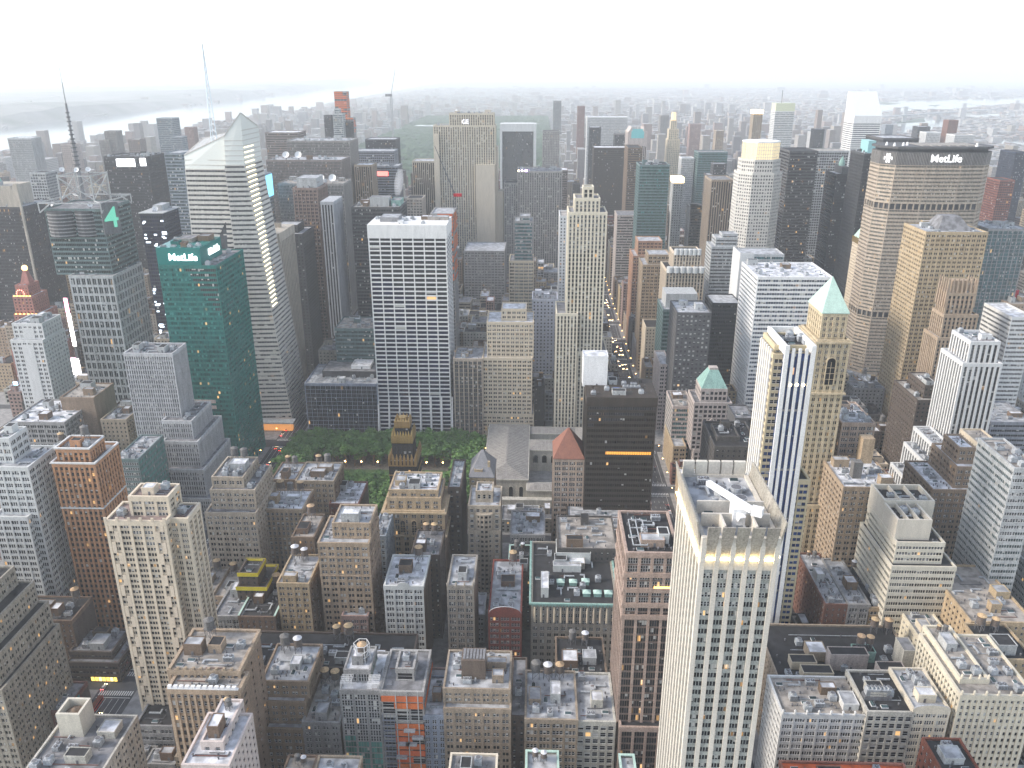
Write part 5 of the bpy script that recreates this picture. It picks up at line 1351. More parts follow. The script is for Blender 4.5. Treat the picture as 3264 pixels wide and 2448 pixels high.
 ('r1221', [[-349.4, -261.7, 1190.0, 1245.0, 227.2]], 'thin', 'greybr', 'grey', 'tallest grey brown ribbed slab left of the park', 'hvac'),
 ('r1251', [[-451.9, -397.5, 1420.0, 1470.0, 222.3]], 'band', 'brownpink2', 'dark', 'brown topped tower with pale vertical panels near the left', 'none'),
 ('r1285', [[-301.6, -248.9, 1500.0, 1550.0, 205.4]], 'dkpier', 'dkgrey2', 'dark', 'dark slab standing in front of the park trees', 'none'),
 ('r1290', [[-301.6, -235.3, 1400.0, 1440.0, 194.8]], 'gridl', 'greyblue2', 'dark', 'grey gridded slab in front of the dark park slab', 'hvac'),
 ('r1271', [[-244.3, -205.5, 1250.0, 1290.0, 186.5]], 'band', 'greyblue2', 'dark', 'grey banded block with a glowing red sign', 'redsign'),
 ('r1230', [[-254.6, -230.5, 1180.0, 1215.0, 195.6]], 'blkpier', 'tan2', 'dark', 'narrow dark block with tan stripes beside the grey banded block', 'none'),
 ('r75', [[-190.8, -157.6, 1300.0, 1340.0, 188.9]], 'blkpier', 'beige2', 'dark', 'dark tower with pale stripes left of the tall limestone slab', 'none'),
 ('brn1230', [[-175.7, -155.0, 1130.0, 1160.0, 157.5]], 'pierb', 'beige2', 'dark', 'low pinkish tower left of the tall limestone slab', 'none'),
 ('cranebl', [[-108.0, -85.8, 850.0, 890.0, 182.5]], 'scaff2', 'concrete', 'dark', 'concrete frame under construction with orange floors and a crane', 'none'),
 ('rock', [[-150.3, -61.8, 1246.0, 1280.0, 244.5], [-127.0, -63.6, 1249.0, 1277.0, 261.0]], 'rock', 'limest', 'grey', 'tall limestone slab with stepped shoulders and carved vertical ribs', 'ge'),
 ('rocklow', [[-96.4, -42.7, 1095.0, 1155.0, 93.8]], 'pair', 'grey2', 'dark', 'low grey limestone block below the tall limestone slab', 'none'),
 ('intl', [[-28.3, 36.2, 1246.0, 1306.0, 180.3]], 'rock', 'greylime', 'grey', 'grey limestone slab with purple roof lights', 'purple'),
 ('intl2', [[-48.2, -28.4, 1250.0, 1280.0, 163.2]], 'rock', 'greylime', 'grey', 'lower grey limestone wing left of the slab with purple lights', 'none'),
 ('solow', [[-70.2, -7.6, 1700.0, 1745.0, 219.6]], 'solow', 'white', 'black', 'black glass slab framed by white travertine side walls', 'none'),
 ('teal48', [[-24.8, -4.6, 930.0, 960.0, 161.5], [-19.0, -7.5, 935.0, 955.0, 166.3]], 'curtain', 'grey2', 'teal2', 'small teal glass tower with a grey roof box', 'none'),
 ('white450', [[25.2, 35.6, 905.0, 945.0, 171.5]], 'brick', 'white3', 'dark', 'narrow white blank sided tower left of the cream deco tower', 'none'),
 ('ornate', [[-30.5, -3.4, 930.0, 966.0, 116.5]], 'loft', 'cream2', 'dark', 'ornate pale block with a mansard top in the low rooftops', 'none'),
 ('brow470', [[19.6, 50.0, 1400.0, 1440.0, 165.2]], 'band', 'brownpink2', 'dark', 'brown banded block behind the limestone slab with purple lights', 'none'),
 ('sherry', [[11.0, 46.5, 1850.0, 1890.0, 196.5]], 'brick', 'greylime', 'dark', 'pale grey tower with rows of dots by the park edge', 'none'),
 ('ge9', [[120.0, 144.8, 1990.0, 2030.0, 195.8]], 'dkpier', 'black2', 'dark', 'narrow black tower near the middle of the skyline', 'none'),
 ('gm', [[122.6, 221.4, 2150.0, 2200.0, 210.0]], 'thin', 'white3', 'grey', 'broad white ribbed slab on the middle skyline', 'hvac'),
 ('oly', [[107.9, 172.9, 1640.0, 1685.0, 180.5]], 'dkgridd', 'bronze', 'bronze', 'broad dark bronze glass slab in the middle distance', 'none'),
 ('oly2', [[157.1, 182.9, 1760.0, 1790.0, 196.6]], 'dkgridd', 'dkgrey3', 'dark', 'dark narrow block in front of the white ribbed slab', 'none'),
 ('sony', [[171.4, 207.0, 1640.0, 1690.0, 209.7]], 'blkpier', 'pinkgr', 'dark', 'pink granite tower with a notched top and aqua glass', 'aqua'),
 ('trump', [[252.8, 276.2, 1680.0, 1706.0, 192.9], [254.5, 272.9, 1683.0, 1703.0, 211.7], [257.6, 268.7, 1687.0, 1699.0, 228.0]], 'brick', 'cream2', 'dark', 'slender cream tower with a glowing stepped lantern top', 'none'),
 ('brnz', [[152.8, 176.4, 1450.0, 1510.0, 196.7]], 'band', 'brown', 'dark', 'brown stepped block right of the dark bronze slab', 'none'),
 ('greenoct', [[135.3, 174.7, 1130.0, 1170.0, 202.1]], 'curtain', 'greyteal', 'green3', 'green glass tower with a clipped top between dark slabs', 'hvac'),
 ('ptop', [[189.4, 202.6, 1180.0, 1204.0, 172.8]], 'brick', 'ltgrey', 'dark', 'slender grey tower with a brightly lit flat crown', 'litcrown'),
 ('pyrw', [[252.2, 273.2, 1500.0, 1530.0, 175.5]], 'thin', 'white3', 'grey', 'white tower with chamfered shoulders in the middle distance', 'none'),
 ('grn2', [[276.5, 326.5, 1480.0, 1520.0, 187.1]], 'curtain', 'greyteal', 'green3', 'wide green glass tower with a notch in its roofline', 'none'),
 ('dkst', [[270.0, 302.1, 1350.0, 1384.0, 163.7], [278.7, 298.8, 1356.0, 1378.0, 180.7]], 'dkgridd', 'dkgrey3', 'dark', 'dark stepped tower in front of the wide green glass tower', 'none'),
 ('band90', [[114.7, 182.4, 1190.0, 1234.0, 126.1], [148.9, 182.8, 1193.0, 1223.0, 133.8]], 'band', 'pinkgr', 'dark', 'pink granite banded block with a raised corner on fifth avenue', 'none'),
 ('orn1', [[114.9, 148.0, 975.0, 1015.0, 113.7], [120.7, 148.5, 981.0, 1011.0, 130.3]], 'pair', 'orange2', 'dark', 'orange brick setback tower right of fifth avenue', 'none'),
 ('orn2', [[115.1, 144.6, 885.0, 923.0, 123.1], [121.4, 144.1, 891.0, 919.0, 132.9]], 'pair', 'tan', 'dark', 'tan brick tower with arcaded top floor right of fifth avenue', 'none'),
 ('orn3', [[133.7, 172.0, 840.0, 880.0, 128.0], [141.2, 168.5, 846.0, 874.0, 145.2]], 'deco', 'cream2', 'dark', 'cream tower with scalloped white parapets on two tiers', 'none'),
 ('stepwhite', [[207.4, 222.0, 1140.0, 1166.0, 147.5], [208.2, 223.7, 1140.0, 1160.0, 147.5]], 'band', 'grey2', 'greyteal', 'grey glass ziggurat tower in the mid distance', 'none'),
 ('oldb', [[223.3, 250.9, 1090.0, 1134.0, 188.3]], 'blkpier', 'tan2', 'dark', 'tan ribbed tower with dark window strips', 'none'),
 ('zig2', [[191.5, 217.1, 905.0, 935.0, 139.1], [197.0, 219.9, 912.0, 934.0, 147.6], [204.3, 220.3, 915.0, 931.0, 151.3]], 'band', 'ltgrey', 'dark', 'small white ziggurat block with banded terraces', 'none'),
 ('w270', [[319.7, 354.9, 1095.0, 1145.0, 223.6]], 'dkband2', 'dkgrey3', 'dark', 'black banded office slab right of the golden crowned tower', 'none'),
 ('gr5', [[411.6, 456.0, 1270.0, 1310.0, 208.3]], 'gridl', 'ltgrey', 'dark', 'pale gridded slab behind the black banded slab', 'none'),
 ('bloom', [[529.7, 572.0, 1960.0, 1995.0, 232.5]], 'band', 'white3', 'greyteal', 'far white banded tower with a pale yellow top and mast', 'bloomtop'),
 ('crown59', [[442.9, 461.0, 1800.0, 1824.0, 234.6]], 'brick', 'tan2', 'lit', 'far slender tan tower with a glowing gilded top', 'litcrown'),
 ('dkw1', [[390.6, 409.6, 1120.0, 1162.0, 192.5]], 'dkgridd', 'black2', 'dark', 'black tower with a dark crown box left of the big banded tower', 'none'),
 ('dkw2', [[381.4, 402.0, 1010.0, 1054.0, 228.4]], 'dkpier', 'dkgrey2', 'dark', 'dark ribbed tower with a pale aqua roof box', 'aquabox'),
 ('helms', [[368.8, 383.0, 940.0, 974.0, 137.9]], 'brick', 'cream2', 'dark', 'pale tower with a gilded green pyramid roof', 'gpyr'),
 ('lincoln', [[326.6, 377.1, 704.0, 748.0, 192.8]], 'pair', 'tan3', 'dark', 'broad tan tower with gothic windows right of the banded giant', 'slopeg'),
 ('chan', [[325.7, 351.1, 650.0, 674.0, 117.3], [328.8, 355.0, 653.0, 673.0, 135.7], [330.0, 350.6, 656.0, 671.0, 152.9]], 'buttr', 'tan', 'dark', 'brown deco tower crowned with a ring of buttress fins', 'none'),
 ('gcw', [[511.4, 550.5, 880.0, 980.0, 83.7]], 'brick', 'tan', 'dark', 'long tan block with a red topped roof at the right', 'hvac'),
 ('glassr', [[482.1, 524.2, 900.0, 950.0, 161.1]], 'gcol', 'grey2', 'teal2', 'glass tower with lit columns at the right edge', 'hvac'),
 ('brr', [[752.5, 775.9, 1400.0, 1440.0, 151.5]], 'gridl', 'redbrick', 'dark', 'red brick tower just right of the big banded tower', 'none'),
 ('dkrr', [[823.5, 845.1, 1500.0, 1550.0, 186.7]], 'dkpier', 'navyd', 'dark', 'dark blue tower cut by the right edge', 'none'),
 ('b330', [[189.6, 252.7, 700.0, 758.0, 154.5]], 'stripe', 'white2', 'blue2', 'white and blue banded office block with flat pale roof', 'hvac'),
 ('lev', [[193.2, 233.4, 780.0, 810.0, 157.1]], 'curtain', 'ltgrey', 'teal2', 'white sided glass block behind the banded office block', 'none'),
 ('black41', [[166.0, 192.1, 760.0, 794.0, 114.9]], 'dkgridd', 'black2', 'black', 'black glass block with a flat roof beside the banded office block', 'none'),
 ('dgrey', [[121.5, 150.3, 690.0, 730.0, 125.1]], 'dots', 'dkgrey3', 'lit2', 'dark grey tower dotted with white lit windows', 'hvac'),
 ('gglass', [[122.0, 131.7, 770.0, 810.0, 105.4], [125.7, 155.0, 780.0, 806.0, 118.0]], 'curtain', 'greyteal', 'green3', 'dark green glass tower with a grey blank top box', 'none'),
 ('row5a', [[114.1, 135.7, 900.0, 934.0, 31.6]], 'brick', 'grey2', 'dark', 'grey flat fronted block along the right side of fifth avenue', 'none'),
 ('row5b', [[114.7, 133.8, 1005.0, 1045.0, 26.3]], 'brick', 'tan2', 'dark', 'tan block along fifth avenue below the orange brick tower', 'none'),
 ('row5c', [[115.6, 131.6, 835.0, 865.0, 67.9]], 'brick', 'cream2', 'dark', 'cream block along fifth avenue with stepped roofs', 'none'),
 ('narrow5', [[114.9, 124.2, 722.0, 762.0, 66.7]], 'pair', 'pinkgr', 'dark', 'narrow pink grey tower edge right of fifth avenue', 'none'),
 ('aquat', [[130.1, 159.5, 616.0, 646.0, 30.3], [127.8, 157.1, 618.0, 646.0, 71.1], [133.2, 153.5, 622.0, 644.0, 81.6]], 'xbr', 'pinkgr', 'dark', 'pale tower with cross braced bays and an aqua pyramid cap', 'apyr'),
 ('glass5', [[114.7, 131.5, 640.0, 676.0, 58.6]], 'curtain', 'pinkgr', 'teal2', 'glass fronted block with a pink stone roof terrace', 'hvac'),
 ('brown5', [[114.4, 142.4, 480.0, 520.0, 97.1], [117.8, 131.6, 490.0, 510.0, 99.6]], 'brick', 'dkgrey', 'dark', 'dark low stepped block behind the white ribbed crown', 'hvac'),
 ('darkbox', [[146.3, 160.1, 560.0, 586.0, 82.6]], 'blank', 'dkgrey3', 'dark', 'grey windowless box tower right of the cross braced tower', 'none'),
 ('row5d', [[114.6, 124.5, 623.0, 669.0, 30.1]], 'pair', 'tan3', 'dark', 'tan block lining the right side of fifth avenue', 'none'),
 ('blue425', [[119.7, 138.5, 377.0, 407.0, 127.0], [114.5, 133.8, 380.0, 404.0, 192.5], [115.8, 135.0, 384.0, 404.0, 195.7]], 'b425', 'yellowst', 'cobalt', 'slim tower of white and blue vertical stripes with yellow stone corners', 'none'),
 ('tenE40', [[163.6, 182.0, 450.0, 492.0, 72.5], [160.6, 178.5, 454.0, 484.0, 176.3], [162.8, 176.4, 458.0, 482.0, 191.3]], 'deco2', 'tan4', 'dark', 'tan tower with arched top windows under a green copper pyramid', 'cpyr'),
 ('pinkr', [[187.8, 207.4, 470.0, 504.0, 118.6]], 'loft', 'pinktan2', 'dark', 'pinkish block with arcaded floors and pale roof', 'hvac'),
 ('dkbig', [[294.2, 319.3, 600.0, 644.0, 82.5], [300.9, 313.5, 606.0, 636.0, 92.3]], 'brick', 'dkbrown', 'dark', 'big dark brown setback block behind the white striped tower', 'hvac'),
 ('midr', [[174.0, 204.4, 420.0, 460.0, 100.8]], 'pair', 'tan', 'dark', 'tan arcaded loft with a tan chimney tower on its roof', 'chimney'),
 ('wst295', [[260.5, 277.8, 518.0, 552.0, 52.2], [269.2, 279.5, 522.0, 556.0, 66.9], [277.0, 288.2, 528.0, 562.0, 76.8], [293.6, 319.0, 545.0, 577.0, 131.9], [297.9, 316.8, 549.0, 575.0, 146.3]], 'wstripe', 'white3', 'dark', 'white tower with black stripes rising from a white stepped base', 'hvac'),
 ('brnstep2', [[246.1, 280.8, 462.0, 502.0, 78.0], [260.1, 278.5, 466.0, 500.0, 91.8], [262.5, 271.8, 472.0, 492.0, 102.0]], 'pair', 'tanbrown', 'dark', 'brown setback block in front of the white striped tower', 'none'),
 ('thinr', [[292.8, 306.7, 500.0, 530.0, 89.3]], 'brick', 'cream2', 'dark', 'narrow cream tower with dark roof behind the brown setback block', 'none'),
 ('whitebox', [[185.3, 217.6, 372.0, 416.0, 80.6], [187.5, 211.5, 376.0, 412.0, 92.5], [188.0, 204.5, 380.0, 402.0, 101.4], [187.9, 213.5, 398.0, 416.0, 102.7]], 'strip3', 'beigewh', 'dark', 'beige slab with open topped blank boxes and ribbon windows', 'none'),
 ('farright', [[268.0, 340.0, 368.0, 420.0, 70.0], [280.0, 340.0, 375.0, 420.0, 85.0], [241.7, 254.9, 382.0, 418.0, 132.7]], 'rband', 'ltgrey', 'greyteal', 'pale banded tower stepping down at the right edge', 'none'),
 ('whiterr', [[386.8, 405.1, 660.0, 704.0, 132.0]], 'rband', 'white3', 'dark', 'white blank sided tower at the far right edge', 'none'),
 ('greyrr', [[360.9, 394.5, 612.0, 656.0, 59.9]], 'dband', 'greyblue2', 'dark', 'grey banded block behind the narrow cream tower', 'hvac'),
 ('brownlng', [[156.3, 168.7, 377.0, 427.0, 53.0]], 'brick', 'brownred', 'dark', 'long dark brick block with two brown tanks and white roof', 'tank2'),
 ('grey840', [[168.7, 179.8, 377.0, 421.0, 53.2]], 'loft', 'grey2', 'dark', 'grey loft with a white roof beside the long dark brick block', 'hvac'),
 ('yel1000', [[180.1, 193.6, 377.0, 417.0, 51.5]], 'loft', 'tan3', 'dark', 'yellowish low loft with a black roof and two white tanks', 'tank2w'),
 ('bigblack', [[117.0, 186.0, 315.0, 363.0, 50.0]], 'brick', 'tan2', 'dark', 'wide black roofed block with tan court walls and twin tanks', 'tank2'),
 ('whitecor', [[109.4, 145.5, 290.0, 314.0, 57.8]], 'loft2', 'white3', 'dark', 'white corner loft block with flat grey roof and finials', 'hvac'),
 ('mid990', [[144.9, 164.1, 288.0, 314.0, 61.8]], 'gridl', 'greybeige', 'dark', 'pale block with large top windows and a row of roof coolers', 'hvac'),
 ('round13', [[164.1, 179.1, 288.0, 314.0, 63.6]], 'loft2', 'cream3', 'dark', 'cream block with a curved pediment over its front', 'hvac'),
 ('cream15', [[182.6, 213.3, 288.0, 328.0, 71.8], [185.9, 197.3, 296.0, 332.0, 73.6]], 'gothic2', 'cream3', 'dark', 'cream gothic apartment block with ribbed piers at the right edge', 'tank2'),
 ('orgroof', [[102.0, 152.0, 236.0, 266.0, 55.0]], 'blank', 'brick3', 'dark', 'low building with a bright orange red roof at the bottom edge', 'orange'),
 ('redbot', [[163.0, 178.0, 250.0, 275.0, 60.0]], 'brick', 'redbrick', 'dark', 'red brick block with pale roof at bottom right', 'hvac'),
 ('mid1400', [[195.4, 211.2, 352.0, 392.0, 51.8]], 'brick', 'cream3', 'dark', 'pale walled block with dark tanks behind the curved pediment block', 'tank2'),
 ('tanr', [[215.2, 245.8, 345.0, 395.0, 67.0]], 'brick', 'tan3', 'dark', 'tan roofed block with red roof box and a white tank', 'tank'),
 ('yelr', [[211.5, 231.1, 318.0, 344.0, 66.5]], 'brick', 'tan3', 'dark', 'yellow brick block with tan tank behind the cream gothic block', 'tank2'),
 ('hudone', [[-907.3, -867.2, 1450.0, 1480.0, 209.9]], 'thin', 'ltgrey', 'grey', 'far pale slab tower standing against the river at the far left', 'none'),
 ('hudtwo', [[-890.4, -866.4, 1750.0, 1776.0, 201.4], [-901.6, -881.6, 1745.0, 1750.0, 184.1]], 'thin', 'greybr', 'grey', 'far grey brown tower with two heights against the river', 'none'),
 ('hudthree', [[-845.1, -810.0, 1900.0, 1940.0, 218.6]], 'curtain', 'greyblue', 'greyteal', 'far blue grey glass tower rising over the river', 'none'),
 ('hudfour', [[-795.7, -773.1, 1650.0, 1676.0, 192.8]], 'brick', 'brownpink2', 'dark', 'far brown pink tower in front of the river', 'none'),
 ('hudfive', [[-846.6, -825.9, 2050.0, 2076.0, 190.2]], 'brick', 'pinkbr', 'dark', 'far red brown tower beside the pointed glass tower', 'none'),
 ('hudsix', [[-845.3, -825.8, 1500.0, 1530.0, 195.4]], 'brick', 'pinkgr', 'dark', 'far pinkish tower right behind the black antenna', 'none'),
 ('hudseven', [[-699.2, -677.7, 1150.0, 1180.0, 187.1]], 'gridl', 'ltgrey', 'grey', 'pale gridded block below the river at the left', 'none'),
 ('hudeight', [[-797.1, -773.3, 1850.0, 1880.0, 183.0]], 'curtain', 'greyblue', 'greyteal', 'far pale blue glass block under the blue grey tower', 'none'),
 ('onefifty', [[-423.1, -400.8, 1876.0, 1900.0, 221.8], [-439.5, -413.2, 1880.0, 1906.0, 275.3]], 'scaff2', 'concrete', 'dark', 'tall unfinished tower in orange netting with a crane beside it', 'netting'),
 ('fourseas', [[-403.1, -384.2, 1700.0, 1726.0, 238.2], [-400.3, -390.7, 1704.0, 1720.0, 247.5]], 'curtain', 'ltgrey', 'greyteal', 'pale glass tower with rounded top before the netted tower', 'none'),
 ('dkcity', [[-435.9, -422.8, 1760.0, 1784.0, 232.3]], 'dkpier', 'dkgrey2', 'dark', 'small dark topped tower left of the rounded pale glass tower', 'none'),
 ('dkseven', [[-388.6, -372.7, 1720.0, 1744.0, 221.5]], 'dkgridd', 'black2', 'black', 'small black glass block right of the rounded pale glass tower', 'none'),
 ('farslab', [[73.4, 109.2, 4100.0, 4160.0, 181.0]], 'dkpier', 'dkgrey2', 'dark', 'lone dark slab tower far off beyond the park', 'none'),
 ('farred', [[137.1, 161.1, 3000.0, 3040.0, 201.8]], 'brick', 'redbrown', 'dark', 'far reddish tower right of the lone dark slab', 'none'),
 ('eastred', [[1073.5, 1098.2, 2300.0, 2330.0, 195.7]], 'brick', 'redbrown', 'dark', 'far red brown tower standing up against the east water', 'none'),
 ('eastwht', [[888.1, 918.3, 2000.0, 2034.0, 185.4]], 'pier', 'white3', 'grey', 'far white tower with stepped top above the banded giant', 'none'),
 ('eastpan', [[929.1, 973.3, 1950.0, 1990.0, 183.5]], 'thin', 'white3', 'grey', 'far broad white ribbed slab above the banded giant', 'none'),
 ('eastgry', [[991.7, 1013.2, 2500.0, 2530.0, 172.5]], 'brick', 'greyblue', 'dark', 'far grey tower just right of the slanted roof tower', 'none'),
 ('eastdk', [[997.3, 1028.7, 2300.0, 2334.0, 179.6]], 'dkgridd', 'dkgrey2', 'dark', 'far grey slab with a dark box top', 'none'),
 ('dkfar', [[698.1, 722.0, 2200.0, 2230.0, 179.1]], 'dkgridd', 'black2', 'black', 'far small black slab between the banded tower and slanted tower', 'none'),
 ('cloudbox', [[455.5, 502.0, 1150.0, 1210.0, 235.3]], 'dkpier', 'dkgrey3', 'dark', 'dark flat box top peeping over the banded giant', 'none'),
 ('farpk1', [[454.6, 486.8, 2600.0, 2630.0, 167.4]], 'brick', 'pinkbr', 'dark', 'far pair of red brown towers above the chamfered white tower', 'none'),
 ('farpk2', [[431.1, 449.5, 2100.0, 2130.0, 182.1]], 'brick', 'tan2', 'dark', 'far tan tower with stepped top left of the gold crown', 'none'),
 ('farpk3', [[422.2, 450.5, 3000.0, 3040.0, 173.0]], 'thin', 'greybr', 'grey', 'far grey slab tower behind the lantern topped tower', 'none'),
 ('botbrown', [[-103.0, -91.0, 240.0, 271.0, 47.0]], 'brick', 'brown', 'dark', 'brown roofed block with two tan tanks at the bottom edge', 'tank2'),
 ('botwhite', [[-90.0, -72.0, 240.0, 271.0, 47.0]], 'pair', 'tan2', 'dark', 'white roofed block at the bottom edge beside two tan tanks', 'hvac'),
 ('botornate', [[-34.0, -14.5, 240.0, 274.0, 47.0]], 'loft2', 'cream3', 'dark', 'white roofed cream block with finials at the bottom edge', 'hvac'),
 ('botcopper', [[-2.0, 11.5, 240.0, 279.0, 44.0]], 'brick', 'greytan', 'dark', 'dark roofed block with copper edge and white tank at the bottom edge', 'tank2w'),
 ('botslim', [[38.0, 44.0, 250.0, 278.0, 44.0]], 'brick', 'dkgrey', 'dark', 'slim low block below the pink granite tower at the bottom edge', 'none'),
]
for h in HEROES: hero(*h)

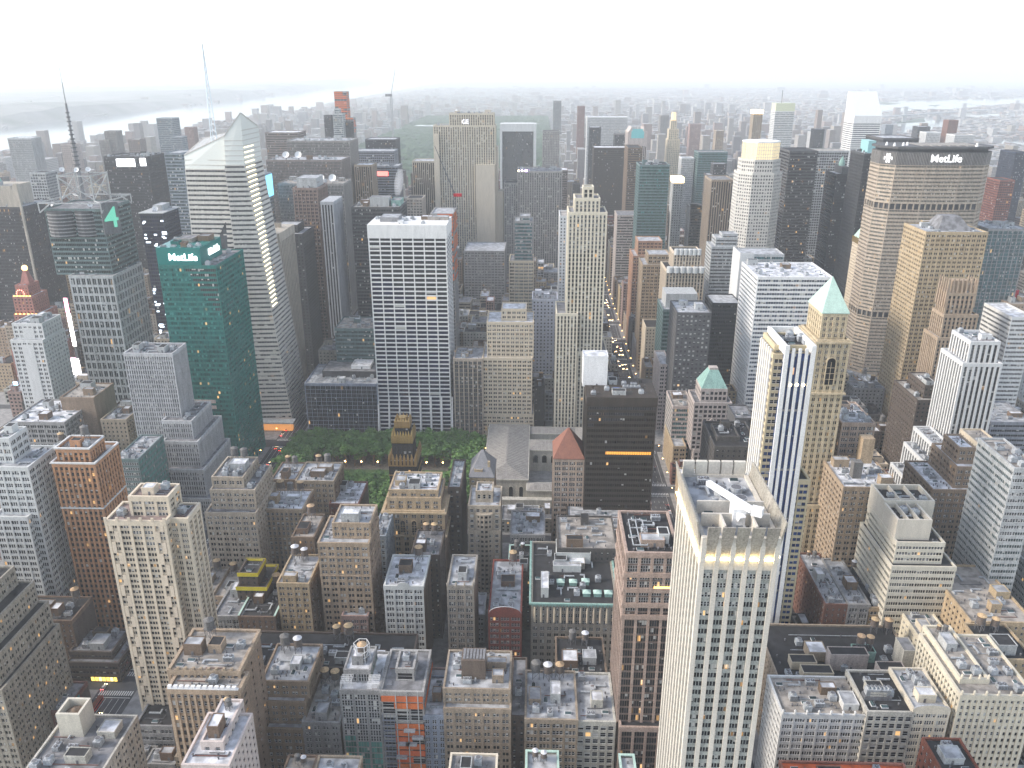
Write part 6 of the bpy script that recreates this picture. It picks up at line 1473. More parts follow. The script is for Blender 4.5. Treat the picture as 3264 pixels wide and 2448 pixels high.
# ---------------------------------------------------------------- smaller buildings between them: x0, x1, y0, y1, height, style, wall, glass, roof, label
INFILL = [
 (296.2, 324.2, 726.7, 744.8, 43.5, 'brick', 'grey2', 'dark', 'roofgrey', 'mid height grey brick building under a grey roof just right of the green pyramid tower', 'city_building'),
 (-723.2, -695.2, 1278.1, 1305.2, 84.4, 'simple', 'brown', 'dark', 'roofwhite', 'tall brown building under a white roof just right of the dark crowned tower', 'city_building'),
 (-181.5, -167.5, 295.6, 304.7, 15.0, 'simple', 'grey2', 'dark', 'roofpale', 'low grey building under a pale roof just below the ribbed tan loft', 'city_building'),
 (-567.5, -549.5, 802.9, 832.0, 31.7, 'brick', 'tan3', 'grey', 'tarblack', 'yellowish tan brick, black roof left of the slim white tower', 'city_building'),
 (-188.5, -170.5, 406.9, 434.0, 29.7, 'brick', 'tan', 'dark', 'rooftan', 'mid height light tan brick building under a tan roof just right of the chequered tower', 'city_building'),
 (-0.2, 8.8, 726.7, 747.8, 41.8, 'brick', 'dkgrey', 'grey', 'tarblack', 'mid height dark grey brick building under a black roof just below the cream setback block', 'city_building'),
 (-46.5, -28.5, 406.9, 428.0, 20.3, 'loft', 'ltgrey', 'dark', 'roofwhite', 'low light grey loft under a white roof just left of the red gabled loft', 'city_building'),
 (-24.0, 4.0, 533.2, 554.3, 11.0, 'brick', 'ltgrey', 'dark', 'roofgrey', 'low light grey brick building under a grey roof just right of the curved bay tower', 'city_building'),
 (-80.2, -52.2, 882.1, 903.2, 46.3, 'brick', 'greybeige', 'grey', 'tarblack', 'mid height pale grey brick building under a black roof just above the cream setback block', 'city_building'),
 (-214, -196, 770.8, 797.9, 60.6, 'brick', 'greytan', 'grey', 'roofgrey', 'tall grey tan brick building under a grey roof just above the dark blue gridded block', 'city_building'),
 (-486, -475, 697.6, 718.7, 42.0, 'simple', 'pinkbr', 'dark', 'roofpale', 'mid height pinkish brown building under a pale roof just below the slim white tower', 'city_building'),
 (-199.8, -188.8, 406.9, 436.0, 30.5, 'brick', 'tan2', 'grey', 'rooftan', 'mid height tan brick building under a tan roof just right of the chequered tower', 'city_building'),
 (-606.5, -578.5, 850.0, 871.1, 56.5, 'brick', 'tan', 'grey', 'roofwhite', 'light tan brick, white roof left of the slim white tower', 'city_building'),
 (-575.5, -547.5, 929.2, 950.3, 56.0, 'pair', 'tan', 'dark', 'roofgrey', 'light tan with paired windows, grey roof right of the amber clock tower', 'city_building'),
 (10.0, 24.0, 740.7, 747.8, 29.8, 'gridl', 'ltgrey', 'dark', 'roofgrey', 'mid height light grey gridded building under a grey roof just below the cream setback block', 'office_block'),
 (-728.2, -714.2, 1357.3, 1378.4, 109.1, 'band', 'tanbrown', 'dark', 'tarblack', 'tall dull brown banded building under a black roof just left of the dark signed slab', 'office_block'),
 (113, 131, 1048.5, 1067.6, 61.9, 'simple', 'pinkbr', 'dark', 'roofgrey', 'tall pinkish brown building under a grey roof just left of the arcaded tan tower', 'city_building'),
 (4.2, 15.2, 533.2, 552.3, 12.0, 'brick', 'greytan', 'grey', 'roofgrey', 'low grey tan brick building under a grey roof just below the orange pyramid roof', 'city_building'),
 (113, 121, 802.9, 832.0, 34.9, 'brick', 'tanbrown', 'grey', 'roofgrey', 'dull brown brick, grey roof left of the dotted grey tower', 'city_building'),
 (296.2, 314.2, 697.6, 715.7, 29.3, 'brick', 'dkgrey', 'dark', 'tarblack', 'dark grey brick, black roof left of the dark setback block', 'city_building'),
 (113, 127, 1325.2, 1346.3, 86.9, 'pier', 'brown', 'dark', 'roofgrey', 'tall brown ribbed building under a grey roof just left of the pink banded block', 'office_block'),
 (-592.8, -564.8, 1008.4, 1037.5, 81.8, 'brick', 'tan3', 'dark', 'roofpale', 'tall yellowish tan brick building under a pale roof just right of the amber clock tower', 'city_building'),
 (6.0, 29.0, 770.8, 783.9, 33.2, 'brick', 'greybeige', 'dark', 'roofpale', 'pale grey brick, pale roof right of the cream setback block', 'city_building'),
 (-741.5, -723.5, 1278.1, 1307.2, 73.2, 'simple', 'greytan', 'dark', 'roofpale', 'tall grey tan building under a pale roof just right of the dark crowned tower', 'city_building'),
 (113, 131, 565.3, 592.4, 25.8, 'brick', 'tan3', 'dark', 'roofwhite', 'low yellowish tan brick building under a white roof just right of the bronze slab', 'city_building'),
 (291.2, 305.2, 652.5, 671.6, 32.9, 'simple', 'tan2', 'dark', 'tarblack', 'mid height tan building under a black roof just left of the dark setback block', 'city_building'),
 (10.8, 38.8, 1166.8, 1195.9, 48.4, 'brick', 'grey2', 'dark', 'roofpale', 'mid height grey brick building under a pale roof just above the cream deco tower', 'city_building'),
 (268, 291, 644.5, 668.6, 36.2, 'brick', 'dkbrown', 'dark', 'roofwhite', 'dark brown brick, white roof left of the dark setback block', 'city_building'),
 (147.5, 155.5, 374.8, 401.9, 28.4, 'gridl', 'dkgrey', 'dark', 'rooftan', 'mid height dark grey gridded building under a tan roof just below the long brick block', 'office_block'),
 (-105.0, -82.0, 1008.4, 1037.5, 46.2, 'band', 'greytan', 'dark', 'roofgrey', 'grey tan banded, grey roof right of the white gridded slab', 'office_block'),
 (-532.5, -514.0, 850.0, 871.1, 39.3, 'brick', 'dkbrown', 'grey', 'roofpale', 'dark brown brick, pale roof right of the slim white tower', 'city_building'),
 (-75.5, -57.5, 929.2, 956.3, 43.4, 'gridl', 'greybeige', 'dark', 'roofgrey', 'mid height pale grey gridded building under a grey roof just above the cream setback block', 'office_block'),
 (113, 127, 612.4, 621.5, 15.7, 'simple', 'redbrown', 'dark', 'tarblack', 'low red brown building under a black roof just right of the bronze slab', 'city_building'),
 (-693.8, -670.8, 1325.2, 1349.3, 94.2, 'gridl', 'beige', 'dark', 'roofpale', 'tall beige gridded building under a pale roof just below the dark signed slab', 'office_block'),
 (73.0, 85.0, 882.1, 903.2, 41.8, 'simple', 'greybeige', 'grey', 'roofpale', 'mid height pale grey building under a pale roof just below the cream deco tower', 'city_building'),
 (-542.0, -528.0, 1087.6, 1111.7, 59.0, 'brick', 'tan2', 'dark', 'roofpale', 'mid height tan brick building under a pale roof just below the navy glass tower', 'city_building'),
 (-468.5, -445.5, 929.2, 953.3, 50.2, 'brick', 'greytan', 'grey', 'tarblack', 'mid height grey tan brick building under a black roof just right of the antenna tower', 'city_building'),
 (-731.2, -703.2, 1325.2, 1352.3, 79.2, 'simple', 'dkgrey', 'dark', 'roofwhite', 'tall dark grey building under a white roof just below the dark signed slab', 'city_building'),
 (268, 286, 612.4, 639.5, 21.5, 'loft', 'cream2', 'dark', 'rooftan', 'low cream loft under a tan roof just below the dark setback block', 'city_building'),
 (-1167.8, -1158.8, 1800.4, 1827.5, 100.2, 'simple', 'dkgrey', 'dark', 'roofgrey', 'tall dark grey building under a grey roof just above the dark crowned tower', 'city_building'),
 (268, 296, 697.6, 721.7, 38.0, 'band', 'grey2', 'dark', 'tarblack', 'mid height grey banded building under a black roof just right of the green pyramid tower', 'office_block'),
 (881.8, 909.8, 1562.8, 1583.9, 96.3, 'pier', 'beige', 'dark', 'roofgrey', 'tall beige ribbed building under a grey roof just right of the red brick tower', 'office_block'),
 (-529.2, -514.0, 882.1, 911.2, 29.9, 'gridl', 'dkbrown', 'dark', 'rooftan', 'dark brown gridded, tan roof right of the slim white tower', 'office_block'),
 (-578.2, -570.2, 850.0, 871.1, 58.5, 'pair', 'beige', 'dark', 'tarblack', 'beige with paired windows, black roof below the amber clock tower', 'city_building'),
 (113, 122, 1246.0, 1270.1, 68.2, 'gridl', 'tan', 'dark', 'roofgrey', 'tall light tan gridded building under a grey roof just below the pink banded block', 'office_block'),
 (-116.5, -102.5, 1119.7, 1140.8, 76.6, 'pier', 'tanbrown', 'dark', 'roofgrey', 'tall dull brown ribbed building under a grey roof just above the white gridded slab', 'office_block'),
 (-393.0, -365.0, 802.9, 830.0, 60.7, 'brick', 'beige', 'dark', 'roofwhite', 'tall beige brick building under a white roof just left of the teal glass tower', 'city_building'),
 (113, 121, 961.3, 968.4, 41.2, 'brick', 'dkgrey', 'dark', 'tarblack', 'dark grey brick, black roof below the arcaded tan tower, leftmost', 'city_building'),
 (113, 124, 937.2, 953.3, 44.7, 'brick', 'dkgrey', 'dark', 'tarblack', 'dark grey brick, black roof below the arcaded tan tower, second from left', 'city_building'),
 (-907.5, -879.5, 1674.1, 1698.2, 100.0, 'gridl', 'cream2', 'dark', 'tarblack', 'tall cream gridded building under a black roof just left of the dark signed slab', 'office_block'),
 (-647.5, -629.5, 1166.8, 1193.9, 67.8, 'gridl', 'greybeige', 'grey', 'tarblack', 'tall pale grey gridded building under a black roof just left of the navy glass tower', 'office_block'),
 (176.0, 188.0, 726.7, 744.8, 39.1, 'brick', 'tan3', 'grey', 'tarblack', 'yellowish tan brick, black roof right of the aqua capped tower', 'city_building'),
 (622.8, 650.8, 1040.5, 1069.6, 78.2, 'band', 'greytan', 'dark', 'roofwhite', 'tall grey tan banded building under a white roof just right of the lit column tower', 'office_block'),
 (-1009.8, -991.8, 1879.6, 1906.7, 103.8, 'gridl', 'redbrown', 'grey', 'tarblack', 'tall red brown gridded building under a black roof just left of the dark signed slab', 'office_block'),
 (-587.8, -579.8, 1087.6, 1116.7, 83.8, 'pier', 'ltgrey', 'grey', 'tarblack', 'tall light grey ribbed building under a black roof just left of the navy glass tower', 'office_block'),
 (-81.2, -58.2, 961.3, 982.4, 43.3, 'brick', 'cream2', 'dark', 'tarblack', 'mid height cream brick building under a black roof just right of the white gridded slab', 'city_building'),
 (447.5, 456.5, 726.7, 752.8, 60.9, 'brick', 'ltgrey', 'dark', 'roofwhite', 'tall light grey brick building under a white roof just right of the white striped tower', 'city_building'),
 (-66.8, -48.8, 1325.2, 1349.3, 81.3, 'pier', 'brown', 'dark', 'roofwhite', 'tall brown ribbed building under a white roof just left of the purple lit slab', 'office_block'),
 (113, 127, 1087.6, 1111.7, 45.6, 'brick', 'tan3', 'dark', 'roofgrey', 'yellowish tan brick, grey roof left of the arcaded tan tower', 'city_building'),
 (-58.5, -40.5, 327.7, 351.8, 26.9, 'gridl', 'pinkbr', 'grey', 'roofgrey', 'low pinkish brown gridded building under a grey roof just above the orange netted tower', 'office_block'),
 (-543.5, -529.5, 882.1, 909.2, 37.3, 'loft', 'dkgrey', 'grey', 'roofwhite', 'mid height dark grey loft under a white roof just left of the antenna tower', 'city_building'),
 (-95.5, -81.5, 961.3, 988.4, 42.4, 'brick', 'greybeige', 'grey', 'roofpale', 'pale grey brick, pale roof right of the white gridded slab', 'city_building'),
 (351.0, 374.0, 1008.4, 1035.5, 65.7, 'simple', 'ltgrey', 'dark', 'rooftan', 'tall light grey building under a tan roof just right of the blue banded block', 'city_building'),
 (-776, -758, 1325.2, 1354.3, 84.8, 'band', 'tanbrown', 'grey', 'tarblack', 'tall dull brown banded building under a black roof just right of the dark crowned tower', 'office_block'),
 (-62.2, -53.2, 1008.4, 1029.5, 48.5, 'pier', 'pinkbr', 'dark', 'roofwhite', 'pinkish brown ribbed, white roof right of the white gridded slab', 'office_block'),
 (-451.2, -423.2, 726.7, 744.8, 40.7, 'pair', 'beige', 'dark', 'rooftan', 'beige with paired windows, tan roof right of the slim white tower', 'city_building'),
 (-872.5, -858.5, 1483.6, 1512.7, 102.5, 'simple', 'redbrown', 'grey', 'tarblack', 'tall red brown building under a black roof just above the dark crowned tower', 'city_building'),
 (-547.2, -514.0, 929.2, 956.3, 60.9, 'band', 'tan2', 'grey', 'roofgrey', 'tall tan banded building under a grey roof just left of the antenna tower', 'office_block'),
 (113, 127, 1166.8, 1187.9, 38.0, 'gridl', 'brown', 'grey', 'roofgrey', 'mid height brown gridded building under a grey roof just left of the arcaded tan tower', 'office_block'),
 (-958.2, -950.2, 1674.1, 1703.2, 99.6, 'band', 'tan', 'dark', 'roofgrey', 'tall light tan banded building under a grey roof just left of the dark signed slab', 'office_block'),
 (2.5, 10.5, 1166.8, 1187.9, 62.6, 'gridl', 'ltgrey', 'grey', 'roofwhite', 'tall light grey gridded building under a white roof just above the cream deco tower', 'office_block'),
 (70.8, 85.0, 1674.1, 1695.2, 108.4, 'simple', 'dkgrey', 'dark', 'tarblack', 'tall dark grey building under a black roof just left of the bronze glass slab', 'city_building'),
 (77.8, 85.0, 802.9, 824.0, 37.7, 'brick', 'greytan', 'grey', 'tarblack', 'grey tan brick, black roof left of the dotted grey tower', 'city_building'),
 (-0.2, 13.8, 1119.7, 1140.8, 46.1, 'brick', 'tan3', 'dark', 'roofpale', 'yellowish tan brick, pale roof left of the cream deco tower', 'city_building'),
 (69.0, 85.0, 770.8, 799.9, 31.5, 'pair', 'dkbrown', 'dark', 'roofgrey', 'dark brown with paired windows, grey roof left of the dotted grey tower', 'city_building'),
 (-879.0, -861.0, 1642.0, 1666.1, 89.2, 'simple', 'dkgrey', 'dark', 'roofgrey', 'tall dark grey building under a grey roof just left of the dark signed slab', 'city_building'),
 (113, 141, 1278.1, 1302.2, 69.9, 'simple', 'cream2', 'dark', 'tarblack', 'tall cream building under a black roof just below the pink banded block', 'city_building'),
 (-9.5, -0.5, 1119.7, 1143.8, 75.2, 'simple', 'tan2', 'grey', 'roofgrey', 'tall tan building under a grey roof just left of the cream deco tower', 'city_building'),
 (-695.0, -677.0, 1278.1, 1302.2, 54.3, 'pier', 'tan3', 'grey', 'tarblack', 'yellowish tan ribbed, black roof left of the navy glass tower', 'office_block'),
 (-190.8, -181.8, 295.6, 308.7, 12.5, 'brick', 'grey2', 'dark', 'tarblack', 'low grey brick building under a black roof just below the ribbed tan loft', 'city_building'),
 (-17.2, 5.8, 770.8, 785.9, 34.8, 'loft', 'greytan', 'dark', 'roofgrey', 'mid height grey tan loft under a grey roof just right of the cream setback block', 'city_building'),
 (-72.2, -61.2, 1040.5, 1069.6, 45.8, 'band', 'beige', 'dark', 'roofwhite', 'mid height beige banded building under a white roof just right of the white gridded slab', 'office_block'),
 (-365.0, -347.0, 644.5, 671.6, 46.9, 'brick', 'dkbrown', 'dark', 'rooftan', 'dark brown brick, tan roof left of the silver striped tower', 'city_building'),
 (53.2, 76.2, 1721.2, 1750.3, 106.9, 'brick', 'tan2', 'dark', 'roofwhite', 'tall tan brick building under a white roof just right of the purple lit slab', 'city_building'),
 (-68.5, -54.5, 850.0, 874.1, 39.6, 'band', 'brown', 'grey', 'rooftan', 'mid height brown banded building under a tan roof just left of the cream setback block', 'office_block'),
 (-89.0, -61.0, 1436.5, 1460.6, 99.8, 'gridl', 'brown', 'grey', 'roofpale', 'tall brown gridded building under a pale roof just left of the purple lit slab', 'office_block'),
 (113, 121, 1119.7, 1140.8, 45.8, 'simple', 'dkbrown', 'grey', 'roofgrey', 'mid height dark brown building under a grey roof just left of the arcaded tan tower', 'city_building'),
 (-166.2, -157.2, 295.6, 324.7, 19.6, 'band', 'tan2', 'dark', 'rooftan', 'low tan banded building under a tan roof just below the ribbed tan loft', 'office_block'),
 (113, 141, 1357.3, 1384.4, 91.7, 'brick', 'redbrown', 'dark', 'tarblack', 'tall red brown brick building under a black roof just above the pink banded block', 'city_building'),
 (327.0, 338.0, 770.8, 794.9, 31.9, 'simple', 'ltgrey', 'grey', 'roofwhite', 'mid height light grey building under a white roof just right of the green pyramid tower', 'city_building'),
 (74.8, 85.0, 929.2, 950.3, 43.7, 'brick', 'dkbrown', 'grey', 'roofwhite', 'dark brown brick, white roof right of the cream deco tower', 'city_building'),
 (-1096.0, -1084.0, 1721.2, 1750.3, 96.8, 'simple', 'cream2', 'dark', 'tarblack', 'tall cream building under a black roof just above the dark crowned tower', 'city_building'),
 (-103.5, -80.5, 896.1, 906.2, 42.0, 'brick', 'tan2', 'dark', 'roofpale', 'mid height tan brick building under a pale roof just right of the white gridded slab', 'city_building'),
 (-540.2, -529.2, 770.8, 794.9, 15.5, 'gridl', 'greybeige', 'dark', 'tarblack', 'low pale grey gridded building under a black roof just below the slim white tower', 'office_block'),
 (221.5, 229.5, 295.6, 311.7, 18.3, 'pair', 'dkbrown', 'dark', 'roofgrey', 'low dark brown with paired windows, grey roof below the cream gothic block', 'city_building'),
 (-776, -753, 1436.5, 1465.6, 91.3, 'gridl', 'ltgrey', 'dark', 'tarblack', 'tall light grey gridded building under a black roof just left of the dark signed slab', 'office_block'),
 (229.8, 240.0, 295.6, 314.7, 35.0, 'gridl', 'greytan', 'dark', 'roofgrey', 'mid height grey tan gridded building under a grey roof just below the cream gothic block', 'office_block'),
 (14.0, 37.0, 1119.7, 1146.8, 40.1, 'gridl', 'tan3', 'dark', 'roofgrey', 'yellowish tan gridded, grey roof left of the cream deco tower', 'office_block'),
 (-864.2, -856.2, 1594.9, 1624.0, 87.3, 'gridl', 'beige', 'grey', 'rooftan', 'tall beige gridded building under a tan roof just left of the dark signed slab', 'office_block'),
 (279.2, 307.2, 770.8, 791.9, 39.9, 'simple', 'cream2', 'dark', 'tarblack', 'mid height cream building under a black roof just right of the green pyramid tower', 'city_building'),
 (-88.5, -74.5, 1879.6, 1906.7, 89.0, 'brick', 'redbrown', 'dark', 'roofwhite', 'tall red brown brick building under a white roof just right of the limestone slab', 'city_building'),
 (441.2, 452.2, 697.6, 715.7, 39.1, 'brick', 'greybeige', 'dark', 'roofpale', 'pale grey brick, pale roof right of the white striped tower', 'city_building'),
 (217.8, 231.8, 1404.4, 1431.5, 108.1, 'brick', 'tan2', 'grey', 'rooftan', 'tall tan brick building under a tan roof just left of the flat lit crown', 'city_building'),
 (-89.8, -75.8, 929.2, 956.3, 36.4, 'simple', 'brown', 'dark', 'rooftan', 'mid height brown building under a tan roof just right of the white gridded slab', 'city_building'),
 (307.5, 318.5, 770.8, 799.9, 34.0, 'pair', 'tanbrown', 'grey', 'roofgrey', 'dull brown with paired windows, grey roof above the green pyramid tower', 'city_building'),
 (-643.5, -634.5, 1087.6, 1111.7, 70.1, 'simple', 'dkbrown', 'dark', 'tarblack', 'tall dark brown building under a black roof just right of the dark crowned tower', 'city_building'),
 (-977.2, -969.2, 1800.4, 1827.5, 100.8, 'pier', 'tan2', 'dark', 'roofgrey', 'tall tan ribbed building under a grey roof just left of the dark signed slab', 'office_block'),
 (-112.5, -101.5, 1087.6, 1116.7, 43.0, 'simple', 'greytan', 'dark', 'tarblack', 'mid height grey tan building under a black roof just right of the white gridded slab', 'city_building'),
 (214.5, 240.0, 1325.2, 1346.3, 70.7, 'pier', 'tanbrown', 'dark', 'rooftan', 'tall dull brown ribbed building under a tan roof just below the flat lit crown', 'office_block'),
 (-554.8, -543.8, 882.1, 906.2, 52.9, 'brick', 'pinkbr', 'dark', 'roofgrey', 'pinkish brown brick, grey roof right of the amber clock tower', 'city_building'),
 (-1266.2, -1255.2, 1958.8, 1985.9, 92.8, 'brick', 'tan', 'dark', 'roofpale', 'tall light tan brick building under a pale roof just above the dark crowned tower', 'city_building'),
 (-530.5, -514.0, 1040.5, 1067.6, 35.3, 'band', 'brown', 'dark', 'roofpale', 'mid height brown banded building under a pale roof just right of the antenna tower', 'office_block'),
 (-634.2, -616.2, 1087.6, 1116.7, 67.4, 'gridl', 'redbrown', 'grey', 'roofgrey', 'tall red brown gridded building under a grey roof just right of the dark crowned tower', 'office_block'),
 (-309.2, -295.2, 1879.6, 1903.7, 109.4, 'gridl', 'dkbrown', 'grey', 'roofgrey', 'tall dark brown gridded building under a grey roof just left of the limestone slab', 'office_block'),
 (-1290.2, -1279.2, 1990.9, 2015.0, 108.6, 'simple', 'grey2', 'dark', 'roofgrey', 'tall grey building under a grey roof just above the dark crowned tower', 'city_building'),
 (-486, -463, 802.9, 827.0, 20.3, 'gridl', 'greytan', 'grey', 'roofgrey', 'low grey tan gridded building under a grey roof just right of the slim white tower', 'office_block'),
 (831.8, 840.8, 1436.5, 1457.6, 96.9, 'band', 'tan3', 'dark', 'roofgrey', 'tall yellowish tan banded building under a grey roof just below the red brick tower', 'office_block'),
 (-273.8, -259.8, 1832.5, 1856.6, 109.0, 'brick', 'dkbrown', 'dark', 'roofgrey', 'tall dark brown brick building under a grey roof just left of the limestone slab', 'city_building'),
 (-86.5, -72.5, 1040.5, 1064.6, 34.3, 'gridl', 'greybeige', 'dark', 'rooftan', 'pale grey gridded, tan roof right of the white gridded slab', 'office_block'),
 (-43.5, -15.5, 1040.5, 1069.6, 40.1, 'simple', 'tan2', 'dark', 'roofgrey', 'mid height tan building under a grey roof just left of the cream deco tower', 'city_building'),
 (71.8, 85.0, 850.0, 871.1, 26.4, 'gridl', 'ltgrey', 'dark', 'roofgrey', 'low light grey gridded building under a grey roof just below the cream deco tower', 'office_block'),
 (-70.5, -62.5, 1008.4, 1035.5, 38.9, 'brick', 'tan2', 'dark', 'tarblack', 'mid height tan brick building under a black roof just right of the white gridded slab', 'city_building'),
 (-62.5, -51.5, 1357.3, 1384.4, 86.4, 'pier', 'dkgrey', 'dark', 'tarblack', 'tall dark grey ribbed building under a black roof just left of the purple lit slab', 'office_block'),
 (377.2, 388.2, 1166.8, 1187.9, 70.8, 'brick', 'ltgrey', 'grey', 'tarblack', 'tall light grey brick building under a black roof just below the black crowned tower', 'city_building'),
 (-1037.8, -1009.8, 1990.9, 2012.0, 106.0, 'simple', 'tan3', 'grey', 'tarblack', 'tall yellowish tan building under a black roof just left of the dark signed slab', 'city_building'),
 (2.5, 20.5, 1087.6, 1114.7, 38.0, 'band', 'dkbrown', 'dark', 'roofpale', 'dark brown banded, pale roof left of the cream deco tower', 'office_block'),
 (-958.8, -947.8, 1515.7, 1536.8, 109.2, 'band', 'dkbrown', 'dark', 'roofgrey', 'tall dark brown banded building under a grey roof just above the dark crowned tower', 'office_block'),
 (-476.8, -448.8, 770.8, 794.9, 24.9, 'band', 'dkbrown', 'grey', 'roofgrey', 'low dark brown banded building under a grey roof just right of the slim white tower', 'office_block'),
 (-60.8, -37.8, 1436.5, 1465.6, 91.0, 'gridl', 'grey2', 'dark', 'roofgrey', 'tall grey gridded building under a grey roof just left of the purple lit slab', 'office_block'),
 (-51.8, -43.8, 1040.5, 1067.6, 28.3, 'pier', 'dkgrey', 'grey', 'tarblack', 'mid height dark grey ribbed building under a black roof just above the cream setback block', 'office_block'),
 (-95.5, -84.5, 1958.8, 1982.9, 101.9, 'band', 'pinkbr', 'dark', 'roofwhite', 'tall pinkish brown banded building under a white roof just right of the limestone slab', 'office_block'),
 (-644.2, -636.2, 1246.0, 1275.1, 79.0, 'pier', 'dkgrey', 'dark', 'roofwhite', 'tall dark grey ribbed building under a white roof just left of the navy glass tower', 'office_block'),
 (-1056, -1042, 1642.0, 1671.1, 85.1, 'band', 'grey2', 'dark', 'tarblack', 'tall grey banded building under a black roof just above the dark crowned tower', 'office_block'),
 (-662.5, -634.5, 1278.1, 1302.2, 83.4, 'simple', 'ltgrey', 'grey', 'roofgrey', 'tall light grey building under a grey roof just left of the navy glass tower', 'city_building'),
 (20.8, 28.8, 1087.6, 1108.7, 43.3, 'pier', 'ltgrey', 'dark', 'tarblack', 'light grey ribbed, black roof left of the cream deco tower', 'office_block'),
 (-467.8, -449.8, 644.5, 671.6, 25.9, 'gridl', 'beige', 'dark', 'roofpale', 'low beige gridded building under a pale roof just below the slim white tower', 'office_block'),
 (-93.0, -75.0, 1800.4, 1827.5, 67.0, 'gridl', 'beige', 'dark', 'tarblack', 'tall beige gridded building under a black roof just right of the limestone slab', 'office_block'),
 (-52.8, -38.8, 1166.8, 1190.9, 25.9, 'brick', 'tan3', 'dark', 'roofgrey', 'low yellowish tan brick building under a grey roof just left of the cream deco tower', 'city_building'),
 (49.5, 77.5, 802.9, 830.0, 30.9, 'brick', 'beige', 'grey', 'tarblack', 'mid height beige brick building under a black roof just below the cream deco tower', 'city_building'),
 (-1101.2, -1084.0, 1674.1, 1701.2, 79.6, 'pier', 'tan2', 'dark', 'roofgrey', 'tall tan ribbed building under a grey roof just above the dark crowned tower', 'office_block'),
 (-81.8, -70.8, 1008.4, 1035.5, 33.9, 'gridl', 'tanbrown', 'dark', 'roofgrey', 'dull brown gridded, grey roof right of the white gridded slab', 'office_block'),
 (-5.8, 2.2, 1166.8, 1193.9, 57.5, 'band', 'greytan', 'dark', 'tarblack', 'grey tan banded, black roof left of the cream deco tower', 'office_block'),
 (-110.8, -102.8, 1166.8, 1190.9, 34.2, 'pier', 'grey2', 'dark', 'roofgrey', 'mid height grey ribbed building under a grey roof just right of the white gridded slab', 'office_block'),
 (-3.5, 5.5, 494.1, 513.2, 31.6, 'brick', 'ltgrey', 'dark', 'tarblack', 'mid height light grey brick building under a black roof just below the orange pyramid roof', 'city_building'),
 (-884.2, -875.2, 1562.8, 1586.9, 82.1, 'brick', 'tan2', 'grey', 'roofgrey', 'tall tan brick building under a grey roof just left of the dark signed slab', 'city_building'),
 (18.0, 26.0, 1198.9, 1223.0, 48.8, 'band', 'cream2', 'dark', 'roofgrey', 'mid height cream banded building under a grey roof just above the cream deco tower', 'office_block'),
 (-139.0, -111.0, 1166.8, 1187.9, 81.7, 'pier', 'grey2', 'dark', 'roofwhite', 'tall grey ribbed building under a white roof just right of the pale roofed dark block', 'office_block'),
 (-811.8, -804.0, 1483.6, 1512.7, 62.7, 'brick', 'brown', 'dark', 'roofgrey', 'tall brown brick building under a grey roof just left of the dark signed slab', 'city_building'),
 (-85.0, -76.0, 1911.7, 1938.8, 108.0, 'band', 'tanbrown', 'dark', 'roofwhite', 'tall dull brown banded building under a white roof just right of the limestone slab', 'office_block'),
 (-214, -200, 929.2, 958.3, 50.5, 'simple', 'dkbrown', 'grey', 'roofgrey', 'mid height dark brown building under a grey roof just left of the white gridded slab', 'city_building'),
 (121.2, 130.2, 1119.7, 1140.8, 50.6, 'pier', 'dkgrey', 'grey', 'roofgrey', 'dark grey ribbed, grey roof left of the arcaded tan tower', 'office_block'),
 (-1200.2, -1182.2, 1879.6, 1906.7, 84.9, 'band', 'pinkbr', 'dark', 'roofgrey', 'tall pinkish brown banded building under a grey roof just above the dark crowned tower', 'office_block'),
 (-477.8, -463.8, 961.3, 982.4, 47.4, 'simple', 'tan', 'dark', 'tarblack', 'mid height light tan building under a black roof just right of the antenna tower', 'city_building'),
 (-93.0, -65.0, 1594.9, 1624.0, 83.7, 'brick', 'dkbrown', 'dark', 'tarblack', 'tall dark brown brick building under a black roof just left of the purple lit slab', 'city_building'),
 (217.2, 240.0, 1357.3, 1384.4, 74.2, 'pier', 'pinkbr', 'dark', 'roofpale', 'tall pinkish brown ribbed building under a pale roof just below the flat lit crown', 'office_block'),
 (32.0, 60.0, 1562.8, 1591.9, 98.4, 'brick', 'cream2', 'dark', 'tarblack', 'tall cream brick building under a black roof just right of the purple lit slab', 'city_building'),
 (-474.8, -465.8, 697.6, 715.7, 32.0, 'brick', 'dkgrey', 'dark', 'tarblack', 'mid height dark grey brick building under a black roof just below the slim white tower', 'city_building'),
 (272, 292, 565.3, 586.4, 29.4, 'simple', 'redbrown', 'grey', 'roofpale', 'mid height red brown building under a pale roof just left of the brown setback tower', 'city_building'),
 (687.0, 701.0, 1198.9, 1228.0, 75.3, 'gridl', 'dkgrey', 'dark', 'roofwhite', 'tall dark grey gridded building under a white roof just right of the lit column tower', 'office_block'),
 (-296.0, -268.0, 1911.7, 1940.8, 62.9, 'band', 'grey2', 'dark', 'tarblack', 'tall grey banded building under a black roof just left of the limestone slab', 'office_block'),
 (338.2, 349.2, 770.8, 791.9, 31.7, 'pair', 'tan3', 'grey', 'roofgrey', 'yellowish tan with paired windows, grey roof above the dark setback block', 'city_building'),
 (69.2, 85.0, 961.3, 990.4, 42.8, 'gridl', 'tan2', 'dark', 'rooftan', 'mid height tan gridded building under a tan roof just right of the cream deco tower', 'office_block'),
 (-278.5, -267.5, 1674.1, 1701.2, 103.9, 'brick', 'greybeige', 'dark', 'roofgrey', 'tall pale grey brick building under a grey roof just left of the limestone slab', 'city_building'),
 (-372.0, -349.0, 486.1, 515.2, 19.8, 'band', 'pinkbr', 'dark', 'roofpale', 'low pinkish brown banded building under a pale roof just below the white setback tower', 'office_block'),
 (-529.0, -514.0, 770.8, 794.9, 21.1, 'brick', 'ltgrey', 'dark', 'roofpale', 'low light grey brick building under a pale roof just below the slim white tower', 'city_building'),
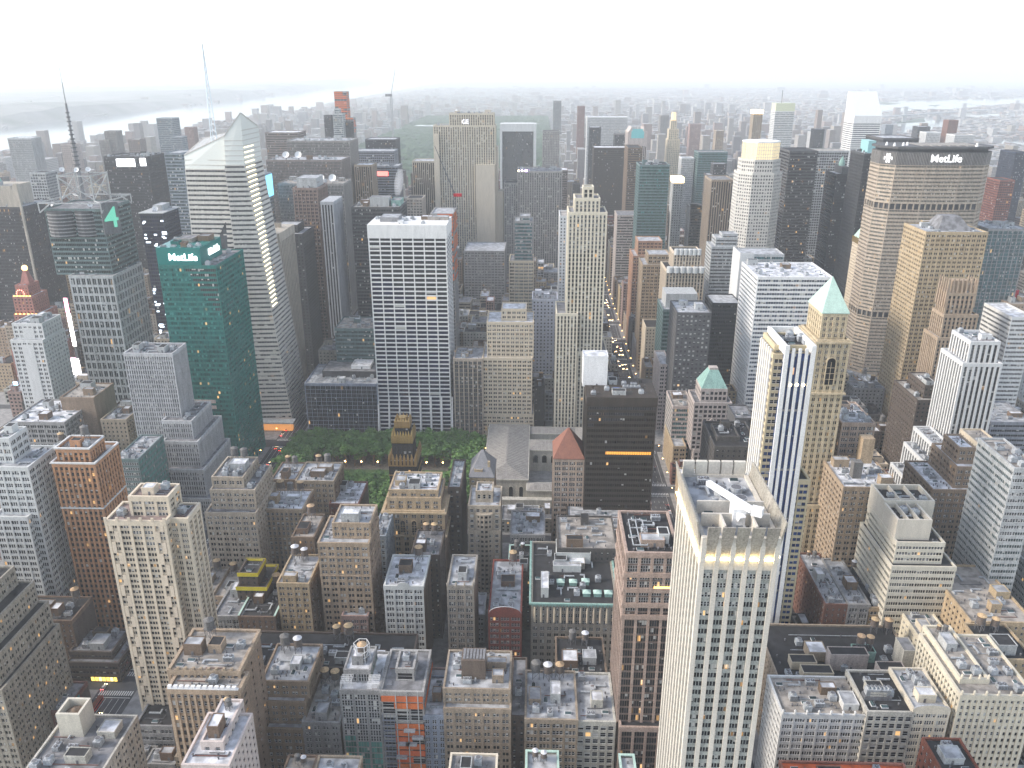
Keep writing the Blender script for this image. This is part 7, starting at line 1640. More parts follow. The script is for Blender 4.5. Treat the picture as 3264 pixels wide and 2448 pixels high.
 (63.2, 72.2, 1594.9, 1624.0, 83.9, 'simple', 'grey2', 'grey', 'roofgrey', 'tall grey building under a grey roof just right of the purple lit slab', 'city_building'),
 (-303.8, -280.8, 1800.4, 1827.5, 77.7, 'brick', 'pinkbr', 'dark', 'roofgrey', 'tall pinkish brown brick building under a grey roof just left of the limestone slab', 'city_building'),
 (430, 441, 697.6, 715.7, 31.4, 'brick', 'dkgrey', 'dark', 'roofgrey', 'dark grey brick, grey roof right of the white striped tower', 'city_building'),
 (-1169.5, -1141.5, 1990.9, 2015.0, 88.6, 'simple', 'redbrown', 'grey', 'roofgrey', 'tall red brown building under a grey roof just left of the dark signed slab, leftmost', 'city_building'),
 (-1119.2, -1096.2, 1958.8, 1987.9, 81.4, 'simple', 'redbrown', 'dark', 'roofgrey', 'tall red brown, grey roof left of the dark signed slab, second from left', 'city_building'),
 (987.5, 1015.5, 1753.3, 1774.4, 106.2, 'gridl', 'dkbrown', 'dark', 'roofgrey', 'tall dark brown gridded building under a grey roof just right of the red brick tower', 'office_block'),
 (121.2, 135.2, 810.9, 824.0, 38.7, 'loft', 'brown', 'dark', 'roofpale', 'mid height brown loft under a pale roof just left of the dotted grey tower', 'city_building'),
 (-602.0, -593.0, 1008.4, 1029.5, 69.3, 'simple', 'dkbrown', 'dark', 'tarblack', 'tall dark brown building under a black roof just right of the amber clock tower', 'city_building'),
 (196.2, 214.2, 1325.2, 1352.3, 66.0, 'band', 'ltgrey', 'dark', 'rooftan', 'tall light grey banded building under a tan roof just below the flat lit crown', 'office_block'),
 (-814.2, -804.0, 1562.8, 1586.9, 84.6, 'brick', 'redbrown', 'grey', 'roofpale', 'tall red brown brick building under a pale roof just left of the dark signed slab', 'city_building'),
 (-1027.2, -1018.2, 1879.6, 1900.7, 109.2, 'band', 'tan', 'dark', 'rooftan', 'tall light tan banded building under a tan roof just left of the dark signed slab', 'office_block'),
 (981.5, 990.5, 1721.2, 1748.3, 85.8, 'gridl', 'brown', 'grey', 'rooftan', 'tall brown gridded building under a tan roof just right of the red brick tower', 'office_block'),
 (382.0, 402.0, 1198.9, 1220.0, 64.8, 'simple', 'tan3', 'grey', 'roofgrey', 'barely seen tall yellowish tan building just below the black crowned tower', 'city_building'),
 (-842.5, -831.5, 1436.5, 1465.6, 71.0, 'brick', 'dkgrey', 'dark', 'roofpale', 'barely seen tall dark grey brick building just right of the dark crowned tower', 'city_building'),
 (-5.2, 17.8, 1198.9, 1223.0, 48.4, 'gridl', 'tan2', 'dark', 'roofwhite', 'barely seen mid height tan gridded building just above the cream deco tower', 'office_block'),
 (-337.2, -309.2, 1990.9, 2018.0, 81.9, 'gridl', 'pinkbr', 'grey', 'roofgrey', 'barely seen tall pinkish brown gridded building just left of the limestone slab', 'office_block'),
 (350.2, 364.2, 802.9, 824.0, 21.9, 'gridl', 'tan', 'dark', 'roofgrey', 'barely seen low light tan gridded building just above the dark setback block', 'office_block'),
 (-1099.8, -1084.0, 1879.6, 1903.7, 87.8, 'pier', 'dkbrown', 'dark', 'roofwhite', 'barely seen tall dark brown ribbed building just left of the dark signed slab', 'office_block'),
 (430, 453, 1958.8, 1987.9, 93.7, 'pier', 'greybeige', 'dark', 'roofgrey', 'barely seen tall pale grey ribbed building just above the ribbed tan tower', 'office_block'),
 (318.8, 326.8, 770.8, 799.9, 29.3, 'simple', 'brown', 'dark', 'rooftan', 'barely seen mid height brown building just right of the green pyramid tower', 'city_building'),
 (-61.0, -52.0, 1040.5, 1069.6, 27.2, 'gridl', 'ltgrey', 'dark', 'rooftan', 'barely seen low light grey gridded building just above the cream setback block', 'office_block'),
 (-1125.0, -1107.0, 1911.7, 1940.8, 94.8, 'gridl', 'tan', 'grey', 'roofpale', 'barely seen tall light tan gridded building just left of the dark signed slab', 'office_block'),
 (-813.0, -804.0, 1436.5, 1457.6, 61.4, 'brick', 'grey2', 'dark', 'tarblack', 'barely seen tall grey brick building just right of the dark crowned tower', 'city_building'),
 (-214, -186, 802.9, 832.0, 54.1, 'pair', 'dkbrown', 'dark', 'roofpale', 'dark brown with paired windows above the dark blue gridded block', 'city_building'),
 (-1010.2, -1002.2, 1753.3, 1774.4, 93.3, 'band', 'redbrown', 'grey', 'roofgrey', 'barely seen tall red brown banded building just left of the dark signed slab', 'office_block'),
 (-434.0, -423.0, 882.1, 911.2, 38.4, 'pair', 'greytan', 'dark', 'roofwhite', 'barely seen mid height grey tan building with paired windows just right of the antenna tower', 'city_building'),
 (-426.2, -411.2, 850.0, 877.1, 41.6, 'loft', 'tanbrown', 'dark', 'rooftan', 'barely seen mid height dull brown loft just right of the antenna tower', 'city_building'),
 (-257.5, -242.0, 1562.8, 1583.9, 96.0, 'pier', 'greybeige', 'dark', 'roofgrey', 'barely seen tall pale grey ribbed building just above the pale roofed dark block', 'office_block'),
 (-400.5, -372.5, 533.2, 552.3, 27.7, 'pair', 'tan2', 'dark', 'roofwhite', 'barely seen low tan building with paired windows just left of the white setback tower', 'city_building'),
 (76.5, 85.0, 1721.2, 1745.3, 110.0, 'pier', 'tan3', 'grey', 'roofgrey', 'barely seen tall yellowish tan ribbed building just left of the bronze glass slab', 'office_block'),
 (-752.8, -741.8, 1278.1, 1299.2, 81.0, 'band', 'redbrown', 'dark', 'roofwhite', 'barely seen tall red brown banded building just right of the dark crowned tower', 'office_block'),
 (-875.0, -852.0, 1562.8, 1583.9, 89.0, 'simple', 'dkgrey', 'grey', 'tarblack', 'barely seen tall dark grey building just left of the dark signed slab', 'city_building'),
 (127.2, 155.2, 414.9, 436.0, 18.3, 'loft', 'dkgrey', 'dark', 'roofgrey', 'barely seen low dark grey loft just left of the long brick block', 'city_building'),
 (-832.5, -824.5, 1594.9, 1619.0, 82.9, 'band', 'greytan', 'dark', 'roofgrey', 'barely seen tall grey tan banded building just left of the dark signed slab', 'office_block'),
 (964, 972, 1721.2, 1748.3, 98.5, 'gridl', 'dkgrey', 'grey', 'roofgrey', 'barely seen tall dark grey gridded building just right of the red brick tower', 'office_block'),
 (-58.2, -40.2, 1198.9, 1220.0, 25.7, 'band', 'pinkbr', 'dark', 'rooftan', 'barely seen low pinkish brown banded building just left of the cream deco tower', 'office_block'),
 (-591.5, -582.5, 1119.7, 1143.8, 68.9, 'pier', 'tan', 'grey', 'roofgrey', 'barely seen tall light tan ribbed building just left of the navy glass tower', 'office_block'),
 (-1033.5, -1025.5, 1800.4, 1821.5, 90.2, 'gridl', 'dkgrey', 'dark', 'tarblack', 'barely seen tall dark grey gridded building just left of the dark signed slab', 'office_block'),
 (701.2, 719.2, 1198.9, 1220.0, 66.1, 'band', 'dkbrown', 'grey', 'tarblack', 'barely seen tall dark brown banded building just right of the lit column tower', 'office_block'),
 (439.2, 447.2, 726.7, 747.8, 36.3, 'brick', 'tan2', 'dark', 'tarblack', 'barely seen mid height tan brick building just right of the white striped tower', 'city_building'),
 (870.5, 881.5, 1562.8, 1586.9, 89.1, 'simple', 'tan2', 'dark', 'tarblack', 'barely seen tall tan building just right of the red brick tower', 'city_building'),
 (-565.2, -542.2, 1087.6, 1114.7, 62.9, 'band', 'greytan', 'dark', 'roofgrey', 'barely seen tall grey tan banded building just below the navy glass tower', 'office_block'),
 (-892.5, -864.5, 1594.9, 1619.0, 90.6, 'band', 'greybeige', 'dark', 'rooftan', 'barely seen tall pale grey banded building just left of the dark signed slab', 'office_block'),
 (70.2, 85.0, 533.2, 554.3, 25.7, 'pair', 'pinkbr', 'grey', 'roofgrey', 'barely seen low pinkish brown building with paired windows just below the bronze slab', 'city_building'),
 (-703.0, -694.0, 1325.2, 1354.3, 51.7, 'simple', 'tanbrown', 'dark', 'tarblack', 'barely seen mid height dull brown building just left of the navy glass tower', 'city_building'),
 (171.2, 194.2, 1246.0, 1275.1, 77.6, 'simple', 'beige', 'dark', 'roofgrey', 'barely seen tall beige building just below the flat lit crown', 'city_building'),
 (-892.5, -884.5, 1562.8, 1589.9, 62.6, 'brick', 'tan3', 'dark', 'rooftan', 'barely seen tall yellowish tan brick building just right of the dark crowned tower', 'city_building'),
 (-672.5, -644.5, 1246.0, 1267.1, 49.4, 'gridl', 'greybeige', 'dark', 'tarblack', 'barely seen mid height pale grey gridded building just left of the navy glass tower', 'office_block'),
 (-300.0, -272.0, 1958.8, 1985.9, 64.5, 'simple', 'pinkbr', 'dark', 'rooftan', 'barely seen tall pinkish brown building just left of the limestone slab', 'city_building'),
 (-950.8, -932.8, 1800.4, 1827.5, 85.6, 'brick', 'grey2', 'dark', 'rooftan', 'barely seen tall grey brick building just left of the dark signed slab', 'city_building'),
 (268, 296, 726.7, 744.8, 31.3, 'brick', 'brown', 'grey', 'tarblack', 'barely seen mid height brown brick building just right of the green pyramid tower', 'city_building'),
 (-728.2, -700.2, 1198.9, 1226.0, 50.7, 'brick', 'brown', 'dark', 'tarblack', 'barely seen mid height brown brick building just right of the dark crowned tower', 'city_building'),
]
def tank_or_box(root, x0, x1, y0, y1, z, rnd, wall):
    if rnd.random() < .4 and y0 < 800 and x1 - x0 > 8 and y1 - y0 > 12: tank(root, rnd.uniform(x0 + 3, x1 - 3), y1 - 4, z, rnd.choice(['tan', 'dark', 'tan', 'white'])); y1 -= 8
    if y0 < 1000: scatter(root, x0 + .6, x1 - .6, y0 + .6, y1 - .6, z, 3 if y0 < 800 else 1, wall, rnd)
    elif x1 - x0 > 9 and y1 - y0 > 9: bulkhead(root, x0 + 3, x0 + 3 + (x1 - x0) * .35, y1 - 8, y1 - 3, z, 4, wall)
for i, (x0, x1, y0, y1, z, st, wall, glass, roof, label, name) in enumerate(INFILL):
    rnd = random.Random(i * 7 + 1); random.seed(i)
    root = empty(name, (x0 + x1) / 2, y0, label, 'building', 'ordinary buildings between the landmark towers')
    wb = MB(); gb = glazing(glass, roof); slots = [] if y0 < 480 and st != 'blank' else None
    facade(wb, gb, rect(x0, x1, y0, y1), 0, z, st, wall, None, 2.2, slots, False, 'dkbrown' if y0 < 560 and x1 < 80 and i % 3 else None)
    wb.build('wall', root)
    g = gb.build('windows' if slots else 'glazing', root)
    if st != 'blank': g['kind'] = 'stuff'
    roofs(gb, root)
    if slots: sashes(root, slots, rnd, rnd.randrange(2), .03, .25, 40)
    tank_or_box(root, x0, x1, y0, y1, z - 1, rnd, wall)

# ---------------------------------------------------------------- the far city as one mass
def far_city():
    m = bpy.data.materials.new('far_facade'); nt, b, L = nodes(m); N = nt.nodes.new
    geo = N('ShaderNodeNewGeometry'); uv = N('ShaderNodeUVMap'); fr = N('ShaderNodeVectorMath'); fr.operation = 'FRACTION'; L.new(uv.outputs[0], fr.inputs[0])
    ramp = N('ShaderNodeValToRGB'); L.new(geo.outputs['Random Per Island'], ramp.inputs[0])
    ramp.color_ramp.interpolation = 'CONSTANT'
    cols = [(.24, .18, .15), (.32, .29, .25), (.36, .33, .30), (.26, .22, .20), (.40, .39, .37), (.28, .27, .27), (.35, .29, .25), (.20, .18, .18), (.30, .21, .18), (.44, .43, .42)]
    el = ramp.color_ramp.elements
    for k, c in enumerate(cols):
        e = el[k] if k < 2 else el.new(k / len(cols)); e.position = k / len(cols); e.color = (*c, 1)
    sx = N('ShaderNodeSeparateXYZ'); L.new(fr.outputs[0], sx.inputs[0])
    def gt(o, v): n = N('ShaderNodeMath'); n.operation = 'GREATER_THAN'; n.inputs[1].default_value = v; L.new(o, n.inputs[0]); return n.outputs[0]
    mu = N('ShaderNodeMath'); mu.operation = 'MULTIPLY'; L.new(gt(sx.outputs[0], .45), mu.inputs[0]); L.new(gt(sx.outputs[1], .5), mu.inputs[1])
    mx = N('ShaderNodeMix'); mx.data_type = 'RGBA'; L.new(mu.outputs[0], mx.inputs[0]); L.new(ramp.outputs[0], mx.inputs[6]); mx.inputs[7].default_value = (.05, .055, .065, 1)
    L.new(mx.outputs[2], b.inputs['Base Color']); b.inputs['Roughness'].default_value = .8
    roof = noisemat('far_roof', (.20, .20, .21), (.38, .37, .37), .03, .9, 3)
    rnd = random.Random(5); V = []; F = []; M = []; U = []
    def bx(x0, x1, y0, y1, z):
        i = len(V); V.extend([(x0, y0, 0), (x1, y0, 0), (x1, y1, 0), (x0, y1, 0), (x0, y0, z), (x1, y0, z), (x1, y1, z), (x0, y1, z)])
        k = z / 3.6
        for a, bb, w in ((0, 1, x1 - x0), (1, 2, y1 - y0), (3, 0, y1 - y0)):
            F.append((i + a, i + bb, i + 4 + bb, i + 4 + a)); M.append(0); n = round(w / 3.6); U.extend([(0, 0), (n, 0), (n, k), (0, k)])
        F.append((i + 4, i + 5, i + 6, i + 7)); M.append(1); U.extend([(0, 0)] * 4)
    HELD = [(-930.0,-916.0,1594.9,1619.0,63.7),(-878.0,-870.0,1515.7,1542.8,56.2),(-1267.8,-1258.8,1990.9,2018.0,73.7),(-739.5,-731.5,1325.2,1349.3,78.7),(214.0,223.0,1246.0,1267.1,69.5),(-858.2,-830.2,1483.6,1496.7,56.1),(-469.5,-451.5,726.7,750.8,39.9),(-953.2,-925.2,1642.0,1663.1,60.5),(-89.5,-75.5,1562.8,1591.9,87.5),(-985.8,-967.8,1674.1,1695.2,85.3),(-926.8,-917.8,1753.3,1782.4,77.5),(286.2,304.2,1753.3,1777.4,107.2),(-57.2,-48.2,929.2,953.3,45.3),(-319.2,-296.2,1911.7,1932.8,71.8),(-107.2,-99.2,1198.9,1220.0,32.9),(-932.5,-921.5,1800.4,1821.5,81.3),(1104.2,1115.2,1958.8,1979.9,96.6),(-486,-477,770.8,794.9,24.6),(303.0,331.0,1958.8,1985.9,109.2),(-860.8,-837.8,1642.0,1663.1,72.3),(-101.0,-90.0,929.2,958.3,32.3),(-214,-200,1357.3,1381.4,95.0),(299.5,327.5,802.9,832.0,24.4),(611.8,625.8,1008.4,1032.5,74.0),(1053.0,1064.0,1958.8,1982.9,103.3),(-1261.0,-1233.0,1879.6,1908.7,98.6),(-54.2,-40.2,850.0,874.1,38.3),(-694.0,-666.0,1180.8,1187.9,50.6),(-607.2,-593.2,1879.6,1906.7,106.0),(-1094.0,-1084.0,1642.0,1669.1,75.8),(29.0,52.0,1087.6,1108.7,34.8),(328.8,339.8,1990.9,2015.0,107.4),(336.0,350.0,802.9,830.0,17.8),(-1226.2,-1218.2,1958.8,1979.9,85.1),(-606.0,-598.0,1166.8,1195.9,62.3),(327.8,335.8,802.9,830.0,19.6),(-1002.0,-984.0,1753.3,1777.4,90.0),(-982.2,-959.2,1879.6,1908.7,77.2)]
    for q in HELD: bx(*q)
    def free(x, y):
        if -800 < x < 95 and 2020 < y < 6110: return False
        if x < -1890 and x > -3020 - max(0, (y - 3000)) * .05: return False
        for P in [[(3509, 9166), (3911, 9547), (4719, 9971), (5952, 10674), (5109, 9143), (3325, 7206), (2702, 6974)], [(2224, 5488), (2742, 6235), (2672, 5375), (2168, 4806), (1922, 4608)], [(2198, 4236), (2430, 4282), (2149, 3772), (2102, 3911)], [(2836, 6496), (3877, 6907), (3566, 6343), (2725, 6073)], [(3162, 10359), (3445, 10146), (3093, 9334), (2963, 9519)]]:
            c = False
            for i in range(len(P)):
                (ax, ay), (bx_, by_) = P[i], P[i - 1]
                if (ay > y) != (by_ > y) and x < (bx_ - ax) * (y - ay) / (by_ - ay) + ax: c = not c
            if c: return False
        return True
    n = 0
    for band, (ya, yb, sy, sxx, hlo, hhi, ph) in enumerate(((2030, 3600, 62, 30, 14, 60, .16), (3600, 6200, 75, 42, 12, 52, .13), (6200, 9500, 100, 62, 9, 34, .10), (9500, 15500, 165, 110, 8, 26, .06))):
        y = ya
        while y < yb:
            x = -.72 * y - 100
            while x < .72 * y + 100:
                w = sxx * rnd.uniform(.5, 1.1)
                if free(x + w / 2, y) and rnd.random() < (.93 if band < 2 else .62):
                    man = -1890 < x < 1330
                    z = rnd.uniform(hlo, hhi) if man else rnd.uniform(7, 20)
                    if man and rnd.random() < ph: z *= rnd.uniform(1.5, 2.6)
                    if not man and rnd.random() < .04: z *= rnd.uniform(2, 4.5)
                    if 120 < x < 1300 and band == 0: z *= 1.15
                    d = sy * rnd.uniform(.35, .8)
                    bx(x, x + w * .9, y + rnd.uniform(0, 8), y + d, z); n += 1
                x += w + (rnd.choice([2, 2, 14]) if band < 2 else rnd.uniform(4, 30))
            y += sy
    for y in range(1450, 2030, 66):      # the west side below the park
        x = -1880
        while x < -800:
            w = rnd.uniform(20, 45); bx(x, x + w, y, y + rnd.uniform(22, 52), rnd.uniform(14, 60) * (2.2 if rnd.random() < .12 else 1)); x += w + rnd.choice([1, 12])
        x = 820
        while x < 1330:
            w = rnd.uniform(20, 45); bx(x, x + w, y, y + rnd.uniform(22, 52), rnd.uniform(20, 90)); x += w + rnd.choice([1, 12])
    me = bpy.data.meshes.new('distant_buildings'); me.from_pydata(V, [], F); me.materials.append(m); me.materials.append(roof)
    me.polygons.foreach_set('material_index', M); u = me.uv_layers.new(name='uv'); u.data.foreach_set('uv', [c for p in U for c in p])
    o = bpy.data.objects.new('distant_buildings', me); COL.objects.link(o); o['label'] = 'mass of small far buildings spreading to the hazy horizon'; o['category'] = 'buildings'; struct(o, 'stuff')
far_city()

# ---------------------------------------------------------------- ground, avenues, streets, pavements, water, hills
def sheet(name, pts, z, mat, kind='structure'):
    m = MB(); m.face([(x, y, z) for x, y in pts], mat); o = m.build(name); struct(o, kind); return o
S = lambda n: 49 + (n - 34) * 79.2
ground = noisemat('ground', (.14, .15, .13), (.30, .29, .27), .012, .95, 8)
sheet('ground', [(-24000, -300), (24000, -300), (24000, 24000), (-24000, 24000)], 0, ground)
asphalt = noisemat('asphalt', (.040, .041, .045), (.075, .075, .08), .12, .9, 6)
pave = noisemat('pavement', (.20, .195, .19), (.30, .29, .285), .25, .9, 5)
paint = plain('road_paint', (.62, .62, .60), .8)
o = sheet('roadway', [(-1900, 60), (1330, 60), (1330, 2100), (-1900, 2100)], .02, asphalt)
AV = [-1850, -1620, -1350, -1070, -790, -500, -228, 99, 254, 416, 572, 760, 950, 1180, 1340]
pm = MB()
for n in range(35, 60):
    for a, b in zip(AV[:-1], AV[1:]):
        pm.hexa(rect(a + 10.5, b - 10.5, S(n) + (8 if n == 42 else 5.5), S(n + 1) - (8 if n == 41 else 5.5)), .02, .17, pave)
struct(pm.build('pavement'))
mk = MB()
def mark(x0, x1, y0, y1): mk.face([(x0, y0, .026), (x1, y0, .026), (x1, y1, .026), (x0, y1, .026)], paint)
for ax in (-228, 99):
    for n in range(36, 52):
        ya, yb = S(n) + 12, S(n + 1) - 12
        mark(ax - 7.3, ax - 7.1, ya, yb); mark(ax + 7.1, ax + 7.3, ya, yb)
        for lx in (-3.6, 0, 3.6):
            if ax == 99:
                y = ya
                while y < yb: mark(ax + lx - .09, ax + lx + .09, y, y + 3); y += 9
            else: mark(ax + lx - .1, ax + lx + .1, ya, yb)
        for yy in (S(n) - 9.5, S(n) + 6):
            for k in range(15): mark(ax - 9.2 + k * 1.27, ax - 8.6 + k * 1.27, yy, yy + 3.6)
            mark(ax - 9.5, ax + 9.5, yy + (5.2 if yy > S(n) else -1.9), yy + (5.6 if yy > S(n) else -1.5))
struct(mk.build('road_markings'))
water = bpy.data.materials.new('water'); nt, b, L = nodes(water)
b.inputs['Base Color'].default_value = (.10, .13, .15, 1); b.inputs['Roughness'].default_value = .10
nz = nt.nodes.new('ShaderNodeTexNoise'); nz.inputs['Scale'].default_value = .05; bu = nt.nodes.new('ShaderNodeBump'); bu.inputs['Strength'].default_value = .08
ge = nt.nodes.new('ShaderNodeNewGeometry'); L.new(ge.outputs['Position'], nz.inputs['Vector']); L.new(nz.outputs[0], bu.inputs['Height']); L.new(bu.outputs[0], b.inputs['Normal'])
sheet('river', [(-3020, -200), (-1905, -200), (-1905, 6500), (-2150, 9000), (-2500, 24000), (-5200, 24000), (-3550, 13000), (-3080, 4500)], .5, water)
for P in [[(3509, 9166), (3911, 9547), (4719, 9971), (5952, 10674), (5109, 9143), (3325, 7206), (2702, 6974)], [(2224, 5488), (2742, 6235), (2672, 5375), (2168, 4806), (1922, 4608)], [(2198, 4236), (2430, 4282), (2149, 3772), (2102, 3911)], [(2836, 6496), (3877, 6907), (3566, 6343), (2725, 6073)], [(3162, 10359), (3445, 10146), (3093, 9334), (2963, 9519)]]: sheet('bay', P, .5, water)
leaf = noisemat('far_leaves', (.018, .05, .022), (.05, .10, .04), .05, .9, 8)
for P in [[(3605, 9350), (3594, 8762), (3368, 8503), (3317, 8657)], [(3671, 8362), (3871, 8518), (3627, 8076)], [(2435, 6226), (2663, 6071), (2511, 5698), (2298, 5556), (2257, 5760)]]: sheet('island', P, .9, leaf)
# wooded bluff along the far bank
def bluff():
    rnd = random.Random(3); m = MB(); hm = noisemat('bluff', (.08, .11, .085), (.22, .22, .21), .004, .95, 8)
    n = 90
    row = []
    for i in range(n + 1):
        y = 1500 + i * 220; x = -3060 - max(0, y - 4500) * .055
        h = 55 + 22 * math.sin(i * .37) + rnd.uniform(-8, 8) + y * .0025
        row.append([(x, y, 0), (x - 160, y, h * .8), (x - 420, y, h), (x - 1200, y, h * .72 + rnd.uniform(-6, 6)), (x - 3500, y, h * .5), (x - 6000, y, 0)])
    for i in range(n):
        for k in range(5): m.face([row[i][k + 1], row[i][k], row[i + 1][k], row[i + 1][k + 1]][::-1], hm)
    o = m.build('hills'); struct(o)
bluff()

# ---------------------------------------------------------------- the big park: a wood nobody could count, with ponds and lawns
def big_park():
    rnd = random.Random(8); m = MB(); mat = noisemat('park_wood', (.010, .040, .014), (.034, .085, .028), .03, .95, 8, .3, .7)
    x0, x1, y0, y1, s = -775, 82, 2046, 6090, 13
    nx, ny = int((x1 - x0) / s), int((y1 - y0) / s)
    H = {}
    for i in range(nx + 1):
        for j in range(ny + 1):
            clear = math.sin(i * .17 + 1.3) * math.sin(j * .061 + .5) + .45 * math.sin(i * .41 + j * .13) > .72
            H[i, j] = (.3 if clear else rnd.uniform(8, 20), rnd.uniform(-4, 4), rnd.uniform(-4, 4))
    idx = {}
    for (i, j), (z, a, b) in H.items(): idx[i, j] = len(m.v); m.v.append((x0 + i * s + a, y0 + j * s + b, z))
    k = m.mi(mat)
    for i in range(nx):
        for j in range(ny): m.f.append((idx[i, j], idx[i + 1, j], idx[i + 1, j + 1], idx[i, j + 1])); m.m.append(k); m.uv += [(0, 0)] * 4
    o = m.build('woodland'); o['label'] = 'wide dark green wood of the park beyond the towers'; o['category'] = 'woodland'; struct(o, 'stuff')
    sheet('pond', [(-700, 4870), (-560, 4820), (-470, 4860), (-560, 4960), (-690, 4960)], 21, water)
big_park()

# ---------------------------------------------------------------- the near park: lawn, path and trees one by one
sheet('lawn', [(-180, 600), (-66, 600), (-66, 632), (-180, 632)], .20, noisemat('lawn', (.035, .085, .022), (.06, .12, .03), .15, .95, 5))
sheet('path', [(-210, 535), (-44, 535), (-44, 676), (-210, 676)], .185, noisemat('gravel_path', (.09, .09, .08), (.16, .155, .14), .4, .95, 4))
def tree_meshes(seed):
    rnd = random.Random(seed)
    bark = wallmat('brown'); t = MB()
    pts = [(0, 0, 0), (.15, .1, 3.2), (.1, .3, 6.5)]
    for i in range(2):
        for k in range(1): 
            a, b = pts[i], pts[i + 1]; r0, r1 = (.38, .28) if i == 0 else (.28, .18)
            t.hexa([(a[0] + r0 * math.cos(q * .785), a[1] + r0 * math.sin(q * .785)) for q in range(8)], a[2], b[2], bark, [(b[0] + r1 * math.cos(q * .785), b[1] + r1 * math.sin(q * .785)) for q in range(8)])
    cl = []
    for k in range(7):
        a = rnd.uniform(0, 6.28); r = rnd.uniform(1.2, 3.9); z = rnd.uniform(7, 13.5); p = (r * math.cos(a), r * math.sin(a), z); cl.append((p, rnd.uniform(1.5, 2.7))); t.bar((.1, .3, 5 + k * .2), p, .09, bark)
    cl.append(((0, 0, 13.2), 2.3)); cl.append(((0, 0, 10), 3))
    c = MB()
    lm = bpy.data.materials.get('leaves')
    if lm is None:
        lm = bpy.data.materials.new('leaves'); nt, b, L = nodes(lm); N = nt.nodes.new
        oi = N('ShaderNodeObjectInfo'); ge = N('ShaderNodeNewGeometry'); ad = N('ShaderNodeMath'); ad.operation = 'MULTIPLY_ADD'; ad.inputs[1].default_value = .55
        L.new(ge.outputs['Random Per Island'], ad.inputs[0]); hf = N('ShaderNodeMath'); hf.operation = 'MULTIPLY'; hf.inputs[1].default_value = .45; L.new(oi.outputs['Random'], hf.inputs[0]); L.new(hf.outputs[0], ad.inputs[2])
        rp = N('ShaderNodeValToRGB'); rp.color_ramp.elements[0].color = (.04, .11, .024, 1); rp.color_ramp.elements[1].color = (.15, .28, .06, 1); L.new(ad.outputs[0], rp.inputs[0]); L.new(rp.outputs[0], b.inputs['Base Color']); b.inputs['Roughness'].default_value = .75
    for (p, r) in cl:
        for k in range(64):
            v = Vector((rnd.gauss(0, 1), rnd.gauss(0, 1), rnd.gauss(0, 1))).normalized() * r * rnd.uniform(.6, 1.08)
            q = Vector(p) + Vector((v.x, v.y, v.z * .75))
            nrm = (v.normalized() + Vector((rnd.uniform(-.6, .6), rnd.uniform(-.6, .6), rnd.uniform(-.2, .8)))).normalized()
            u = nrm.orthogonal().normalized(); w = nrm.cross(u); s = rnd.uniform(.42, .85)
            a = rnd.uniform(0, 3.14); u, w = u * math.cos(a) + w * math.sin(a), w * math.cos(a) - u * math.sin(a)
            c.face([q - u * s, q - w * s * .6, q + u * s, q + w * s * .7], lm)
    return t.mesh('trunk'), c.mesh('crown')
TREES = [tree_meshes(k) for k in range(5)]
def plant(x, y, s, label, grp, rnd):
    root = empty('park_tree', x, y, label, 'tree', grp)
    t, c = TREES[rnd.randrange(5)]
    rz = rnd.uniform(0, 6.28)
    for nm, me in (('trunk', t), ('crown', c)):
        o = bpy.data.objects.new(nm, me); COL.objects.link(o); o.parent = root; o.rotation_euler = (0, 0, rz); o.scale = (s * 1.08, s * 1.08, s)
rnd = random.Random(21)
for (ax, bx_, ay, by_, lab) in ((-208, -46, 639, 673, 'leafy plane tree in the dense rows along the north side of the small park'), (-208, -186, 560, 637, 'leafy plane tree at the avenue end of the small park lawn'),
                           (-64, -46, 560, 637, 'leafy plane tree between the small park lawn and the library'), (-184, -66, 540, 597, 'leafy plane tree on the near side of the small park lawn')):
    y = ay
    while y <= by_:
        x = ax
        while x <= bx_:
            plant(x + rnd.uniform(-1.6, 1.6), y + rnd.uniform(-1.6, 1.6), rnd.uniform(1.12, 1.55), lab, lab.replace('leafy plane tree', 'plane trees'), rnd); x += 7.6
        y += 8.2
def lamp(x, y, label, grp):
    root = empty('park_lamp', x, y, label, 'lamp', grp)
    m = MB(); m.cyl(x, y, .12, 0, 5.4, wallmat('steel'), 8); m.build('post', root)
    m = MB(); m.cyl(x, y, .25, 5.4, 5.8, emit('lamp_warm', (1, .55, .18), 18), 8, .5, True); m.cyl(x, y, .5, 5.8, 6.3, emit('lamp_warm', (1, .55, .18), 18), 8, .2); m.build('globe', root)
for x in range(-176, -60, 14): lamp(x, 636, 'glowing park lamp by the far edge of the lawn', 'lamps along the lawn')
for x in range(-178, -60, 22): lamp(x, 599, 'glowing park lamp by the near edge of the lawn', 'lamps on the near lawn edge')
for y in range(540, 680, 14): lamp(-43, y, 'glowing park lamp on the walk behind the library', 'lamps behind the library')

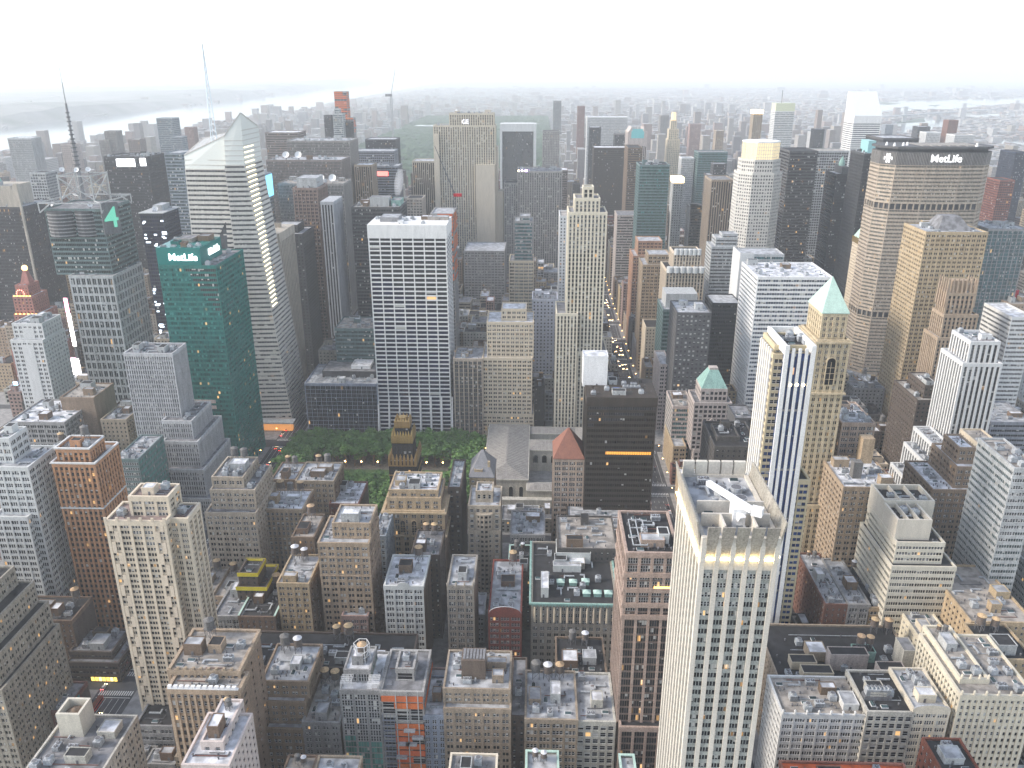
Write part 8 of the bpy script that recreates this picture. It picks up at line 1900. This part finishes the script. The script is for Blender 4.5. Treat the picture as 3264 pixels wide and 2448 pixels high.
# ---------------------------------------------------------------- traffic
def car_mesh(kind, col):
    k = ('car', kind, col)
    if k in PROTO: return PROTO[k]
    m = MB(); p = plain('paint_' + kind + col, C.get(col, (.5, .5, .5)), .3); g = plain('car_glass', (.02, .022, .025), .1); t = plain('tyre', (.02, .02, .02), .8)
    if kind == 'bus':
        m.hexa(rect(-1.3, 1.3, -6, 6), .45, 3.0, p, rect(-1.25, 1.25, -5.95, 5.9)); m.hexa(rect(-1.25, 1.25, -5.95, 5.9), 3.0, 3.2, wallmat('paintwhite' if col != 'red' else 'redbrick'), rect(-1.05, 1.05, -5.7, 5.7))
        for s in (-1, 1): m.box(min(s * 1.26, s * 1.32), max(s * 1.26, s * 1.32), -5.4, 5.4, 1.5, 2.5, g)
        m.box(-1.15, 1.15, -6.04, -5.9, 1.3, 2.6, g)
        w = ((-1.2, -4), (1.2, -4), (-1.2, 4), (1.2, 4)); r = .5
    else:
        m.hexa(rect(-.9, .9, -2.3, 2.3), .3, .85, p, rect(-.86, .86, -2.2, 2.2)); m.hexa(rect(-.8, .8, -1.2, 1.7), .85, 1.3, g, rect(-.66, .66, -.6, 1.2)); m.hexa(rect(-.68, .68, -.62, 1.22), 1.3, 1.42, p, rect(-.6, .6, -.5, 1.1))
        if col == 'taxi': m.box(-.3, .3, .1, .4, 1.42, 1.62, plain('taxi_light', (.6, .6, .5), .4))
        w = ((-.86, -1.45), (.86, -1.45), (-.86, 1.45), (.86, 1.45)); r = .34
    body = m.mesh('bodywork')
    m = MB()
    for x, y in w:
        a = [(y + r * math.cos(q * .785), r + r * math.sin(q * .785)) for q in range(8)]
        for s in (-.1, .1): m.face([(x + s, yy, zz) for yy, zz in (a if s > 0 else a[::-1])], t)
        for q in range(8): m.face([(x - .1, *a[q]), (x - .1, *a[(q + 1) % 8]), (x + .1, *a[(q + 1) % 8]), (x + .1, *a[q])], t)
    PROTO[k] = (body, m.mesh('wheels'))
    return PROTO[k]
C['taxi'] = (.55, .33, .03); C['carwhite'] = (.7, .7, .7); C['cargrey'] = (.22, .23, .25); C['carblack'] = (.02, .02, .022); C['carblue'] = (.03, .06, .16)
hl = MB(); hl.box(-.17, .17, -.06, .04, -.1, .1, emit('headlight', (1, .72, .38), 24)); HLM = hl.mesh('headlight')
tl = MB(); tl.box(-.15, .15, -.04, .06, -.08, .08, emit('taillight', (1, .04, .03), 9)); TLM = tl.mesh('taillight')
def car(x, y, rz, col, label, grp, kind='car', lights=True):
    root = empty('bus' if kind == 'bus' else 'car', x, y, label, kind, grp); root.rotation_euler = (0, 0, rz); root.location.z = .025
    b, w = car_mesh(kind, col); f = 6.0 if kind == 'bus' else 2.27
    parts = [('bodywork', b, (0, 0, 0)), ('wheels', w, (0, 0, 0)), ('taillight', TLM, (-.65, f, .75)), ('taillight', TLM, (.65, f, .75))]
    if lights: parts += [('headlight', HLM, (-.62, -f - .05, .7)), ('headlight', HLM, (.62, -f - .05, .7))]
    for nm, me, p in parts:
        o = bpy.data.objects.new(nm, me); COL.objects.link(o); o.parent = root; o.location = p
NAMES = dict(taxi='yellow taxi', carwhite='white car', cargrey='grey car', carblack='black car', carblue='dark blue car')
CARS = [(92.5, 534, 0, 'taxi', 'on fifth avenue near the dark bronze slab', True), (97, 540, 0, 'taxi', 'on fifth avenue near the dark bronze slab', True), (91.5, 547, 0, 'carblue', 'on fifth avenue near the dark bronze slab', False), (105.2, 566, 0, 'carwhite', 'on fifth avenue near the dark bronze slab', False), (104.6, 574, 0, 'carblack', 'on fifth avenue near the dark bronze slab', False), (90.8, 578, 0, 'cargrey', 'on fifth avenue near the dark bronze slab', False), (95.5, 522, 0, 'cargrey', 'on fifth avenue near the dark bronze slab', True), (103, 640, 0, 'carblack', 'on fifth avenue near the dark bronze slab', False), (93, 655, 0, 'carwhite', 'on fifth avenue near the dark bronze slab', True), (93.6, 787.6, 0, 'carwhite', 'far up fifth avenue between the cream tower and tan blocks', True), (100.8, 787.1, 0, 'taxi', 'far up fifth avenue between the cream tower and tan blocks', True), (100.8, 803.2, 0, 'cargrey', 'far up fifth avenue between the cream tower and tan blocks', True), (97.2, 818.7, 0, 'taxi', 'far up fifth avenue between the cream tower and tan blocks', True), (97.2, 827.9, 0, 'cargrey', 'far up fifth avenue between the cream tower and tan blocks', True), (100.8, 829.6, 0, 'carwhite', 'far up fifth avenue between the cream tower and tan blocks', True), (93.6, 841.8, 0, 'taxi', 'far up fifth avenue between the cream tower and tan blocks', True), (97.2, 853.8, 0, 'cargrey', 'far up fifth avenue between the cream tower and tan blocks', True), (104.4, 866.8, 0, 'taxi', 'far up fifth avenue between the cream tower and tan blocks', True), (93.6, 880.8, 0, 'cargrey', 'far up fifth avenue between the cream tower and tan blocks', True), (93.6, 895.0, 0, 'taxi', 'far up fifth avenue between the cream tower and tan blocks', True), (100.8, 894.8, 0, 'cargrey', 'far up fifth avenue between the cream tower and tan blocks', True), (104.4, 893.6, 0, 'taxi', 'far up fifth avenue between the cream tower and tan blocks', True), (93.6, 907.4, 0, 'cargrey', 'far up fifth avenue between the cream tower and tan blocks', True), (97.2, 904.4, 0, 'carblack', 'far up fifth avenue between the cream tower and tan blocks', True), (100.8, 907.5, 0, 'carblack', 'far up fifth avenue between the cream tower and tan blocks', True), (104.4, 909.6, 0, 'cargrey', 'far up fifth avenue between the cream tower and tan blocks', True), (97.2, 921.2, 0, 'cargrey', 'far up fifth avenue between the cream tower and tan blocks', True), (93.6, 931.7, 0, 'carblack', 'far up fifth avenue between the cream tower and tan blocks', True), (100.8, 944.1, 0, 'carwhite', 'far up fifth avenue between the cream tower and tan blocks', True), (104.4, 944.5, 0, 'taxi', 'far up fifth avenue between the cream tower and tan blocks', True), (97.2, 956.1, 0, 'taxi', 'far up fifth avenue between the cream tower and tan blocks', True), (104.4, 960.8, 0, 'cargrey', 'far up fifth avenue between the cream tower and tan blocks', True), (100.8, 974.5, 0, 'taxi', 'far up fifth avenue between the cream tower and tan blocks', True), (104.4, 969.3, 0, 'carblack', 'far up fifth avenue between the cream tower and tan blocks', True), (97.2, 995.2, 0, 'taxi', 'far up fifth avenue between the cream tower and tan blocks', True), (100.8, 1001.0, 0, 'carblack', 'far up fifth avenue between the cream tower and tan blocks', True), (93.6, 1010.5, 0, 'taxi', 'far up fifth avenue between the cream tower and tan blocks', True), (97.2, 1010.7, 0, 'carwhite', 'far up fifth avenue between the cream tower and tan blocks', True), (93.6, 1022.5, 0, 'carblack', 'far up fifth avenue between the cream tower and tan blocks', True), (93.6, 1036.0, 0, 'cargrey', 'far up fifth avenue between the cream tower and tan blocks', True), (97.2, 1061.3, 0, 'taxi', 'far up fifth avenue between the cream tower and tan blocks', True), (93.6, 1076.9, 0, 'cargrey', 'far up fifth avenue between the cream tower and tan blocks', True), (97.2, 1091.5, 0, 'carwhite', 'far up fifth avenue between the cream tower and tan blocks', True), (100.8, 1091.8, 0, 'carblack', 'far up fifth avenue between the cream tower and tan blocks', True), (104.4, 1091.4, 0, 'carblack', 'far up fifth avenue between the cream tower and tan blocks', True), (97.2, 1104.1, 0, 'carblack', 'far up fifth avenue between the cream tower and tan blocks', True), (100.8, 1116.8, 0, 'carblack', 'far up fifth avenue between the cream tower and tan blocks', True), (93.6, 1130.3, 0, 'taxi', 'far up fifth avenue between the cream tower and tan blocks', True), (97.2, 1129.6, 0, 'carwhite', 'far up fifth avenue between the cream tower and tan blocks', True), (97.2, 1142.0, 0, 'cargrey', 'far up fifth avenue between the cream tower and tan blocks', True), (104.4, 1155.2, 0, 'taxi', 'far up fifth avenue between the cream tower and tan blocks', True), (104.4, 1166.2, 0, 'taxi', 'far up fifth avenue between the cream tower and tan blocks', True), (97.2, 1179.1, 0, 'taxi', 'far up fifth avenue between the cream tower and tan blocks', True), (100.8, 1180.3, 0, 'carwhite', 'far up fifth avenue between the cream tower and tan blocks', True), (104.4, 1182.9, 0, 'carwhite', 'far up fifth avenue between the cream tower and tan blocks', True), (93.6, 1192.9, 0, 'carwhite', 'far up fifth avenue between the cream tower and tan blocks', True), (97.2, 1190.7, 0, 'taxi', 'far up fifth avenue between the cream tower and tan blocks', True), (104.4, 1196.0, 0, 'carwhite', 'far up fifth avenue between the cream tower and tan blocks', True), (-233, 672, 180, 'taxi', 'on sixth avenue by the small park', True), (-228, 668, 180, 'carblack', 'on sixth avenue by the small park', True), (-223, 664, 180, 'carwhite', 'on sixth avenue by the small park', True), (-236, 700, 180, 'carwhite', 'on sixth avenue by the small park', True), (-235, 712, 180, 'carblack', 'on sixth avenue by the small park', True), (-234.5, 718, 180, 'carblack', 'on sixth avenue by the small park', True), (-236, 745, 180, 'carblue', 'on sixth avenue by the small park', True), (-235, 752, 180, 'carblack', 'on sixth avenue by the small park', True), (-222, 676, 180, 'taxi', 'on sixth avenue by the small park', True), (-230, 640, 180, 'cargrey', 'on sixth avenue by the small park', True), (-225, 628, 180, 'taxi', 'on sixth avenue by the small park', True), (-236.6, 362, 180, 'carwhite', 'on sixth avenue near the chequered tower', True), (-228.5, 340, 180, 'carblack', 'on sixth avenue near the chequered tower', True), (-226, 384, 180, 'cargrey', 'on sixth avenue near the chequered tower', True), (-214, 687, 90, 'taxi', 'on the cross street behind the small park', True), (-203, 687, 90, 'carwhite', 'on the cross street behind the small park', True), (-196, 687, 90, 'taxi', 'on the cross street behind the small park', True), (-188, 687, 90, 'carblack', 'on the cross street behind the small park', True), (-176, 687, 90, 'taxi', 'on the cross street behind the small park', True)]
for x, y, rz, col, where, lights in CARS: car(x, y, R(rz), col, NAMES[col] + ' ' + where, NAMES[col].split()[-1] + 's ' + where, 'car', lights)
car(-233.4, 347, R(180), 'red', 'dark red bus on the avenue beside the teal sided row', None, 'bus')
def signal(x, y, label, grp):
    root = empty('street_lamp', x, y, label, 'lamp', grp)
    m = MB(); m.cyl(x, y, .13, 0, 8.6, wallmat('metal'), 8); m.bar((x, y, 8.5), (x + (2.2 if x < 99 else -2.2), y, 9), .08, wallmat('metal')); m.build('post', root)
    q = x + (2.2 if x < 99 else -2.2); m = MB(); m.box(q - .35, q + .35, y - .22, y + .22, 8.7, 8.95, emit('street_glow', (1, .5, .14), 14), True); m.build('lamp_head', root)
for n in range(39, 50):
    for dy in (14, 40, 66): signal(112.2, S(n) + dy, 'lit street lamp along the right side of fifth avenue', 'lamps along fifth avenue'); 
for n in range(37, 46):
    for dy in (14, 46): signal(-241.2, S(n) + dy, 'lit street lamp on the left side of sixth avenue', 'lamps along sixth avenue')
# glowing billboards of the square at the left
SIGNS = [(-456.4, 760, 41.9, 12, 22, (1, 0.95, 0.9), 5, 'big white billboard glowing low beside the white tower'), (-481.9, 800, 37.1, 10, 6, (1, 0.35, 0.5), 3, 'pink lit billboard above the white one'), (-472.1, 950, 75.2, 12, 18, (1, 0.6, 0.15), 3, 'amber lit billboard in the canyon left of the teal tower'), (-492.1, 720, 31.3, 4, 24, (0.4, 0.7, 1), 3, 'blue lit billboard far left under the dark ribbed tower'), (-495.6, 1000, 70.5, 10, 8, (1, 0.25, 0.15), 3, 'red lit billboard high in the dark canyon'), (-466.3, 940, 63.9, 10, 6, (1, 0.9, 0.6), 4, 'pale lit billboard low in the canyon by the teal tower'), (-469.3, 790, 73.5, 3.5, 34, (1, 0.95, 0.9), 5, 'tall white strip billboard beside the grey gridded tower'), (-475.6, 800, 90.7, 3.5, 26, (1, 0.35, 0.5), 3, 'tall pink strip billboard above the white strip')]
for x, y, z, w, h, col, s, label in SIGNS:
    root = empty('billboard', x, y, label, 'billboard', 'glowing billboards of the bright square')
    m = MB(); m.box(x - w / 2, x + w / 2, y - .4, y, z - h / 2, z + h / 2, emit('board_%d_%d_%d' % tuple(round(c * 9) for c in col), col, s), True); m.build('screen', root)
    m = MB(); m.box(x - w / 2 - .5, x + w / 2 + .5, y, y + 1.2, z - h / 2 - .5, z + h / 2 + .5, wallmat('steel'), True); m.box(x - 1, x + 1, y + .1, y + 1.1, 0, z, wallmat('steel')); m.build('frame', root)
def bridge():
    root = empty('bridge', 2500, 5900, 'far pale suspension bridge crossing the east water', 'bridge')
    m = MB(); w = wallmat('ltgrey'); a, b = Vector((1900, 5300)), Vector((3500, 6700)); t = (b - a).normalized(); s = Vector((-t.y, t.x)) * 14
    m.hexa([tuple(a - s), tuple(b - s), tuple(b + s), tuple(a + s)][::1], 38, 44, w, None, True); m.build('deck', root)
    for f in (.3, .7):
        c = a + (b - a) * f; m = MB(); m.hexa(rect(c.x - 12, c.x + 12, c.y - 8, c.y + 8), 0, 95, w); m.build('pylon', root)
    m = MB()
    for i in range(24):
        f0, f1 = i / 24, (i + 1) / 24
        def hz(f): 
            q = (f - .3) / .4; return 46 + 46 * (2 * q - 1) ** 2 if 0 <= q <= 1 else 92 - 46 * (abs(f - (.3 if f < .5 else .7)) / .3)
        p, q = a + (b - a) * f0, a + (b - a) * f1; m.bar((p.x, p.y, hz(f0)), (q.x, q.y, hz(f1)), 1.2, w)
    m.build('cable', root)
bridge()

# ---------------------------------------------------------------- the air
def steam():
    m = bpy.data.materials.new('steam'); m.use_nodes = True; nt = m.node_tree; nt.nodes.clear()
    out = nt.nodes.new('ShaderNodeOutputMaterial'); v = nt.nodes.new('ShaderNodeVolumePrincipled'); v.inputs['Density'].default_value = .05; v.inputs['Color'].default_value = (.98, .98, 1, 1)
    nt.links.new(v.outputs[0], out.inputs['Volume'])
    b = MB(); rnd = random.Random(2); rings = []
    for k in range(9):
        r = 2.2 + 3.2 * math.sin(math.pi * (k + .6) / 9.2); rings.append([(-149 + k * .5 + r * math.cos(q * .628), 896 + r * math.sin(q * .628) + rnd.uniform(-.5, .5), 194 + k * 3.4) for q in range(10)])
    for k in range(8):
        for q in range(10): b.face([rings[k][q], rings[k][(q + 1) % 10], rings[k + 1][(q + 1) % 10], rings[k + 1][q]], m)
    b.face(rings[0][::-1], m); b.face(rings[-1], m)
    o = b.build('steam'); struct(o, 'stuff'); o['label'] = 'white steam rising from roof vents of the dark pale roofed block'; o['category'] = 'steam'
steam()
def haze():
    m = bpy.data.materials.new('haze'); m.use_nodes = True; nt = m.node_tree; nt.nodes.clear()
    out = nt.nodes.new('ShaderNodeOutputMaterial'); v = nt.nodes.new('ShaderNodeVolumePrincipled')
    v.inputs['Color'].default_value = (.95, .98, 1.0, 1); v.inputs['Density'].default_value = HAZE; v.inputs['Anisotropy'].default_value = .2
    nt.links.new(v.outputs[0], out.inputs['Volume'])
    b = MB(); b.box(-25000, 25000, -400, 25000, -1, 366, m, True); o = b.build('haze'); struct(o, 'stuff'); o['label'] = 'pale summer haze over the city'; o['category'] = 'haze'
HAZE = .00011
haze()
